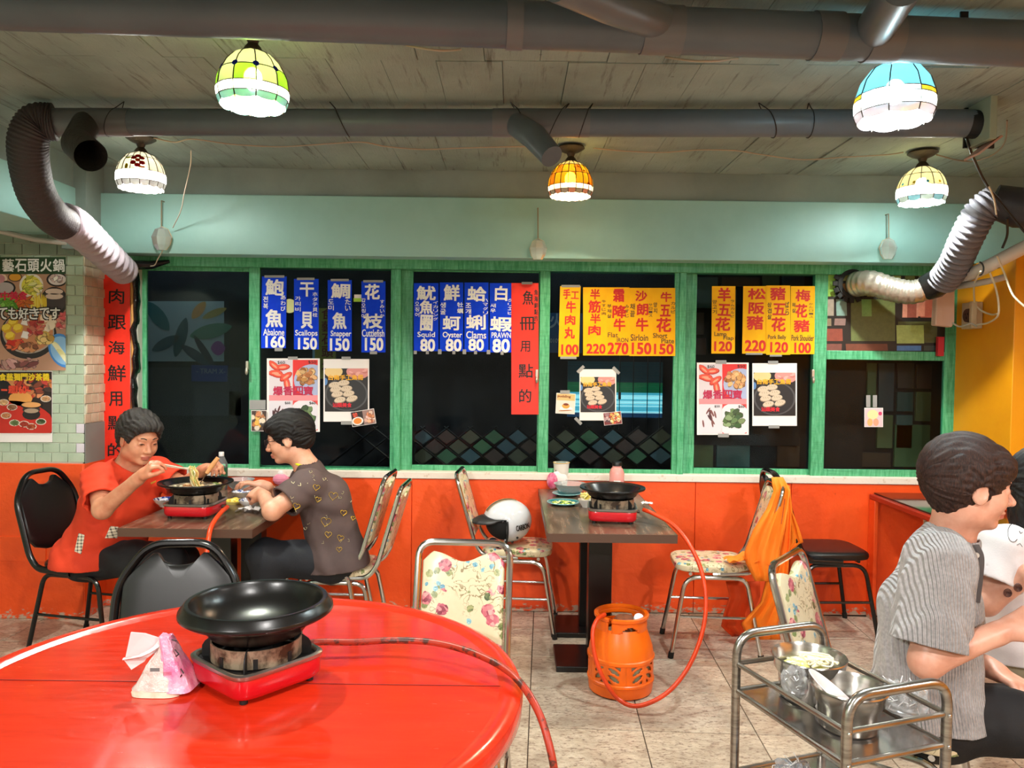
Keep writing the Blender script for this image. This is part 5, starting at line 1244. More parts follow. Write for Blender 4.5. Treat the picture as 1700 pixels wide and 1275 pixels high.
# cage wall with leaf shaped windows between two solid bands
holes = 5
for h_ in range(holes):
    a0 = 2 * math.pi * h_ / holes - .29; aw = 2 * math.pi / holes
    def pt(u, v, rr=Rg): a = a0 + u * aw; return Vector((rr * math.cos(a), rr * math.sin(a), .066 + v * .094))
    nx, ny = 30, 24; idx = {}; m = MB(); vs = []; fs = []
    def solid(u, v):
        if u < .10 or u > .90 or v < .05 or v > .95: return True
        for (cu, cv, ca_, A_, B_) in ((.29, .68, .62, .21, .095), (.29, .34, .62, .21, .095), (.71, .68, -.62, .21, .095), (.71, .34, -.62, .21, .095)):
            x, y = (u - cu) * 1.64, (v - cv); X_ = x * math.cos(ca_) + y * math.sin(ca_); Y_ = -x * math.sin(ca_) + y * math.cos(ca_)
            if (X_ / .27) ** 2 + (Y_ / .09) ** 2 < 1: return False
        for (tu, tv, s1, s2) in ((.14, .9, 1, -1), (.86, .9, -1, -1), (.44, .1, -1, 1), (.56, .1, 1, 1)):
            du, dv_ = (u - tu) * s1 * 1.64, (v - tv) * s2
            if du > 0 and dv_ > 0 and du + dv_ * 1.2 < .2: return False
        return True
    for i in range(nx + 1):
        for j in range(ny + 1): vs.append(pt(i / nx, j / ny))
    for i in range(nx):
        for j in range(ny):
            if solid((i + .5) / nx, (j + .5) / ny): a = i * (ny + 1) + j; fs.append((a, a + ny + 1, a + ny + 2, a + 1))
    m.add(vs, fs); o = m.build('cage_panel', ORP, gc); q = o.modifiers.new('s', 'SOLIDIFY'); q.thickness = .006
# collar with hand openings
cm = MB(); nx, ny = 72, 14; vs = []; fs = []
for i in range(nx):
    for j in range(ny + 1):
        v = j / ny; r = .112 + (.006 if v > .8 else 0) + .012 * math.sin(v * 3.14) * .4; a = 2 * math.pi * i / nx; vs.append((r * math.cos(a), r * math.sin(a), .262 + v * .088))
for i in range(nx):
    for j in range(ny):
        a = 2 * math.pi * (i + .5) / nx - math.pi; v = (j + .5) / ny; a = (a + math.pi) % (2 * math.pi)
        front = abs(((a - D2(283) + math.pi) % (2 * math.pi)) - math.pi); left = abs(((a - D2(235) + math.pi) % (2 * math.pi)) - math.pi); back = abs(((a - D2(90) + math.pi) % (2 * math.pi)) - math.pi)
        if front < .5 and v < .66 - .66 * (front / .5) ** 2 + 0 and v > -.1: continue
        if left < .10: continue
        if back < .6 and .25 < v < .62: continue
        b = (i * (ny + 1) + j); c = (((i + 1) % nx) * (ny + 1) + j); fs.append((b, c, c + 1, b + 1))
cm.add(vs, fs); o = cm.build('collar', ORP, gc); q = o.modifiers.new('s', 'SOLIDIFY'); q.thickness = .009
MB().lathe([(.117, .338), (.124, .34), (.125, .352), (.118, .356), (.106, .352), (.106, .342)], 48, None, 0, None, D2(244), D2(244 + 352)).build('rim', ORP, gc)
MB().lathe([(.0, .27), (.022, .27), (.022, .31), (0, .312)], 14).build('valve', pbr('brass', '#a88438', .3, .9), gc)
MB().lathe([(0, .352), (.04, .345), (.052, .33), (.05, .315), (0, .315)], 20, T(.015, 0, -.012)).build('regulator', pbr('rusty_regulator', '#8a4c2c', .6, c2='#5c3220', ns=30), gc)
MB().lathe([(0, .02), (.022, .02), (.024, 0), (0, 0)], 18, T(.075, -.02, .325) @ RX(.7)).build('gauge', pbr('white_dial', '#d9d9de', .3), gc)
HOSE = pbr('orange_gas_hose', '#e0400c', .35, c2='#cf3a0e', ns=14)
def hose(label, pts, r=.0088, mat=HOSE): return tag(MB().tube(catmull(pts, 12), r, 12).build('gas_hose', mat, at=Vector(pts[0])), label, 'hose', 'orange gas hoses')
hose('orange gas hose looping from the right table stove to the cylinder', [P(1068, 846, 3.6), P(1085, 853, 3.56), P(1118, 872, 3.5), P(1145, 905, 3.42), P(1165, 950, 3.36), P(1172, 1005, 3.3), P(1163, 1060, 3.25), P(1140, 1112, 3.22), P(1105, 1152, 3.2), P(1060, 1172, 3.22), P(1028, 1162, 3.26), P(1004, 1130, 3.28), P(988, 1090, 3.3), P(984, 1050, 3.33), P(992, 1028, 3.37), P(1004, 1020, 3.42)], .0095)
hose('orange gas hose hanging over the edge of the left table', [P(377, 842, 3.6), P(366, 852, 3.5), P(352, 872, 3.38), P(346, 895, 3.30), P(342, 940, 3.26), P(345, 1000, 3.25), P(360, 1080, 3.26), P(420, 1150, 3.2)], .0105)
hoF = hose('dark worn gas hose lying across the red round table', [Vector((-.522, 1.9, .781)), P(528, 1066, 1.93), P(590, 1066, 1.94), P(650, 1063, 1.95), P(715, 1066, 1.93), P(775, 1080, 1.88), P(830, 1105, 1.80), P(865, 1135, 1.72), P(893, 1180, 1.66), P(910, 1230, 1.62), P(921, 1285, 1.60), P(928, 1370, 1.6)], .0085, pbr('worn_red_hose', '#a8321c', .4, c2='#4a241a', ns=40, nlo=.5, nhi=.6))
# ---------------------------------------------------------------- helmet on the chair
hc = P(842, 872, 4.25); hz = .484
he = thing('helmet', 'white open face helmet with black peak on the rose print chair', 'helmet', (hc.x, 4.25, hz), D2(16))
WHT = pbr('helmet_white', '#d4d6da', .12, coat=.5)
def shell(rx, ry, rz_, zc, cut, mat, name, t_=.004, n=48, mm=30):
    vs = []; fs = []
    for i in range(mm + 1):
        ph = math.pi * .5 * 1.72 * i / mm
        for k in range(n):
            th = 2 * math.pi * k / n; vs.append(Vector((rx * math.sin(ph) * math.cos(th), ry * math.sin(ph) * math.sin(th), zc + rz_ * math.cos(ph))))
    for i in range(mm):
        for k in range(n):
            l = (k + 1) % n; q = (vs[i * n + k] + vs[(i + 1) * n + l]) / 2
            if cut(q): continue
            fs.append((i * n + k, (i + 1) * n + k, (i + 1) * n + l, i * n + l))
    m = MB(); m.add(vs, fs); o = m.build(name, mat, he); s_ = o.modifiers.new('s', 'SOLIDIFY'); s_.thickness = t_; return o
cut = lambda q: q.z < .012 or (q.x < -.028 - max(0, .06 - q.z) * .1 and q.z < .148)
shell(.138, .118, .120, .125, cut, WHT, 'shell')
shell(.122, .104, .106, .122, lambda q: q.z < .012, pbr('black_lining_and_shade', '#0a0909', .8), 'lining_and_shade', .004)  # lining closed over the face opening; its black stands for the shade inside
edge = [Vector((-.03, s_ * y * 1.06, z)) for s_, y, z in [(-1, .085, .02), (-1, .107, .06), (-1, .11, .11), (-1, .10, .145), (-1, .05, .152), (0, 0, .158), (1, .05, .152), (1, .10, .145), (1, .11, .11), (1, .107, .06), (1, .085, .02)]]
MB().tube(catmull(edge, 4), .006, 8).build('edge_trim', RUBBER, he)
vs = []; fs = []
for i in range(17):
    a = -1.15 + 2.3 * i / 16
    for j in range(6):
        f = j / 5; e_ = math.cos(a) ** .6; vs.append(Vector((-.131 * math.cos(a) - .078 * f * e_, .113 * math.sin(a) * (1 - .08 * f), .168 - .022 * abs(math.sin(a)) - (.006 * f + .030 * f * f) * e_)))
for i in range(16):
    for j in range(5): b = i * 6 + j; fs.append((b, b + 6, b + 7, b + 1))
m = MB(); m.add(vs, fs); o = m.build('peak', pbr('dark_grey_peak', '#2c2a2a', .35), he); o.modifiers.new('s', 'SOLIDIFY').thickness = .004
for k, yo in enumerate((-.022, -.014, .0, .012)):
    c_ = [Vector((0.1395 * math.cos(p_), yo, .125 + 0.1215 * math.sin(p_))) for p_ in np.linspace(1.2, 2.62, 14)]
    MB().tube(c_, .0022 if k % 2 else .0035, 5, sq=.4).build('stripe', pbr('gold_stripe', '#b89a62', .3) if k in (0, 3) else BLACKM, he)
m = MB()
for x_, z_ in ((-.055, .142), (.0, .03), (.028, .052)): m.ball((x_, -.112 + (0 if x_ < 0 else .004), z_), (.007, .004, .007), None, 10, 6)
m.v = [tuple(p) for p in m.v]; m.build('snap', pbr('dark_snap', '#3a3838', .3, .8), he)
MB().tube(catmull([(-.03, -.09, .02), (-.07, -.095, .012), (-.105, -.085, .022), (-.112, -.075, .036), (-.095, -.07, .042), (-.06, -.08, .02)], 5), .006, 6, sq=2).build('chin_strap', RUBBER, he)
m = MB(); write(m, 'CARBON', 857, 872, 879, 882, 4.13, .02, D2(8)); 
m.v = [(x, 4.25 - math.sqrt(max(.0001, 1 - ((x - hc.x) / 0.1395) ** 2 - ((z - hz - .125) / 0.1215) ** 2)) * 0.1215 - .0012, z) for x, y, z in m.v]
m.build('lettering', BLACKM, he, W=True, smooth=False)
he.rotation_euler[2] = D2(16)
# ================================================================ people: smooth distance-field bodies
class SDF:
    def __init__(s): s.p = []
    def cap(s, a, b, ra, rb=None, k=.02, sub=False):
        a, b = np.array(a, float), np.array(b, float); s.p.append(('c', a, b, ra, ra if rb is None else rb, k, sub, (a + b) / 2, np.linalg.norm(a - b) / 2 + max(ra, rb or 0))); return s
    def ell(s, c, r, R=None, k=.02, sub=False):
        c = np.array(c, float); R = np.eye(3) if R is None else np.array(R)[:3, :3]
        s.p.append(('e', c, np.array(r, float), R, None, k, sub, c, max(r))); return s
    def copy(s): q = SDF(); q.p = list(s.p); return q
    def ev(s, X, cen=None, rad=0):
        d = np.full(len(X), .5, dtype=np.float32)
        for q in s.p:
            if cen is not None and np.linalg.norm(q[7] - cen) > q[8] + rad + .09: continue
            if q[0] == 'c':
                a, b = q[1], q[2]; ab = b - a; L = ab @ ab; pa = X - a
                t = np.clip(pa @ ab / max(L, 1e-9), 0, 1); e = np.linalg.norm(pa - t[:, None] * ab, axis=1) - (q[3] + (q[4] - q[3]) * t)
            else:
                y = (X - q[1]) @ q[3]; r = q[2]; k0 = np.linalg.norm(y / r, axis=1); k1 = np.linalg.norm(y / (r * r), axis=1); e = k0 * (k0 - 1) / np.maximum(k1, 1e-6)
            k = q[5]
            if q[6]:
                h = np.clip(.5 - .5 * (d + e) / k, 0, 1); d = d + (-e - d) * h + k * h * (1 - h)
            else:
                h = np.clip(.5 + .5 * (d - e) / k, 0, 1); d = d + (e - d) * h - k * h * (1 - h)
        return d
def mesh_sdf(fn, prims, h=.004, pad=.03, B=16):
    lo = np.min([q[7] - q[8] for q in prims], 0) - pad; hi = np.max([q[7] + q[8] for q in prims], 0) + pad
    n = (np.ceil((hi - lo) / h / B).astype(int)) * B + 1; D = np.full(n, .5, dtype=np.float32)
    g = np.arange(B + 1) * h; loc = np.stack(np.meshgrid(g, g, g, indexing='ij'), -1).reshape(-1, 3); br = B * h * .87
    nb = (n - 1) // B; cen = np.stack(np.meshgrid(*[np.arange(k) for k in nb], indexing='ij'), -1).reshape(-1, 3)
    cc = lo + (cen + .5) * B * h; dc = fn(cc, None, 0)
    for (i, j, k), c, d in zip(cen, cc, dc):
        if abs(d) > br + .035:
            if d < 0: D[i * B:i * B + B + 1, j * B:j * B + B + 1, k * B:k * B + B + 1] = -.5
            continue
        D[i * B:i * B + B + 1, j * B:j * B + B + 1, k * B:k * B + B + 1] = fn(loc + lo + np.array((i, j, k)) * B * h, c, br).reshape(B + 1, B + 1, B + 1)
    D[0] = D[-1] = .5; D[:, 0] = D[:, -1] = .5; D[:, :, 0] = D[:, :, -1] = .5
    ins = D < 0; m = [x - 1 for x in n]
    cnt = np.zeros(m, np.int8)
    for a in (0, 1):
        for b in (0, 1):
            for c in (0, 1): cnt += ins[a:a + m[0], b:b + m[1], c:c + m[2]]
    act = np.argwhere((cnt > 0) & (cnt < 8)); idx = np.full(m, -1, np.int32); idx[tuple(act.T)] = np.arange(len(act))
    acc = np.zeros((len(act), 3)); ct = np.zeros(len(act))
    cs = [(a, b, c) for a in (0, 1) for b in (0, 1) for c in (0, 1)]
    val = {c: D[act[:, 0] + c[0], act[:, 1] + c[1], act[:, 2] + c[2]] for c in cs}
    for c in cs:
        for ax in range(3):
            if c[ax]: continue
            e = list(c); e[ax] = 1; e = tuple(e); A, Bv = val[c], val[e]; mk = (A < 0) != (Bv < 0); t = np.where(mk, A / np.where(mk, A - Bv, 1), 0)
            pos = np.tile(np.array(c, float), (len(act), 1)); pos[:, ax] += t; acc[mk] += pos[mk]; ct += mk
    V = lo + (act + acc / ct[:, None]) * h; F = []
    for ax in range(3):
        sl0 = [slice(0, n[q] - 1) if q == ax else slice(1, n[q] - 1) for q in range(3)]; sl1 = [slice(1, n[q]) if q == ax else slice(1, n[q] - 1) for q in range(3)]
        A, Bv = ins[tuple(sl0)], ins[tuple(sl1)]
        u, v = (ax + 1) % 3, (ax + 2) % 3
        for flip in (False, True):
            E = np.argwhere((A & ~Bv) if not flip else (~A & Bv))
            if not len(E): continue
            E = E + np.array([0 if q == ax else 1 for q in range(3)])
            def cell(du, dv):
                c = E.copy(); c[:, u] -= du; c[:, v] -= dv; return idx[c[:, 0], c[:, 1], c[:, 2]]
            q = [cell(1, 1), cell(0, 1), cell(0, 0), cell(1, 0)]
            F.append(np.stack(q if not flip else q[::-1], 1))
    return V, np.concatenate(F)
def obj_np(name, V, F, mats, parent, matidx=None, smooth_it=2):
    V = V.copy()
    for _ in range(smooth_it):
        acc = np.zeros_like(V); c = np.zeros(len(V))
        for k in range(4):
            a, b = F[:, k], F[:, (k + 1) % 4]; np.add.at(acc, a, V[b]); np.add.at(c, a, 1); np.add.at(acc, b, V[a]); np.add.at(c, b, 1)
        V = V * .5 + .5 * acc / np.maximum(c, 1)[:, None]
    L = np.array(parent.location); V = V - L
    me = bpy.data.meshes.new(name); me.vertices.add(len(V)); me.vertices.foreach_set('co', V.astype(np.float32).ravel())
    me.loops.add(F.size); me.loops.foreach_set('vertex_index', F.astype(np.int32).ravel())
    me.polygons.add(len(F)); me.polygons.foreach_set('loop_start', np.arange(0, F.size, 4, dtype=np.int32)); me.polygons.foreach_set('loop_total', np.full(len(F), 4, np.int32))
    for m in (mats if isinstance(mats, (list, tuple)) else [mats]): me.materials.append(m)
    if matidx is not None: me.polygons.foreach_set('material_index', matidx.astype(np.int32))
    me.update(calc_edges=True); me.validate(); me.polygons.foreach_set('use_smooth', [True] * len(me.polygons))
    o = bpy.data.objects.new(name, me); COL.objects.link(o); o.parent = parent; return o
def nrm(v): v = np.array(v, float); return v / np.linalg.norm(v)
def frame(f, up):
    f = nrm(f); u = np.array(up, float); y = nrm(np.cross(u, f)); z = np.cross(f, y); return np.stack([f, y, z], 1)   # columns: forward, left, up
A3 = lambda v: np.array(v, float)

def head(S, c, R, sc=1.0, nose=1.0, jaw=1.0):
    W = lambda x, y, z: c + R @ (np.array((x, y, z)) * sc); E = lambda p, r, k=.02, sub=False, R2=None: S.ell(W(*p), [q * sc for q in r], R if R2 is None else R @ R2, k * sc, sub)
    E((-.014, 0, .03), (.098, .077, .09), .02); E((.026, 0, -.036), (.066, .060 * jaw, .080), .03)
    E((.066, 0, -.098), (.020, .026, .017), .02); E((.0, 0, -.075), (.055, .058 * jaw, .035), .03)
    for s_ in (-1, 1):
        E((.056, s_ * .036, -.032), (.030, .025, .030), .02)
        E((-.004, s_ * .078, -.012), (.021, .008, .033), .006, False, np.array(Matrix.Rotation(.2 * s_, 3, 'Z') @ Matrix.Rotation(-.15, 3, 'Y')))
        E((.004, s_ * .0865, -.010), (.011, .005, .018), .004, True)
        E((.1, s_ * .033, .0), (.018, .019, .013), .012, True)
        E((.079, s_ * .032, -.004), (.0135, .015, .0115), .005)
    E((.080, 0, .022), (.014, .05, .012), .018)
    S.cap(W(.086, 0, .004), W(.086 + .026 * nose, 0, -.034), .0075 * sc, .012 * sc, .012 * sc)
    for s_ in (-1, 1): E((.099, s_ * .0115, -.039), (.011, .009, .008), .006)
    E((.089, 0, -.064), (.0125, .024, .0075), .006); E((.087, 0, -.076), (.0125, .020, .0078), .006)
    S.cap(W(.1035, -.019, -.0705), W(.1035, .019, -.0705), .0018 * sc, None, .003 * sc, True)
def hand(S, w, x, up, side, curls, spread=.02, thumb=(.6, .35), sc=1.0):
    """w wrist, x along the palm, up = back of hand; side +1 left hand (thumb towards -y local), curls per finger"""
    R = frame(x, up); W = lambda p: w + R @ (np.array(p, float) * sc)
    ys = [.030, .010, -.010, -.028]; Ls = [.068, .076, .070, .055]
    S.cap(W((-.03, 0, 0)), W((.02, 0, 0)), .024 * sc, .026 * sc, .02)
    for i, (y, L) in enumerate(zip(ys, Ls)):
        y *= side; kx = .082 - .006 * abs(i - 1); S.cap(W((.012, y * .75, 0)), W((kx, y, .002)), .0135 * sc, .0115 * sc, .012)
        a = curls[i][0]; p = np.array((kx, y, .002)); r = .0098
        for f, da in zip((.46, .31, .26), (curls[i][0], curls[i][1], curls[i][2])):
            a = da if f == .46 else a + da
            q = p + np.array((math.cos(a), spread * side * (1.5 - i) / 1.5, -math.sin(a))) * L * f
            S.cap(W(p), W(q), r * sc, (r - .0009) * sc, .004); p = q; r -= .0010
    a, b = thumb; p0 = np.array((.012, .024 * side, -.006)); p1 = p0 + np.array((.028, .026 * side * a * 1.6, -.012)); p2 = p1 + np.array((.030, .008 * side * a, -.018 * b * 2)); p3 = p2 + np.array((.022, -.010 * side * b, -.012))
    S.cap(W(p0), W(p1), .0155 * sc, .0125 * sc, .012); S.cap(W(p1), W(p2), .0118 * sc, .0105 * sc, .004); S.cap(W(p2), W(p3), .0102 * sc, .0085 * sc, .004)
def torso(S, hip, chest, neck, sR, sL, w=1.0, k=.06):
    ax = nrm(sL - sR); mid = (hip + chest) / 2; e = .95 * w
    S.cap(hip - ax * .075 * e, hip + ax * .075 * e, .112 * w, None, k); S.cap(mid - ax * .06 * e, mid + ax * .06 * e, .108 * w, None, k)
    S.cap(chest - ax * .07 * e, chest + ax * .07 * e, .104 * w, None, k); S.cap(sR + ax * .02, sL - ax * .02, .052 * w, None, k); S.cap(neck, (sR + sL) / 2, .058, .07 * w, k)
def person(name, label, loc, J, skin, hairc, lipc, cloth, opts):
    t = thing('person', label, 'person', loc); B = SDF(); G = {k: A3(v) for k, v in J.items() if k != 'R'}; R = J['R']; sc = opts.get('head', 1.0); w = opts.get('w', 1.0)
    torso(B, G['hip'], G['chest'], G['neck'], G['sR'], G['sL'], w * .87)
    head(B, G['head'], R, sc, opts.get('nose', 1), opts.get('jaw', 1))
    B.cap(G['head'] + R @ (np.array((-.022, 0, -.05)) * sc), G['neck'], .054 * sc, .058, .03)
    for s_ in 'RL':
        B.cap(G['s' + s_], G['e' + s_], .050 * w, .042, .03); B.cap(G['e' + s_], G['w' + s_] + (G['e' + s_] - G['w' + s_]) * .12, .043, .028, .02); B.cap(G['w' + s_] + (G['e' + s_] - G['w' + s_]) * .2, G['w' + s_], .028, .024, .01)
        B.cap(G['h' + s_], G['k' + s_], .076 * w, .052, .05); B.cap(G['k' + s_], G['f' + s_], .054, .036, .03)
        fd = nrm(np.array((G['dir'][0], G['dir'][1], 0))); B.cap(G['f' + s_] + fd * .0, G['f' + s_] + fd * .12 + np.array((0, 0, -.035)), .035, .024, .03)
        hd = opts.get('hand' + s_)
        if hd: hand(B, G['w' + s_], hd['x'], hd['up'], hd.get('side', 1 if s_ == 'L' else -1), hd['curls'], hd.get('spread', .02), hd.get('thumb', (.6, .4)), hd.get('sc', .92))
    V, F = mesh_sdf(B.ev, B.p, opts.get('h', .004))
    Cn = V[F].mean(1); Lc = (Cn - G['head']) @ R / sc
    lips = (Lc[:, 0] > .083) & (np.abs(Lc[:, 1]) < .022) & (Lc[:, 2] < -.058) & (Lc[:, 2] > -.0835) & (np.abs(Lc[:, 2] + .0705) < .0125 - .3 * np.abs(Lc[:, 1]) ** 1.0 * .9)
    obj_np('body', V, F, [skin, lipc], t, lips.astype(int), 1)
    # eyes, brows
    for s_ in (-1, 1):
        c = G['head'] + R @ (np.array((.0815, s_ * .032, -.004)) * sc); m = MB(); Q = Matrix(R.tolist()).to_4x4()
        m.ball((0, 0, 0), (.0120 * sc, .0115 * sc, opts.get('eye', .0042) * sc), None, 14, 8); m.v = [tuple(Q @ Vector(p) + Vector(c)) for p in m.v]; m.build('eye', pbr('eye_dark', '#1c120e', .15), t, W=True)
        pts = [G['head'] + R @ (np.array((x, s_ * y, z)) * sc) for x, y, z in ((.0945, .014, .021), (.093, .026, .027), (.087, .038, .026), (.078, .048, .019))]
        MB().tube(catmull([tuple(p) for p in pts], 4), [.0015] + [.0026] * 11 + [.001], 6).build('eyebrow', hairc, t, W=True)
        pl = [G['head'] + R @ (np.array((x, s_ * y, z)) * sc) for x, y, z in ((.0945, .020, -.004), (.0955, .027, .0005), (.0945, .035, .0015), (.089, .044, -.003))]
        MB().tube(catmull([tuple(p) for p in pl], 4), [.0006] + [.0015] * 11 + [.0006], 6).build('eyelid_line', pbr('lash_dark', '#241612', .5), t, W=True)
    return t, B, G
def hair_mesh(t, G, R, sc, mat, cutf, top=(.114, .093, .106), cen=(-.018, 0, .036), extra=(), amp=.0035, locks=0, seed=1, h=.004, lockdir=None, lockmat=None):
    H = SDF(); c = G['head']; W = lambda p: c + R @ (np.array(p, float) * sc)
    H.ell(W(cen), [q * sc for q in top], R, .02)
    for (p, r, k) in extra: H.ell(W(p), [q * sc for q in r], R, k)
    def fn(X, cc, rr):
        d = H.ev(X, cc, rr); Y = (X - c) @ R / sc
        th = np.arctan2(Y[:, 1], Y[:, 2] - .0); ph = np.arctan2(Y[:, 0] + .02, Y[:, 2] + .02)
        d = d + amp * (np.sin(th * 34 + 5 * ph + 3 * np.sin(ph * 4)) * .5 + np.sin(th * 19 - 4 * ph + 2 * np.sin(ph * 7)) * .6)
        return np.maximum(d, cutf(Y) * sc)
    V, F = mesh_sdf(fn, H.p, h); return obj_np('hair', V, F, mat, t, None, 1)
def skinm(name, c, c2): return pbr(name, c, .42, c2=c2, ns=14, bs=160, bst=.05, bd=.002, sss=.06)
def hairm(name, c, c2):
    m = NT(name); co = m.coord('Object'); f = m.noise(m.coord('Object', (30, 30, 6)), 9, 5, .7); m.base(m.mix(m.ramp(f, [(.4, 0.), (.7, 1.)]), c, c2))
    m.set(rough=.48, spec=.3); m.bump(f, .7, .004); return m.m
def cloth_fn(S, offs, wr, cuts, wscale=(9, 14), seed=0, dirv=(1, 0, .3)):
    """S inflated, wrinkled, then cut by half spaces / open ends"""
    rg = np.random.RandomState(seed); ks = [nrm(np.array(dirv) + rg.normal(0, .5, 3)) * rg.uniform(*wscale) * 6.28 / 1.6 for _ in range(4)]; ph = rg.uniform(0, 6.28, 4)
    def fn(X, c, r):
        d = S.ev(X, c, r) - offs
        q = sum(np.sin(X @ k + p + 1.3 * np.sin(X @ ks[(i + 1) % 4] * .6)) for i, (k, p) in enumerate(zip(ks, ph)))
        d = d + wr * q
        for f in cuts: d = np.maximum(d, f(X))
        return d
    return fn
def plane(p, n):
    p, n = A3(p), nrm(n); return lambda X: (X - p) @ n
def out_cap(a, b, r): # remove the inside of a capsule (neck hole, sleeve opening)
    q = SDF().cap(a, b, r); return lambda X: -q.ev(X, None, 0)
def make_shirt(t, G, mat, w, offs=.014, wr=.0018, slv=.75, slr=(.062, .058), hem=None, neckr=.066, seed=1, name='shirt', h=.004, dirv=(1, 0, .3)):
    S = SDF(); torso(S, G['hip'], G['chest'], G['neck'], G['sR'], G['sL'], w); ax = nrm(G['sL'] - G['sR'])
    S.cap(G['hip'] - ax * .08 + np.array((0, 0, -.03)), G['hip'] + ax * .08 + np.array((0, 0, -.03)), .122 * w, None, .06)
    cuts = [plane(*hem)]; up = nrm(G['head'] - G['neck'])
    q = SDF().cap(G['neck'] + up * .02, G['neck'] + up * .12, neckr, neckr * 1.3); cuts.append(lambda X: -q.ev(X, None, 0))
    Q = SDF(); sl = []
    for s_ in 'RL':
        a, b = G['s' + s_], G['e' + s_]; e = a + (b - a) * slv; n = nrm(b - a)
        O = SDF().cap(a, e + n * .08, slr[0] * w, slr[1] * w); I = SDF().cap(e - n * .03, e + n * .09, slr[1] * w + offs - .0115); Q.p += O.p
        sl.append((O, I, e, n))
    base = cloth_fn(S, offs, wr, cuts, seed=seed, dirv=dirv); rg = np.random.RandomState(seed + 50); ks = rg.normal(0, 1, (3, 3)) * 45
    def fn(X, c, r):
        d = base(X, c, r); wv = sum(np.sin(X @ k + i) for i, k in enumerate(ks)) * wr
        for O, I, e, n in sl:
            o = O.ev(X, None, 0) - offs + wv; o = np.maximum(o, (X - e) @ n); o = np.maximum(o, -(I.ev(X, None, 0) + wv))
            k = .035; hh = np.clip(.5 + .5 * (d - o) / k, 0, 1); far = np.clip(((X - e) @ n + .06) / .03, 0, 1)   # no blending near the cuff
            sm_ = d + (o - d) * hh - k * hh * (1 - hh) * (1 - far); d = np.where(far > .99, np.minimum(d, o), sm_)
        return d
    V, F = mesh_sdf(fn, S.p + Q.p, h); return obj_np(name, V, F, mat, t, None, 1), S
def make_trousers(t, G, mat, w, top=None, h=.005, offs=.012, seed=2, hemz=None):
    S = SDF(); ax = nrm(G['sL'] - G['sR']); S.cap(G['hip'] - ax * .07, G['hip'] + ax * .07, .108 * w, None, .05)
    for s_ in 'RL': S.cap(G['h' + s_], G['k' + s_], .088 * w, .066, .05); S.cap(G['k' + s_], G['f' + s_] + np.array((0, 0, .03)), .066, .058, .04)
    cuts = [plane(*top)] if top else []
    V, F = mesh_sdf(cloth_fn(S, offs, .002, cuts, seed=seed, dirv=(.3, 1, .6)), S.p, h); return obj_np('trousers', V, F, mat, t, None, 1)
def make_shoes(t, G, mat):
    fd = nrm(np.array((G['dir'][0], G['dir'][1], 0)))
    for s_ in 'RL':
        f = G['f' + s_]; S = SDF().cap((f[0] - fd[0] * .04, f[1] - fd[1] * .04, .045), (f[0] + fd[0] * .15, f[1] + fd[1] * .15, .035), .045, .035, .03)
        V, F = mesh_sdf(cloth_fn(S, 0, 0, [plane((0, 0, .003), (0, 0, -1))]), S.p, .006); obj_np('shoe', V, F, mat, t)
BLACKC = pbr('black_trouser_cloth', '#0e0e12', .75, bs=200, bst=.15); SHOE = pbr('dark_shoe', '#1a1818', .6)

# ---------------- seated diner in the orange T-shirt (far left)
R1 = frame((.80, -.60, -.26), (.22, -.10, 1))
J1 = dict(hip=P(165, 921, 3.9), chest=P(201, 838, 3.87), neck=P(211, 777, 3.84), head=P(231, 727, 3.78), R=R1, sR=P(164, 797, 3.70), sL=P(260, 783, 4.02),
          eR=P(170, 846, 3.53), wR=P(236, 789, 3.46), eL=P(305, 806, 3.98), wL=P(340, 779, 3.78), hR=P(170, 925, 3.82), hL=P(175, 925, 3.98), kR=P(283, 932, 3.74), kL=P(300, 928, 4.02), fR=P(262, 1052, 3.80), fL=P(275, 1040, 4.05), dir=(1, 0, 0))
SK1 = skinm('warm_skin', '#d99a78', '#c97f5f'); LIP = pbr('lip_skin', '#bd6c5c', .42)
HB1 = hairm('greying_black_hair', '#141110', '#4a4440')
pin = [(.75, .8, .5), (.7, .9, .5), (.8, 1.0, .6), (.9, 1.1, .6)]
t1, B1, G1 = person('person', 'person in an orange T-shirt lifting noodles with chopsticks', J1['hip'] * 1.0, J1, SK1, HB1, LIP, None,
    dict(w=1.08, head=1.02, nose=.85, jaw=1.1, handR=dict(x=P(262, 762, 3.45) - P(236, 789, 3.46), up=(-.5, -.5, .7), curls=pin, thumb=(.3, .5)),
         handL=dict(x=P(366, 768, 3.72) - P(340, 779, 3.78), up=(.1, -.35, .95), curls=[(1.0, 1.0, .6)] * 4, thumb=(.2, .9))))
def cut1(Y):
    face = .098 - np.linalg.norm((Y - np.array((.108, 0, -.052))) / np.array((1.0, 1.05, 1.18)), axis=1)
    low = -(Y[:, 2] + .062 - .5 * np.clip(Y[:, 0] + .02, -.2, .2)); ear = .030 - np.linalg.norm((Y - np.array((.006, 0, -.022)))[:, [0, 2]], axis=1) + 0 * Y[:, 0]
    ear = np.where(np.abs(Y[:, 1]) > .068, ear, -1); return np.maximum(np.maximum(face, low), ear)
hair_mesh(t1, G1, R1, 1.02, HB1, cut1, (.116, .099, .106), extra=[((.06, 0, .075), (.045, .07, .03), .03), ((-.06, 0, -.03), (.05, .07, .05), .03)])
ORT = pbr('orange_red_cotton', '#e2401c', .8, c2='#d23614', ns=5, bs=220, bst=.1)
sh1, S1 = make_shirt(t1, G1, ORT, 1.16, .013, .0022, .74, (.058, .058), (P(190, 934, 3.88), (-.05, 0, -1)), .070, 3, dirv=(.6, .2, 1))
make_trousers(t1, G1, BLACKC, 1.02)
make_shoes(t1, G1, SHOE)
from mathutils.bvhtree import BVHTree
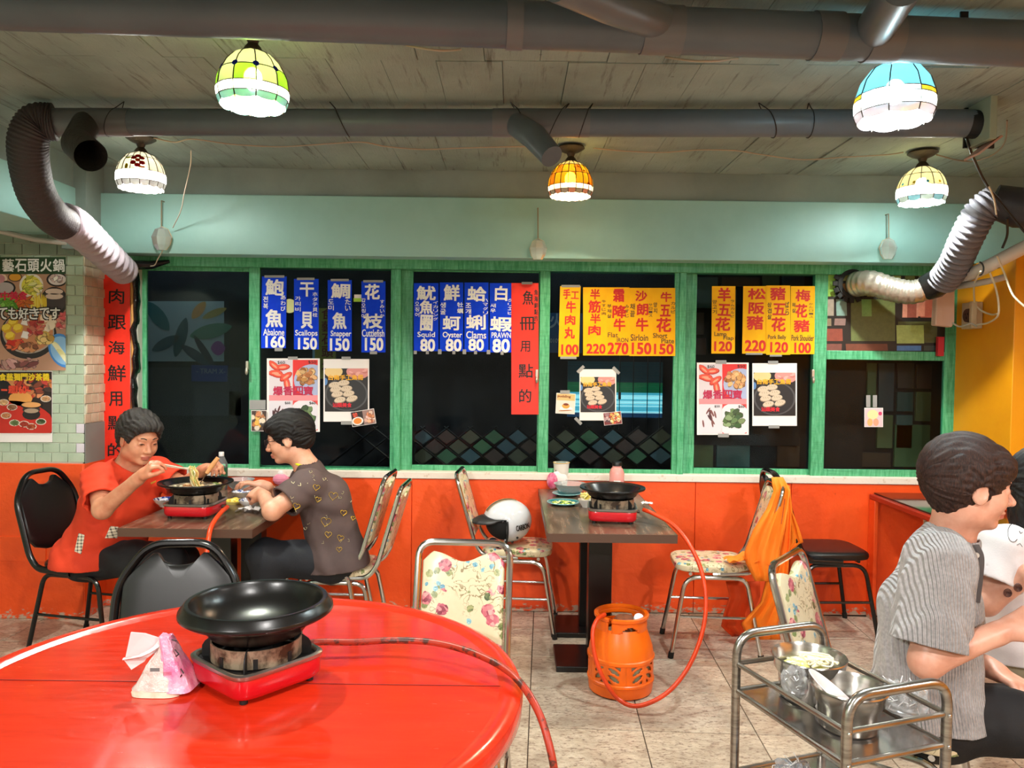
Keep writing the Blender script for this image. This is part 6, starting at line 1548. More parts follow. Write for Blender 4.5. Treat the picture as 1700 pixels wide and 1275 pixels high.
def surf_patch(obj, parent, quad, mat, name, n=8, off=.0025):
    me = obj.data; L = parent.location; bv = BVHTree.FromPolygons([v.co + L for v in me.vertices], [tuple(p.vertices) for p in me.polygons]); vs = []; ok = []
    for i in range(n + 1):
        for j in range(n + 1):
            u, v_ = i / n, j / n; px = (quad[0][0] * (1 - u) + quad[1][0] * u) * (1 - v_) + (quad[3][0] * (1 - u) + quad[2][0] * u) * v_; py = (quad[0][1] * (1 - u) + quad[1][1] * u) * (1 - v_) + (quad[3][1] * (1 - u) + quad[2][1] * u) * v_
            v = ray(px, py).normalized(); hit = bv.ray_cast(CAM, v); ok.append(hit[0] is not None); vs.append(hit[0] + (hit[1] if hit[1].dot(v) < 0 else -hit[1]) * off if hit[0] is not None else Vector((0, 0, 0)))
    fs = [f for f in [(i * (n + 1) + j, (i + 1) * (n + 1) + j, (i + 1) * (n + 1) + j + 1, i * (n + 1) + j + 1) for i in range(n) for j in range(n)] if all(ok[k] for k in f)]
    if fs: MB().add(vs, fs).build(name, mat, parent, W=True)
PLAID = NT('cream_plaid'); ck = PLAID.coord('Object'); sp_ = PLAID.n('ShaderNodeSeparateXYZ'); PLAID.l(ck, sp_.inputs[0])
la = PLAID.math('GREATER_THAN', PLAID.math('FRACT', PLAID.math('MULTIPLY', sp_.outputs[0], 62)), .68); lb_ = PLAID.math('GREATER_THAN', PLAID.math('FRACT', PLAID.math('MULTIPLY', sp_.outputs[2], 62)), .68)
PLAID.base(PLAID.mix(PLAID.math('MULTIPLY', PLAID.math('ADD', la, lb_), .5), '#e8dcc4', '#1c1814')); PLAID.set(rough=.8); PLAID = PLAID.m
surf_patch(sh1, t1, [(183, 873), (196, 874), (194, 893), (174, 893)], PLAID, 'plaid_patch'); surf_patch(sh1, t1, [(131, 885), (141, 888), (135, 920), (124, 915)], PLAID, 'plaid_patch')
surf_patch(sh1, t1, [(249, 801), (259, 797), (258, 800), (250, 804)], pbr('gold_patch', '#c9a03a', .5), 'gold_patch', 3)
# chopsticks, noodles, spatula
IV = pbr('ivory_plastic', '#e8ddc8', .35)
cs = thing('chopsticks', 'pale chopsticks held by the person in orange', 'chopsticks', P(285, 775, 3.5))
for dy, dd in ((0, 0), (3, .01)):
    MB().tube([P(248, 767 + dy, 3.44), P(317, 779 + dy * .3, 3.60 + dd)], [.0038, .0022], 8).build('chopstick', IV, cs, W=True)
nd = thing('noodles', 'bundle of noodles hanging from the chopsticks over the pan', 'food', P(322, 792, 3.62)); rg = random.Random(3)
NM = [pbr('egg_noodle', c, .3) for c in ('#f2dc9c', '#e8c078', '#f4ecc8', '#c8c878')]
for k in range(34):
    x0 = rg.uniform(-7, 8); pts = [P(318 + x0 * .5 + rg.uniform(-3, 3), 776 + rg.uniform(-3, 3), 3.60 + rg.uniform(-.01, .02)), P(320 + x0 + rg.uniform(-3, 3), 785 + rg.uniform(-2, 2), 3.61 + rg.uniform(-.015, .015)), P(322 + x0 * .6 + rg.uniform(-3, 3), 797, 3.62 + rg.uniform(-.015, .015)), P(326 + x0 * .9 + rg.uniform(-4, 4), 807 + rg.uniform(-1, 2), 3.64 + rg.uniform(-.02, .02))]
    MB().tube(catmull(pts, 4), .0028, 5).build('noodle', NM[k % 4], nd, W=True)
sp = thing('spatula', 'small wooden handled spatula gripped over the pan', 'spatula', P(350, 785, 3.7))
MB().tube([P(362, 760, 3.705), P(352, 773, 3.70), P(343, 786, 3.69)], [.010, .012, .009], 10).build('handle', pbr('light_wood', '#d89a62', .5), sp, W=True)
MB().tube([P(343, 786, 3.69), P(336, 797, 3.68), P(330, 806, 3.67)], [.004, .006, .010], 10, sq=.35).build('blade', STEEL, sp, W=True)

# ---------------- seated diner in the heart print shirt
R2 = frame((-.96, -.16, -.22), (-.2, 0, 1))
J2 = dict(hip=P(560, 925, 3.83), chest=P(538, 830, 3.80), neck=P(511, 779, 3.79), head=P(479, 727, 3.78), R=R2, sR=P(512, 806, 4.0), sL=P(510, 806, 3.63),
          eL=P(452, 848, 3.50), wL=P(436, 822, 3.66), eR=P(478, 838, 3.98), wR=P(436, 806, 3.84), hR=P(548, 930, 3.93), hL=P(548, 930, 3.74), kR=P(440, 924, 3.96), kL=P(440, 924, 3.64), fR=P(462, 1050, 3.95), fL=P(452, 1068, 3.68), dir=(-1, 0, 0))
SK2 = skinm('light_warm_skin', '#dea588', '#cf8f70')
HB2 = hairm('black_short_hair', '#0c0a0a', '#1f1b1a')
cu = [(.6, .9, .6)] * 4
t2, B2, G2 = person('person', 'person in glasses and a brown heart print shirt leaning on the table', J2['hip'] * 1.0, J2, SK2, HB2, LIP, None,
    dict(w=.97, head=1.0, nose=.8, jaw=1.05, eye=.004, handL=dict(x=P(408, 812, 3.74) - P(436, 822, 3.66), up=(-.1, -.6, .8), curls=cu, thumb=(.4, .6)),
         handR=dict(x=P(402, 800, 3.82) - P(436, 806, 3.84), up=(0, .1, 1), curls=[(.3, .6, .4)] * 4, thumb=(.5, .4))))
def cut2(Y):
    face = .100 - np.linalg.norm((Y - np.array((.118, 0, -.055))) / np.array((1.0, 1.05, 1.18)), axis=1)
    low = -(Y[:, 2] + .070 - .35 * np.clip(Y[:, 0] + .02, -.2, .2)); ear = .028 - np.linalg.norm((Y - np.array((.004, 0, -.020)))[:, [0, 2]], axis=1)
    ear = np.where(np.abs(Y[:, 1]) > .070, ear, -1); return np.maximum(np.maximum(face, low), ear)
hair_mesh(t2, G2, R2, 1.0, HB2, cut2, (.118, .097, .106), (-.020, 0, .036), [((-.07, 0, -.02), (.05, .07, .055), .03), ((.06, 0, .07), (.04, .07, .03), .03)])
BRN = pbr('brown_jersey', '#564543', .8, c2='#4c3c3a', ns=6, bs=240, bst=.08)
sh2, S2 = make_shirt(t2, G2, BRN, 1.10, .013, .0020, .66, (.060, .062), (P(560, 935, 3.83), (.1, 0, -1)), .066, 5, dirv=(.6, .2, 1))
make_trousers(t2, G2, pbr('navy_black_cloth', '#11141c', .75, bs=200, bst=.15), 1.03)
make_shoes(t2, G2, SHOE)
# yellow neckband edge
pts = [G2['neck'] + np.array((math.cos(a) * .068, math.sin(a) * .068, .022 - .018 * math.cos(a))) for a in np.linspace(0, 6.28, 25)[:-1]]
MB().tube([tuple(p) for p in pts], .006, 6, True).build('neckband', pbr('lime_yellow_trim', '#d8d81e', .6), t2, W=True)
# glasses
gl = MB()
gm = pbr('dark_glasses_frame', '#1c1416', .3)
for s_ in (-1, 1):
    ring = [G2['head'] + R2 @ np.array((.107, s_ * .034 + .023 * math.cos(a), -.004 + .0185 * math.sin(a))) for a in np.linspace(0, 6.28, 19)[:-1]]
    gl.tube([tuple(p) for p in ring], .0018, 6, True)
    gl.tube([tuple(G2['head'] + R2 @ np.array(p)) for p in ((.107, s_ * .057, .004), (.06, s_ * .074, .004), (.0, s_ * .083, .004), (-.02, s_ * .082, -.012))], .0018, 6)
gl.tube([tuple(G2['head'] + R2 @ np.array(p)) for p in ((.107, -.011, .0), (.111, 0, .002), (.107, .011, .0))], .0018, 6)
gl.build('glasses', gm, t2, W=True)
# hearts printed on the shirt, laid on its surface
from mathutils.bvhtree import BVHTree
def surf_print(obj, parent, items, mat, name, wd=.0022, off=.0012):
    me = obj.data; L = parent.location; bv = BVHTree.FromPolygons([v.co + L for v in me.vertices], [tuple(p.vertices) for p in me.polygons])
    for pl in items:
        pts = []
        for (px, py) in pl:
            v = ray(px, py).normalized(); hit = bv.ray_cast(CAM, v)
            if hit[0] is None: pts = []; break
            pts.append(hit[0] + (hit[1] if hit[1].dot(v) < 0 else -hit[1]) * off)
        if len(pts) > 1: MB().tube(pts, wd, 5, sq=.4).build(name, mat, parent, W=True)
def heart(cx, cy, s_, rot=0, part=(0, 6.283), n=18):
    out = []
    for k in range(n + 1):
        a = part[0] + (part[1] - part[0]) * k / n; x = 16 * math.sin(a) ** 3 / 17; y = (13 * math.cos(a) - 5 * math.cos(2 * a) - 2 * math.cos(3 * a) - math.cos(4 * a)) / 17
        out.append((cx + s_ * (x * math.cos(rot) + y * math.sin(rot)), cy - s_ * (y * math.cos(rot) - x * math.sin(rot))))
    return out
GOLD = pbr('gold_print', '#d8b02c', .5); PALEG = pbr('pale_gold_print', '#d9cfa0', .5)
big = [(525, 809, 6, .2), (553, 823, 8, .15), (528, 829, 5, .3), (541, 866, 9, .2), (570, 851, 5.5, .1), (492, 840, 6, .3), (545, 887, 6, .1), (563, 912, 5, 0), (530, 761, 5, .4), (475, 799, 4.5, .3), (565, 893, 6, .3), (509, 895, 6, .2), (567, 798, 5, .3), (586, 860, 4, .2), (495, 861, 4, .3)]
surf_print(sh2, t2, [heart(*q) for q in big], GOLD, 'printed_heart', .0022)
rg = random.Random(9); sm_ = [heart(rg.uniform(480, 590), rg.uniform(770, 915), 3, rg.uniform(-1, 1), (rg.uniform(0, 3), rg.uniform(3.5, 5)), 6) for _ in range(34)]
surf_print(sh2, t2, sm_, PALEG, 'printed_mark', .0014)

# ---------------- person in the grey knit shirt (right foreground)
R3 = frame((.93, -.10, -.10), (.05, 0, 1))
J3 = dict(hip=P(1535, 1178, 2.24), chest=P(1545, 1010, 2.24), neck=P(1578, 893, 2.22), head=P(1607, 804, 2.18), R=R3, sR=P(1560, 935, 2.07), sL=P(1562, 925, 2.42),
          eR=P(1538, 1098, 2.02), wR=P(1672, 1045, 2.0), eL=P(1580, 1080, 2.46), wL=P(1650, 1112, 2.26), hR=P(1560, 1188, 2.16), hL=P(1560, 1188, 2.34), kR=P(1790, 1210, 2.08), kL=P(1790, 1190, 2.36), fR=P(1740, 1450, 2.1), fL=P(1750, 1400, 2.4), dir=(1, 0, 0))
SK3 = skinm('fair_skin', '#dba48c', '#cc8f76')
HB3 = hairm('dark_brown_hair', '#1d1210', '#4a2f26')
t3, B3, G3 = person('person', 'person in a grey ribbed knit shirt seen from the side at right', J3['hip'] * 1.0, J3, SK3, HB3, LIP, None,
    dict(w=1.02, head=1.05, nose=1.15, h=.0035, eye=.004, handR=dict(x=P(1712, 1025, 1.98) - P(1672, 1045, 2.0), up=(-.3, -.5, .8), curls=[(.5, .8, .5)] * 4),
         handL=dict(x=P(1700, 1142, 2.18) - P(1650, 1112, 2.26), up=(.35, -.45, .8), curls=[(.7, .9, .5), (.6, .9, .5), (.6, .9, .5), (.6, .9, .5)], thumb=(.3, .5), sc=1.0)))
def cut3(Y):
    face = .104 - np.linalg.norm((Y - np.array((.130, 0, -.070))) / np.array((1.0, 1.1, 1.12)), axis=1)
    low = -(Y[:, 2] + .080 - .55 * np.clip(Y[:, 0] + .055, -.2, .2)); ear = .033 - np.linalg.norm((Y - np.array((.006, 0, -.026)))[:, [0, 2]], axis=1)
    ear = np.where(np.abs(Y[:, 1]) > .070, ear, -1); return np.maximum(np.maximum(face, low), ear)
h3 = hair_mesh(t3, G3, R3, 1.05, HB3, cut3, (.112, .097, .103), (-.018, 0, .038), [((.055, 0, .058), (.048, .078, .045), .03), ((-.05, 0, .0), (.058, .078, .07), .04), ((-.045, 0, -.06), (.035, .05, .03), .03)], .003, h=.0035)
def knit():
    m = NT('grey_ribbed_knit'); m.base(m.mix(m.ramp(m.noise(m.coord('Object'), 120, 3), [(.35, 0.), (.65, 1.)]), '#b4aeae', '#9c9797'))
    wv = m.n('ShaderNodeTexWave'); wv.bands_direction = 'X'; wv.inputs['Scale'].default_value = 38; wv.inputs['Distortion'].default_value = 1.2; wv.inputs['Detail Scale'].default_value = .6
    m.l(m.coord('Object', (1, .75, .12)), wv.inputs['Vector']); m.bump(wv.outputs['Fac'], 1.0, .006); m.set(rough=.9, sheen=.3); return m.m
KN = knit()
make_shirt(t3, G3, KN, 1.12, .016, .003, .84, (.066, .074), (P(1530, 1168, 2.24), (-.05, 0, -1)), .072, 8, dirv=(1, .2, .25), h=.0035)
make_trousers(t3, G3, BLACKC, 1.05)
make_shoes(t3, G3, SHOE)
cl = G3['neck']; MB().tube(catmull([P(1620, 905, 2.12), P(1628, 925, 2.10), P(1626, 960, 2.09), P(1621, 1000, 2.08)], 6), .011, 8, sq=.5).build('collar', pbr('charcoal_collar', '#4f4a4a', .8), t3, W=True)
MB().lathe([(0, .003), (.007, .003), (.008, 0)], 12, T(P(1621, 922, 2.085)) @ RX(math.pi / 2)).build('button', pbr('pale_button', '#c9c2b8', .3), t3, W=True)

# ---------------- person in the white T-shirt (right edge)
R4 = frame((.92, -.3, -.1), (.05, 0, 1))
J4 = dict(hip=P(1690, 1075, 2.72), chest=P(1702, 965, 2.72), neck=P(1722, 880, 2.72), head=P(1746, 808, 2.68), R=R4, sR=P(1668, 915, 2.58), sL=P(1740, 905, 2.9),
          eR=P(1636, 1000, 2.55), wR=P(1722, 945, 2.46), eL=P(1790, 1000, 2.9), wL=P(1830, 950, 2.75), hR=P(1690, 1080, 2.64), hL=P(1700, 1080, 2.8), kR=P(1850, 1085, 2.55), kL=P(1860, 1075, 2.85), fR=P(1830, 1260, 2.6), fL=P(1840, 1240, 2.85), dir=(1, 0, 0))
t4, B4, G4 = person('person', 'person in a white drawing print T-shirt at the right edge', J4['hip'] * 1.0, J4, SK3, HB2, LIP, None,
    dict(w=.96, head=1.02, h=.005, handR=dict(x=(.8, -.2, .3), up=(-.3, -.5, .8), curls=cu), handL=dict(x=(.8, -.2, .3), up=(0, 0, 1), curls=cu)))
def cut4(Y): 
    face = .100 - np.linalg.norm((Y - np.array((.122, 0, -.06))) / np.array((1.0, 1.0, 1.3)), axis=1); return np.maximum(face, -(Y[:, 2] + .19))
hair_mesh(t4, G4, R4, 1.02, HB2, cut4, (.118, .1, .108), (-.02, 0, .034), [((-.05, 0, -.07), (.07, .095, .13), .04)], h=.005)
WTE = pbr('white_cotton', '#e4dcdc', .8, c2='#d8cfd0', ns=5, bs=200, bst=.1)
sh4, S4 = make_shirt(t4, G4, WTE, 1.12, .014, .0028, .62, (.066, .070), (P(1690, 1075, 2.72), (.0, 0, -1)), .068, 11, dirv=(.6, .2, 1), h=.005)
make_trousers(t4, G4, pbr('beige_cloth', '#b3a68c', .8, bs=150, bst=.1), 1.0)
make_shoes(t4, G4, SHOE)
surf_print(sh4, t4, [[(1682 + 9 * math.cos(a), 885 + 15 * math.sin(a)) for a in np.linspace(.8, 5.2, 12)], [(1692, 882), (1694, 886), (1697, 884)], [(1688, 905), (1693, 902), (1697, 908)]], INKK, 'printed_line', .0014)
bo = [o for o in t4.children if o.name.startswith('body')][0]
TAT = pbr('faded_ink', '#6b4a44', .6)
surf_print(bo, t4, [[(cx_ + r_ * math.cos(a), cy_ + r_ * math.sin(a)) for a in np.linspace(0, 6.28, 14)] for cx_, cy_ in ((1673, 984), (1690, 975)) for r_ in (6.5, 4.5, 2.5, 1)], TAT, 'tattoo', .003, .0006)
# ================================================================ table-top things
ZT1 = .7405
def fluted(m, r, z, n=40, amp=0): pass
BLUEW = NT('blue_white_porcelain'); fz_ = BLUEW.noise(BLUEW.coord('Object'), 60, 3, .6); BLUEW.base(BLUEW.mix(BLUEW.ramp(fz_, [(.5, 0.), (.54, 1.)]), '#e9ecf4', '#27408e')); BLUEW.set(rough=.12, coat=.4); BLUEW = BLUEW.m
PORC = pbr('white_porcelain', '#e8e6e2', .15, coat=.3)
def bowl(label, loc, r, h, group, name='bowl'):
    t = thing(name, label, 'bowl', loc, 0, group)
    MB().lathe([(0, .003), (r * .42, .003), (r * .45, 0), (r * .5, .003), (r * .55, .01), (r * .85, h * .6), (r, h), (r * .985, h + .001)], 36).build('outside', PORC, t)
    MB().lathe([(r * .985, h + .001), (r * .82, h * .62), (r * .5, .014), (0, .010)], 36).build('inside', BLUEW, t); return t
bowl('small blue and white bowl left of the left table stove', PZ(262, 842, ZT1) + Vector((.03, .02, 0)), .058, .04, 'blue and white bowls')
bowl('blue and white bowl behind the left stove, beside the hands', PZ(402, 828, ZT1), .052, .04, 'blue and white bowls')
bowl('blue and white bowl nearest the elbow on the left table', PZ(417, 843, ZT1), .062, .042, 'blue and white bowls')
def heap(t, cx, cy, rx, ry, z, cols, n, size, seed, name='food_piece', flat=.5):
    rg = random.Random(seed); ms = [pbr('heap_' + c.strip('#'), c, .4) for c in cols]
    for k in range(n):
        a, r = rg.uniform(0, 6.28), math.sqrt(rg.random()); s_ = rg.uniform(.7, 1.2) * size
        MB().ball((cx + rx * r * math.cos(a), cy + ry * r * math.sin(a), z + (1 - r) * size * 1.6), (s_ * 1.5, s_ * .7, s_ * flat), RZ(rg.uniform(0, 3)) @ RX(rg.uniform(-.5, .5)), 7, 5).build(name, ms[k % len(ms)], t)
t = thing('food_dish', 'pale yellow rectangular dish of shredded egg on the left table', 'dish', PZ(390, 836, ZT1))
o = superell(.075, .045, 6, 32); MB().loft([[(x * s_, y * s_, z) for x, y in o] for z, s_ in ((0, .85), (.004, .88), (.014, 1), (.016, .99), (.008, .86), (.006, .3))]).build('dish', pbr('yellow_dish', '#e8d77a', .3), t)
heap(t, 0, 0, .055, .03, .014, ['#f0dc50', '#f6e888', '#e0c038'], 40, .009, 5)
t = thing('paper_napkin', 'crumpled white napkin beside the elbow on the left table', 'napkin', PZ(413, 850, ZT1)); rg = random.Random(2)
def crumpled(mb, a, b, h, n, seed, lift=.004):
    r_ = random.Random(seed); g = [[Vector((-a + 2 * a * i / n + r_.uniform(-.3, .3) * a / n * 2, -b + 2 * b * j / n + r_.uniform(-.3, .3) * b / n * 2, lift + h * r_.random() * (1 - abs(i / n - .5)))) for j in range(n + 1)] for i in range(n + 1)]
    mb.add([p for r in g for p in r], [(i * (n + 1) + j, (i + 1) * (n + 1) + j, (i + 1) * (n + 1) + j + 1, i * (n + 1) + j + 1) for i in range(n) for j in range(n)])
m = MB(); crumpled(m, .055, .035, .03, 7, 3); m.build('tissue', PAPER, t, ang=25)
# bottle behind the pan on the left
t = thing('drink_bottle', 'clear plastic bottle with green label on the left table', 'bottle', PZ(362, 815, ZT1) + Vector((0, .05, 0)))
MB().lathe([(0, .002), (.03, 0), (.034, .01), (.034, .045), (.032, .05), (.034, .055), (.034, .14), (.033, .15), (.018, .185), (.0135, .19), (.0135, .2)], 28).build('bottle', CLEAR, t)
MB().lathe([(0, .004), (.029, .004), (.0315, .012), (.0315, .13), (0, .13)], 24).build('drink', glassmat('pale_drink', (.9, .92, .85), .02, .5), t)
MB().lathe([(.0346, .058), (.0346, .128)], 28).build('label', pbr('green_label', '#1d5c3c', .4), t)
m = MB(); m.lathe([(.035, .07), (.035, .12)], 10, None, 0, None, D2(225), D2(265)); m.build('label_print', pbr('white_label_print', '#d9e0d9', .4), t)
MB().lathe([(.015, .192), (.015, .212), (.013, .216), (0, .216)], 24).build('cap', PORC, t)
# crumpled foil bowl + glass dishes at the back of the left table
t = thing('glass_bowl', 'clear glass bowl at the back of the left table', 'bowl', PZ(398, 812, ZT1), 0, 'glass bowls')
GLB = glassmat('ribbed_glass', (.9, .93, .92), .06, 1.4, .22)
GP = [(0, .004), (.04, .003), (.06, .02), (.08, .055), (.083, .058), (.08, .056), (.056, .026), (.036, .01), (0, .009)]
MB().lathe(GP, 24).build('bowl', GLB, t)
t = thing('tissue_pack', 'small pink tissue packet behind the heart print shirt', 'tissue', PZ(462, 808, ZT1) + Vector((0, .05, 0)))
m = MB().ball((0, 0, .035), (.05, .03, .035), None, 10, 7); m.build('packet', pbr('pink_packet', '#e88fa8', .4), t, ang=20)
m = MB().ball((0, 0, .07), (.02, .012, .02), None, 7, 5); m.build('tissue', PAPER, t, ang=20)
tag(MB().ball((0, 0, 0), (.022, .016, .016), None, 9, 6).build('bread_piece', pbr('pale_crumb', '#d9c79a', .7, c2='#b89a62', ns=60), at=P(413, 812, 3.70)), 'pale bite of food held by the person in glasses', 'food')

# right table: cup, bowl, plates, juice
t = thing('paper_cup', 'tall white paper cup with yellow rim on the helmet table', 'cup', PZ(933, 815, ZT1) + Vector((.0, .09, 0)))
MB().lathe([(0, .002), (.033, .002), (.033, 0), (.036, .004), (.047, .150), (.049, .152), (.0495, .156), (.046, .156), (.034, .01), (0, .008)], 36).build('cup', pbr('white_cup', '#ebe4d8', .4), t)
MB().tube([(.0485 * math.cos(a), .0485 * math.sin(a), .155) for a in np.linspace(0, 6.28, 33)[:-1]], .002, 6, True).build('rim', pbr('yellow_rim', '#d8a83a', .4), t)
m = MB()
for k, zz in enumerate((.05, .065, .08, .095, .11)): a = D2(222); r = .037 + zz * .075 + .0006; m.box((r * math.cos(a), r * math.sin(a), zz), (.002, .006, .009), RZ(a))
m.build('lettering', pbr('grey_cup_print', '#6a6a6a', .5), t)
t = thing('juice_bottle', 'pink juice bottle with black cap behind the right pan', 'bottle', Vector((P(1025, 800, 4.35).x, 4.38, ZT1)))
PK = glassmat('pink_drink_plastic', (.95, .6, .6), .1, 1)
MB().lathe([(0, 0), (.040, 0), (.043, .006), (.043, .125), (.034, .148), (.026, .156), (.026, .165)], 32).build('bottle', pbr('pink_juice_bottle', '#e79c95', .15, coat=.5), t)
MB().lathe([(.028, .165), (.028, .185), (.026, .188), (0, .188)], 28).build('cap', BLACKM, t)
m = MB(); m.lathe([(.0436, .03), (.0436, .085)], 8, None, 0, None, D2(240), D2(292)); m.build('label', PAPER, t)
t = thing('glass_bowl', 'large ribbed glass bowl behind the teal plates', 'bowl', PZ(947, 822, ZT1) + Vector((0, .02, 0)), 0, 'glass bowls'); MB().lathe([(r * 1.15, z * 1.1) for r, z in GP], 18).build('bowl', GLB, t, ang=15)
t = thing('tissue_pack', 'pink tissue packet at the back left of the helmet table', 'tissue', PZ(918, 816, ZT1) + Vector((0, .08, 0)))
MB().ball((0, 0, .05), (.035, .03, .05), None, 9, 7).build('packet', pbr('pink_packet', '#d84a78', .4, c2='#e8a0b8', ns=30), t, ang=20); m = MB(); m.ball((.045, 0, .07), (.05, .012, .035), RY(.5), 8, 5); m.build('tissue', PAPER, t, ang=20)
TEALC = pbr('teal_ceramic', '#2f7f86', .2, coat=.4); TEALR = pbr('pale_teal_rim', '#8fc6c9', .2)
def plate(label, loc, r):
    t = thing('plate', label, 'plate', loc, 0, 'teal plates'); MB().lathe([(0, 0), (r * .6, 0), (r * .95, .012), (r, .016), (r * .97, .0175), (r * .62, .006), (0, .005)], 40).build('dish', TEALC, t)
    MB().tube([(r * .99 * math.cos(a), r * .99 * math.sin(a), .0165) for a in np.linspace(0, 6.28, 41)[:-1]], .002, 6, True).build('rim', TEALR, t); return t
t = plate('teal plate of chopped greens on the helmet table', PZ(935, 838, ZT1), .085)
heap(t, .0, .0, .06, .045, .010, ['#b8cc58', '#dfe39a', '#9ab848', '#e8e8b8'], 60, .0075, 8, 'chopped_green')
t = plate('empty teal plate behind the chopped greens', PZ(942, 826, ZT1) + Vector((0, .06, 0)), .08)
t = thing('side_bowl', 'small white bowl heaped with yellow slices by the right stove', 'bowl', PZ(973, 842, ZT1)); r = .042
MB().lathe([(0, .003), (.018, .002), (.02, 0), (.022, .006), (.036, .026), (.043, .042), (.041, .042), (.03, .02), (0, .012)], 30).build('bowl', PORC, t)
rg = random.Random(6)
for k in range(12):
    a = rg.uniform(0, 6.28); M = RZ(a) @ RX(rg.uniform(.4, 1.3)); MB().box((.016 * math.cos(a), .016 * math.sin(a), .05 + rg.uniform(0, .018)), (.03, .03, .005), M).build('yellow_slice', pbr('yellow_slice', rg.choice(('#f2e070', '#e8cc48', '#f6eca0')), .4), t, bevel=.002)
t = thing('paper_napkin', 'bit of white napkin right of the right table stove', 'napkin', PZ(1074, 838, ZT1)); m = MB(); crumpled(m, .03, .02, .02, 5, 9); m.build('tissue', PAPER, t, ang=25)
# tissue bag on the red table
t = thing('tissue_bag', 'clear and pink plastic tissue bag with a white sheet pulled out, on the red table', 'tissue bag', PZ(268, 1145, .743))
b0 = t.location
TBG = pbr('tissue_stack', '#e6dcc6', .5, c2='#d4c4aa', ns=40); PKB = pbr('pink_bag_film', '#e87aa6', .2, c2='#f0b8cc', ns=26, bs=34, bst=.7, bd=.008); CLB = pbr('clear_bag_film', '#cdb9b2', .2, c2='#dccfc8', ns=30, bs=40, bst=.8, bd=.008)
def taper(mb, base, top, cx, dx, n=9, rings=7, seed=1, y0=0):
    r_ = random.Random(seed); rr = []
    for i in range(rings):
        f = i / (rings - 1); a = base[0] * (1 - f) + top[0] * f; b = base[1] * (1 - f) + top[1] * f; o = superell(a, b, 4, 28)
        rr.append([(x * (1 + (r_.uniform(-.06, .06) if 0 < i else 0)) + cx + dx * f, y * (1 + (r_.uniform(-.08, .08) if 0 < i else 0)) + y0, base[2] + (top[2] - base[2]) * f + (r_.uniform(-.003, .003) if i else 0)) for x, y in o])
    mb.loft(rr)
m = MB(); taper(m, (.056, .045, 0), (.054, .043, .016), 0, 0, rings=3); m.build('tissue_stack', TBG, t, ang=30)
m = MB(); taper(m, (.056, .045, .014), (.012, .012, .105), 0, .012, seed=4, rings=9); m.build('clear_film', CLB, t, ang=16)
m = MB(); taper(m, (.030, .045, .01), (.012, .014, .125), .050, -.040, seed=6, rings=9); m.build('pink_film', PKB, t, ang=16)
q = lambda px, py, d: P(px, py, d)
m = MB(); pts = [q(217, 1050, 1.70), q(240, 1052, 1.72), q(272, 1062, 1.74), q(262, 1080, 1.735), q(245, 1092, 1.72), q(208, 1092, 1.69)]
m.add(pts + [p + Vector((0, .004, 0)) for p in pts], [(0, 1, 2, 3, 4, 5), (11, 10, 9, 8, 7, 6)] + [(k, (k + 6), ((k + 1) % 6) + 6, (k + 1) % 6) for k in range(6)]); m.build('pulled_sheet', pbr('pink_white_tissue', '#e2cccc', .75), t, W=True, smooth=False)
m = MB(); m.tube(catmull([q(205, 1094, 1.685), q(235, 1088, 1.69), q(258, 1075, 1.715), q(272, 1060, 1.735)], 5), [.006] * 5 + [.010] * 6 + [.012] * 5, 8, sq=.4)
m.build('sheet_fold', pbr('pink_white_tissue', '#e2cccc', .75), t, W=True); m = MB(); pts = [q(206, 1096, 1.688), q(245, 1090, 1.71), q(240, 1098, 1.705), q(218, 1112, 1.69)]
m.add(pts, [(0, 1, 2, 3)]); m.build('hanging_corner', pbr('pink_white_tissue', '#e2cccc', .75), t, W=True, smooth=False)
m = MB(); rc_ = [q(249, 1109, 1.655), q(265, 1109, 1.655), q(265, 1115, 1.652), q(249, 1115, 1.652)]; m.add(rc_, [(0, 3, 2, 1)]); m.build('label', pbr('dark_label', '#4a3c38', .4), t, W=True, smooth=False)
m = MB()
for (a, b) in (((290, 1078), (297, 1086)), ((297, 1086), (292, 1090)), ((300, 1110), (305, 1118)), ((302, 1120), (298, 1126)), ((285, 1062), (293, 1064))): m.tube([q(*a, 1.69), q(*b, 1.69)], .0014, 5)
m.build('lettering', INKK, t, W=True)

# cloth over the chair backs
CLO = pbr('amber_orange_cloth', '#f5820e', .75, c2='#ee7208', ns=4, bs=90, bst=.1); CLO2 = pbr('orange_cloth_inside', '#d8480c', .75)
def drape(name, rows, d, mat, par, th=.004, fold=.01, seed=1):
    """rows of (y, xl, xr) px with depth list; a sheet with folds"""
    n = 14; R_ = []; r_ = random.Random(seed); ph = r_.uniform(0, 6)
    for k, (y, xl, xr) in enumerate(rows):
        R_.append([P(xl + (xr - xl) * i / n, y, d[k] + fold * math.sin(i * 1.15 + ph + k * .25) * min(1, k / 2)) for i in range(n + 1)])
    RR = []
    for a, b in zip(R_, R_[1:]):
        for s_ in range(3): RR.append([p.lerp(q_, s_ / 3) for p, q_ in zip(a, b)])
    RR.append(R_[-1]); m = MB(); m.add([p for r in RR for p in r], [(i * (n + 1) + j, (i + 1) * (n + 1) + j, (i + 1) * (n + 1) + j + 1, i * (n + 1) + j + 1) for i in range(len(RR) - 1) for j in range(n)])
    o = m.build(name, mat, par, W=True, ang=60); o.modifiers.new('s', 'SOLIDIFY').thickness = th; return o
ct = thing('draped_cloth', 'orange garment draped over the backs of the two chairs', 'cloth', P(1275, 900, 4.0))
drape('front_panel', [(792, 1281, 1300), (803, 1282, 1306), (815, 1284, 1311), (845, 1272, 1308), (880, 1250, 1303), (915, 1236, 1296), (935, 1238, 1293), (965, 1253, 1288)], [3.9, 3.88, 3.86, 3.84, 3.82, 3.81, 3.80, 3.80], CLO, ct, fold=.012)
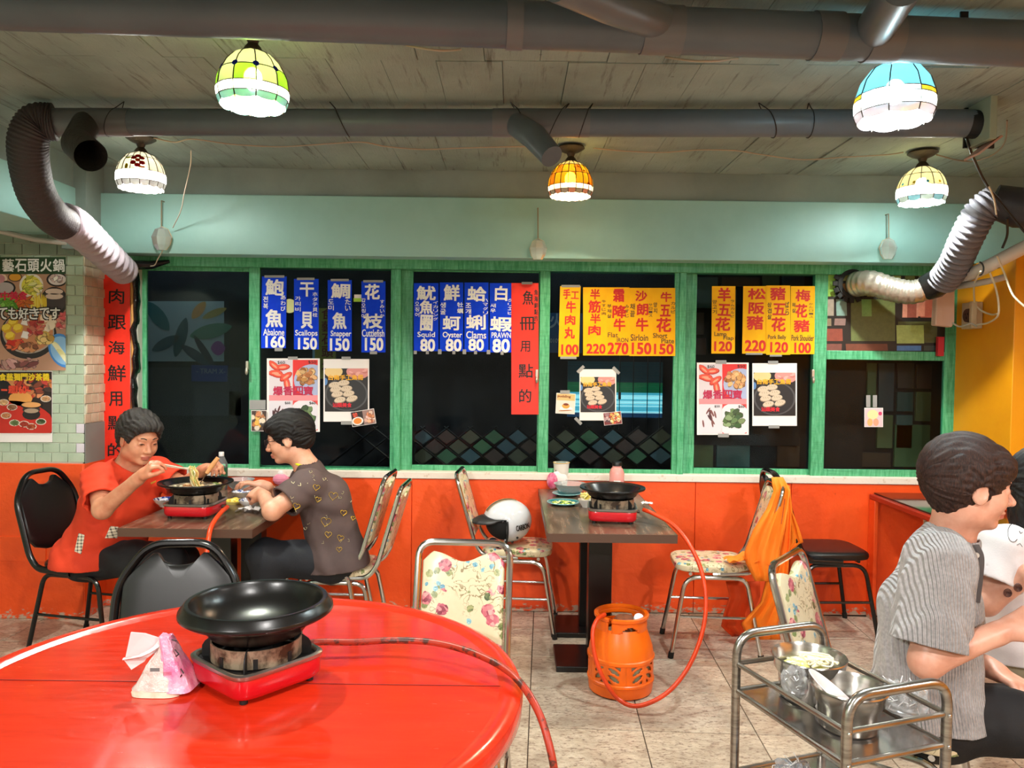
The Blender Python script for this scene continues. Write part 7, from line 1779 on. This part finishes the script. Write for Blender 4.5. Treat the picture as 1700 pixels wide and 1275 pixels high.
drape('long_panel', [(806, 1300, 1311), (850, 1300, 1314), (900, 1290, 1312), (960, 1272, 1308), (1000, 1262, 1300), (1035, 1230, 1292), (1062, 1242, 1296)], [3.9, 3.88, 3.84, 3.82, 3.82, 3.84, 3.86], CLO, ct, fold=.014, seed=3)
drape('side_flap', [(812, 1306, 1312), (850, 1306, 1316), (875, 1306, 1326), (900, 1306, 1334), (918, 1306, 1309)], [4.02, 4.05, 4.08, 4.1, 4.1], CLO, ct, fold=.008, seed=5)
drape('inside_panel', [(965, 1205, 1262), (990, 1212, 1262), (1020, 1202, 1250), (1040, 1198, 1262), (1056, 1216, 1262)], [4.06, 4.06, 4.08, 4.1, 4.12], CLO2, ct, fold=.02, seed=6)
m = MB(); crumpled(m, .10, .06, .06, 8, 12, .0); o = m.build('bunched_part', CLO, ct, ang=50); o.location = P(1240, 932, 3.86) - ct.location + Vector((0, 0, -.01)); o.modifiers.new('s', 'SUBSURF').render_levels = 2
tag_ = MB().tube([P(1303, 828, 3.84), P(1300, 850, 3.83), P(1297, 870, 3.8)], .002, 5).build('stitching', pbr('dark_stitch', '#8a3c08', .8), ct, W=True)

# ---------------------------------------------------------------- steel trolley
FL, FRr, NL, NR = PZ(1213, 1060, .78), PZ(1380, 1050, .78), PZ(1396, 1162, .78), PZ(1586, 1150, .78)
tr = thing('service_trolley', 'stainless steel trolley holding two metal pots', 'trolley', ((FL + NR) / 2).x * Vector((1, 0, 0)) + ((FL + NR) / 2).y * Vector((0, 1, 0)))
def hoop(a, b, h=.797, r=.0115, rad=.06):
    A0, B0 = Vector((a.x, a.y, .02)), Vector((b.x, b.y, .02)); A1, B1 = Vector((a.x, a.y, h)), Vector((b.x, b.y, h)); return fillet([A0, A1, B1, B0], rad, 8)
# make the four corners a true rectangle in plan
u = ((NL - FL) + (NR - FRr)) / 2; u.z = 0; v = ((FRr - FL) + (NR - NL)) / 2; v.z = 0; v = v - u.normalized() * v.dot(u.normalized()); c0 = (FL + FRr + NL + NR) / 4; c0.z = 0
FL, FRr, NL, NR = c0 - u / 2 - v / 2, c0 - u / 2 + v / 2, c0 + u / 2 - v / 2, c0 + u / 2 + v / 2
ZR, ZS, ZL = .722, .652, .44
MB().tube(hoop(FL, FRr), .0115, 12).build('end_frame', STEEL, tr, W=True); MB().tube(hoop(NL, NR), .0115, 12).build('end_frame', STEEL, tr, W=True)
for zz in (ZR, ZS, ZL):
    for a, b in ((FL, NL), (FRr, NR), (FL, FRr), (NL, NR)): MB().tube([Vector((a.x, a.y, zz)), Vector((b.x, b.y, zz))], .0065, 10).build('rail', STEEL, tr, W=True)
for zz, nm in ((ZS, 'shelf'), (ZL, 'shelf'), (.12, 'shelf')):
    m = MB(); p = [Vector((q_.x, q_.y, zz)) + (c0 - Vector((q_.x, q_.y, 0))).normalized() * .012 for q_ in (FL, NL, NR, FRr)]
    m.add([tuple(q_ + Vector((0, 0, .001))) for q_ in p] + [tuple(q_ - Vector((0, 0, .016))) for q_ in p], [(0, 1, 2, 3), (7, 6, 5, 4), (0, 4, 5, 1), (1, 5, 6, 2), (2, 6, 7, 3), (3, 7, 4, 0)]); m.build('shelf', pbr('polished_shelf', '#a9a4a0', .16, .9, bs=20, bst=.02), tr, W=True, bevel=.002)
for a in (FL, FRr, NL, NR):
    m = MB().lathe([(0, -.008), (.022, -.008), (.022, .008), (0, .008)], 18, T(a.x, a.y, .022) @ RX(math.pi / 2)); m.build('wheel', RUBBER, tr, W=True)
for a in (NL, NR):
    for zz in (ZR, ZS): MB().ball((a.x, a.y - .0125, zz), (.0045, .003, .0045), None, 10, 6).build('bolt', CHROME, tr, W=True)
def onshelf(px, py, z=ZS + .002): return PZ(px, py, z)
POT = pbr('pot_steel', '#c9c4be', .2, .95, c2='#a8a39c', ns=7, scale=(1, 1, 6))
def pot(label, loc, r, h):
    t = thing('cooking_pot', label, 'pot', loc, 0, 'steel pots on the trolley')
    MB().lathe([(0, 0), (r * .70, 0), (r * .76, .006), (r * .80, h * .55), (r * .92, h * .72), (r * .96, h * .93), (r, h), (r * .985, h + .003), (r * .94, h * .95), (r * .9, h * .74), (r * .77, h * .55), (r * .73, .012), (0, .01)], 56).build('pot', POT, t); return t
CN = P(1343, 1100, 1.93); p1 = Vector((CN.x, 1.93, ZS + .002)); r1 = 61 * 1.93 / FPX
t = pot('steel pot of cabbage and noodles covered with film, farther on the trolley', p1, r1, .106)
heap(t, -.01, .01, .055, .05, .074, ['#e8e08a', '#f0ecc8', '#d8dca0', '#f4f0e0'], 46, .013, 3, 'cabbage_piece', .4)
rg = random.Random(17)
for k in range(16): MB().tube(catmull([(rg.uniform(-.02, .06), rg.uniform(-.05, .04), .096 + rg.uniform(-.005, .01)) for _ in range(4)], 4), .0025, 5).build('noodle', NM[2], t)
def film(name, label, loc, rad, n, seed, flat=.5):
    r_ = random.Random(seed); t = thing(name, label, 'plastic film', loc)
    FM = glassmat('crinkled_film', (.95, .96, .97), .12, 2.5, .22)
    m = MB().ball((0, 0, rad[2] * .9), rad, None, 20, 14); m.v = [tuple(Vector(p) * (1 + r_.uniform(-.22, .22))) for p in m.v]; zmin = min(p[2] for p in m.v); m.v = [(x, y, z - zmin) for x, y, z in m.v]; m.build('film', FM, t, ang=5, smooth=False)
    m = MB()
    for k in range(n):
        a, b = r_.uniform(0, 6.28), r_.uniform(.15, 1.4); c = Vector((math.cos(a) * math.sin(b) * rad[0], math.sin(a) * math.sin(b) * rad[1], rad[2] * (.9 + math.cos(b)))); m.tube([c, c + Vector((r_.uniform(-1, 1), r_.uniform(-1, 1), r_.uniform(-1, 1))) * rad[0] * .35], .0011, 4)
    m.build('crease', pbr('bright_film_crease', '#f2f2f4', .15), t, kind='stuff'); return t
t = pot('steel pot with a plate resting in it, nearer on the trolley', Vector((P(1409, 1165, 1.77).x, 1.77, ZS + .002)), 62 * 1.77 / FPX, .097)
pc = P(1388, 1158, 1.76)
pm = thing('plate', 'white oval plate leaning inside the nearer steel pot', 'plate', pc); M = RZ(-.35) @ RY(D2(38))
rr = [[(x * s_, y * s_, z) for x, y in superell(.082, .048, 2, 36)] for z, s_ in ((0, .6), (.0, .7), (.006, 1), (.008, .99), (.003, .7), (.002, .3))]
m = MB(); m.loft(rr, M=M); m.build('dish', pbr('melamine_white', '#ddd4d2', .3), pm)
film('plastic_film', 'crinkled clear film at the right end of the trolley shelf', onshelf(1500, 1185), (.055, .06, .035), 60, 3)
film('plastic_film', 'clear film clinging to the side of the cabbage pot', p1 + Vector((-.062, -.075, .03)), (.03, .03, .035), 26, 5)
t = thing('ice_pile', 'melting ice pieces on the trolley shelf beside the nearer pot', 'ice', onshelf(1352, 1165)); rg = random.Random(8)
for k in range(9): MB().ball((rg.uniform(-.02, .03), rg.uniform(-.06, .03), .012), (rg.uniform(.01, .02), rg.uniform(.008, .014), .009), RZ(rg.uniform(0, 3)), 8, 6).build('ice_piece', pbr('wet_ice', '#d8d6d8', .12, coat=.5), t, ang=20)
fl = film('wrapped_bundle', 'blue bundle under clear film on the lower trolley shelf', Vector((P(1322, 1255, 1.86).x, 1.86, ZL + .003)), (.06, .055, .035), 70, 7)
fl['category'] = 'bundle'; MB().ball((0, 0, .02), (.064, .058, .022), None, 18, 10).build('blue_tub', pbr('powder_blue_plastic', '#8fb6dc', .35), fl)
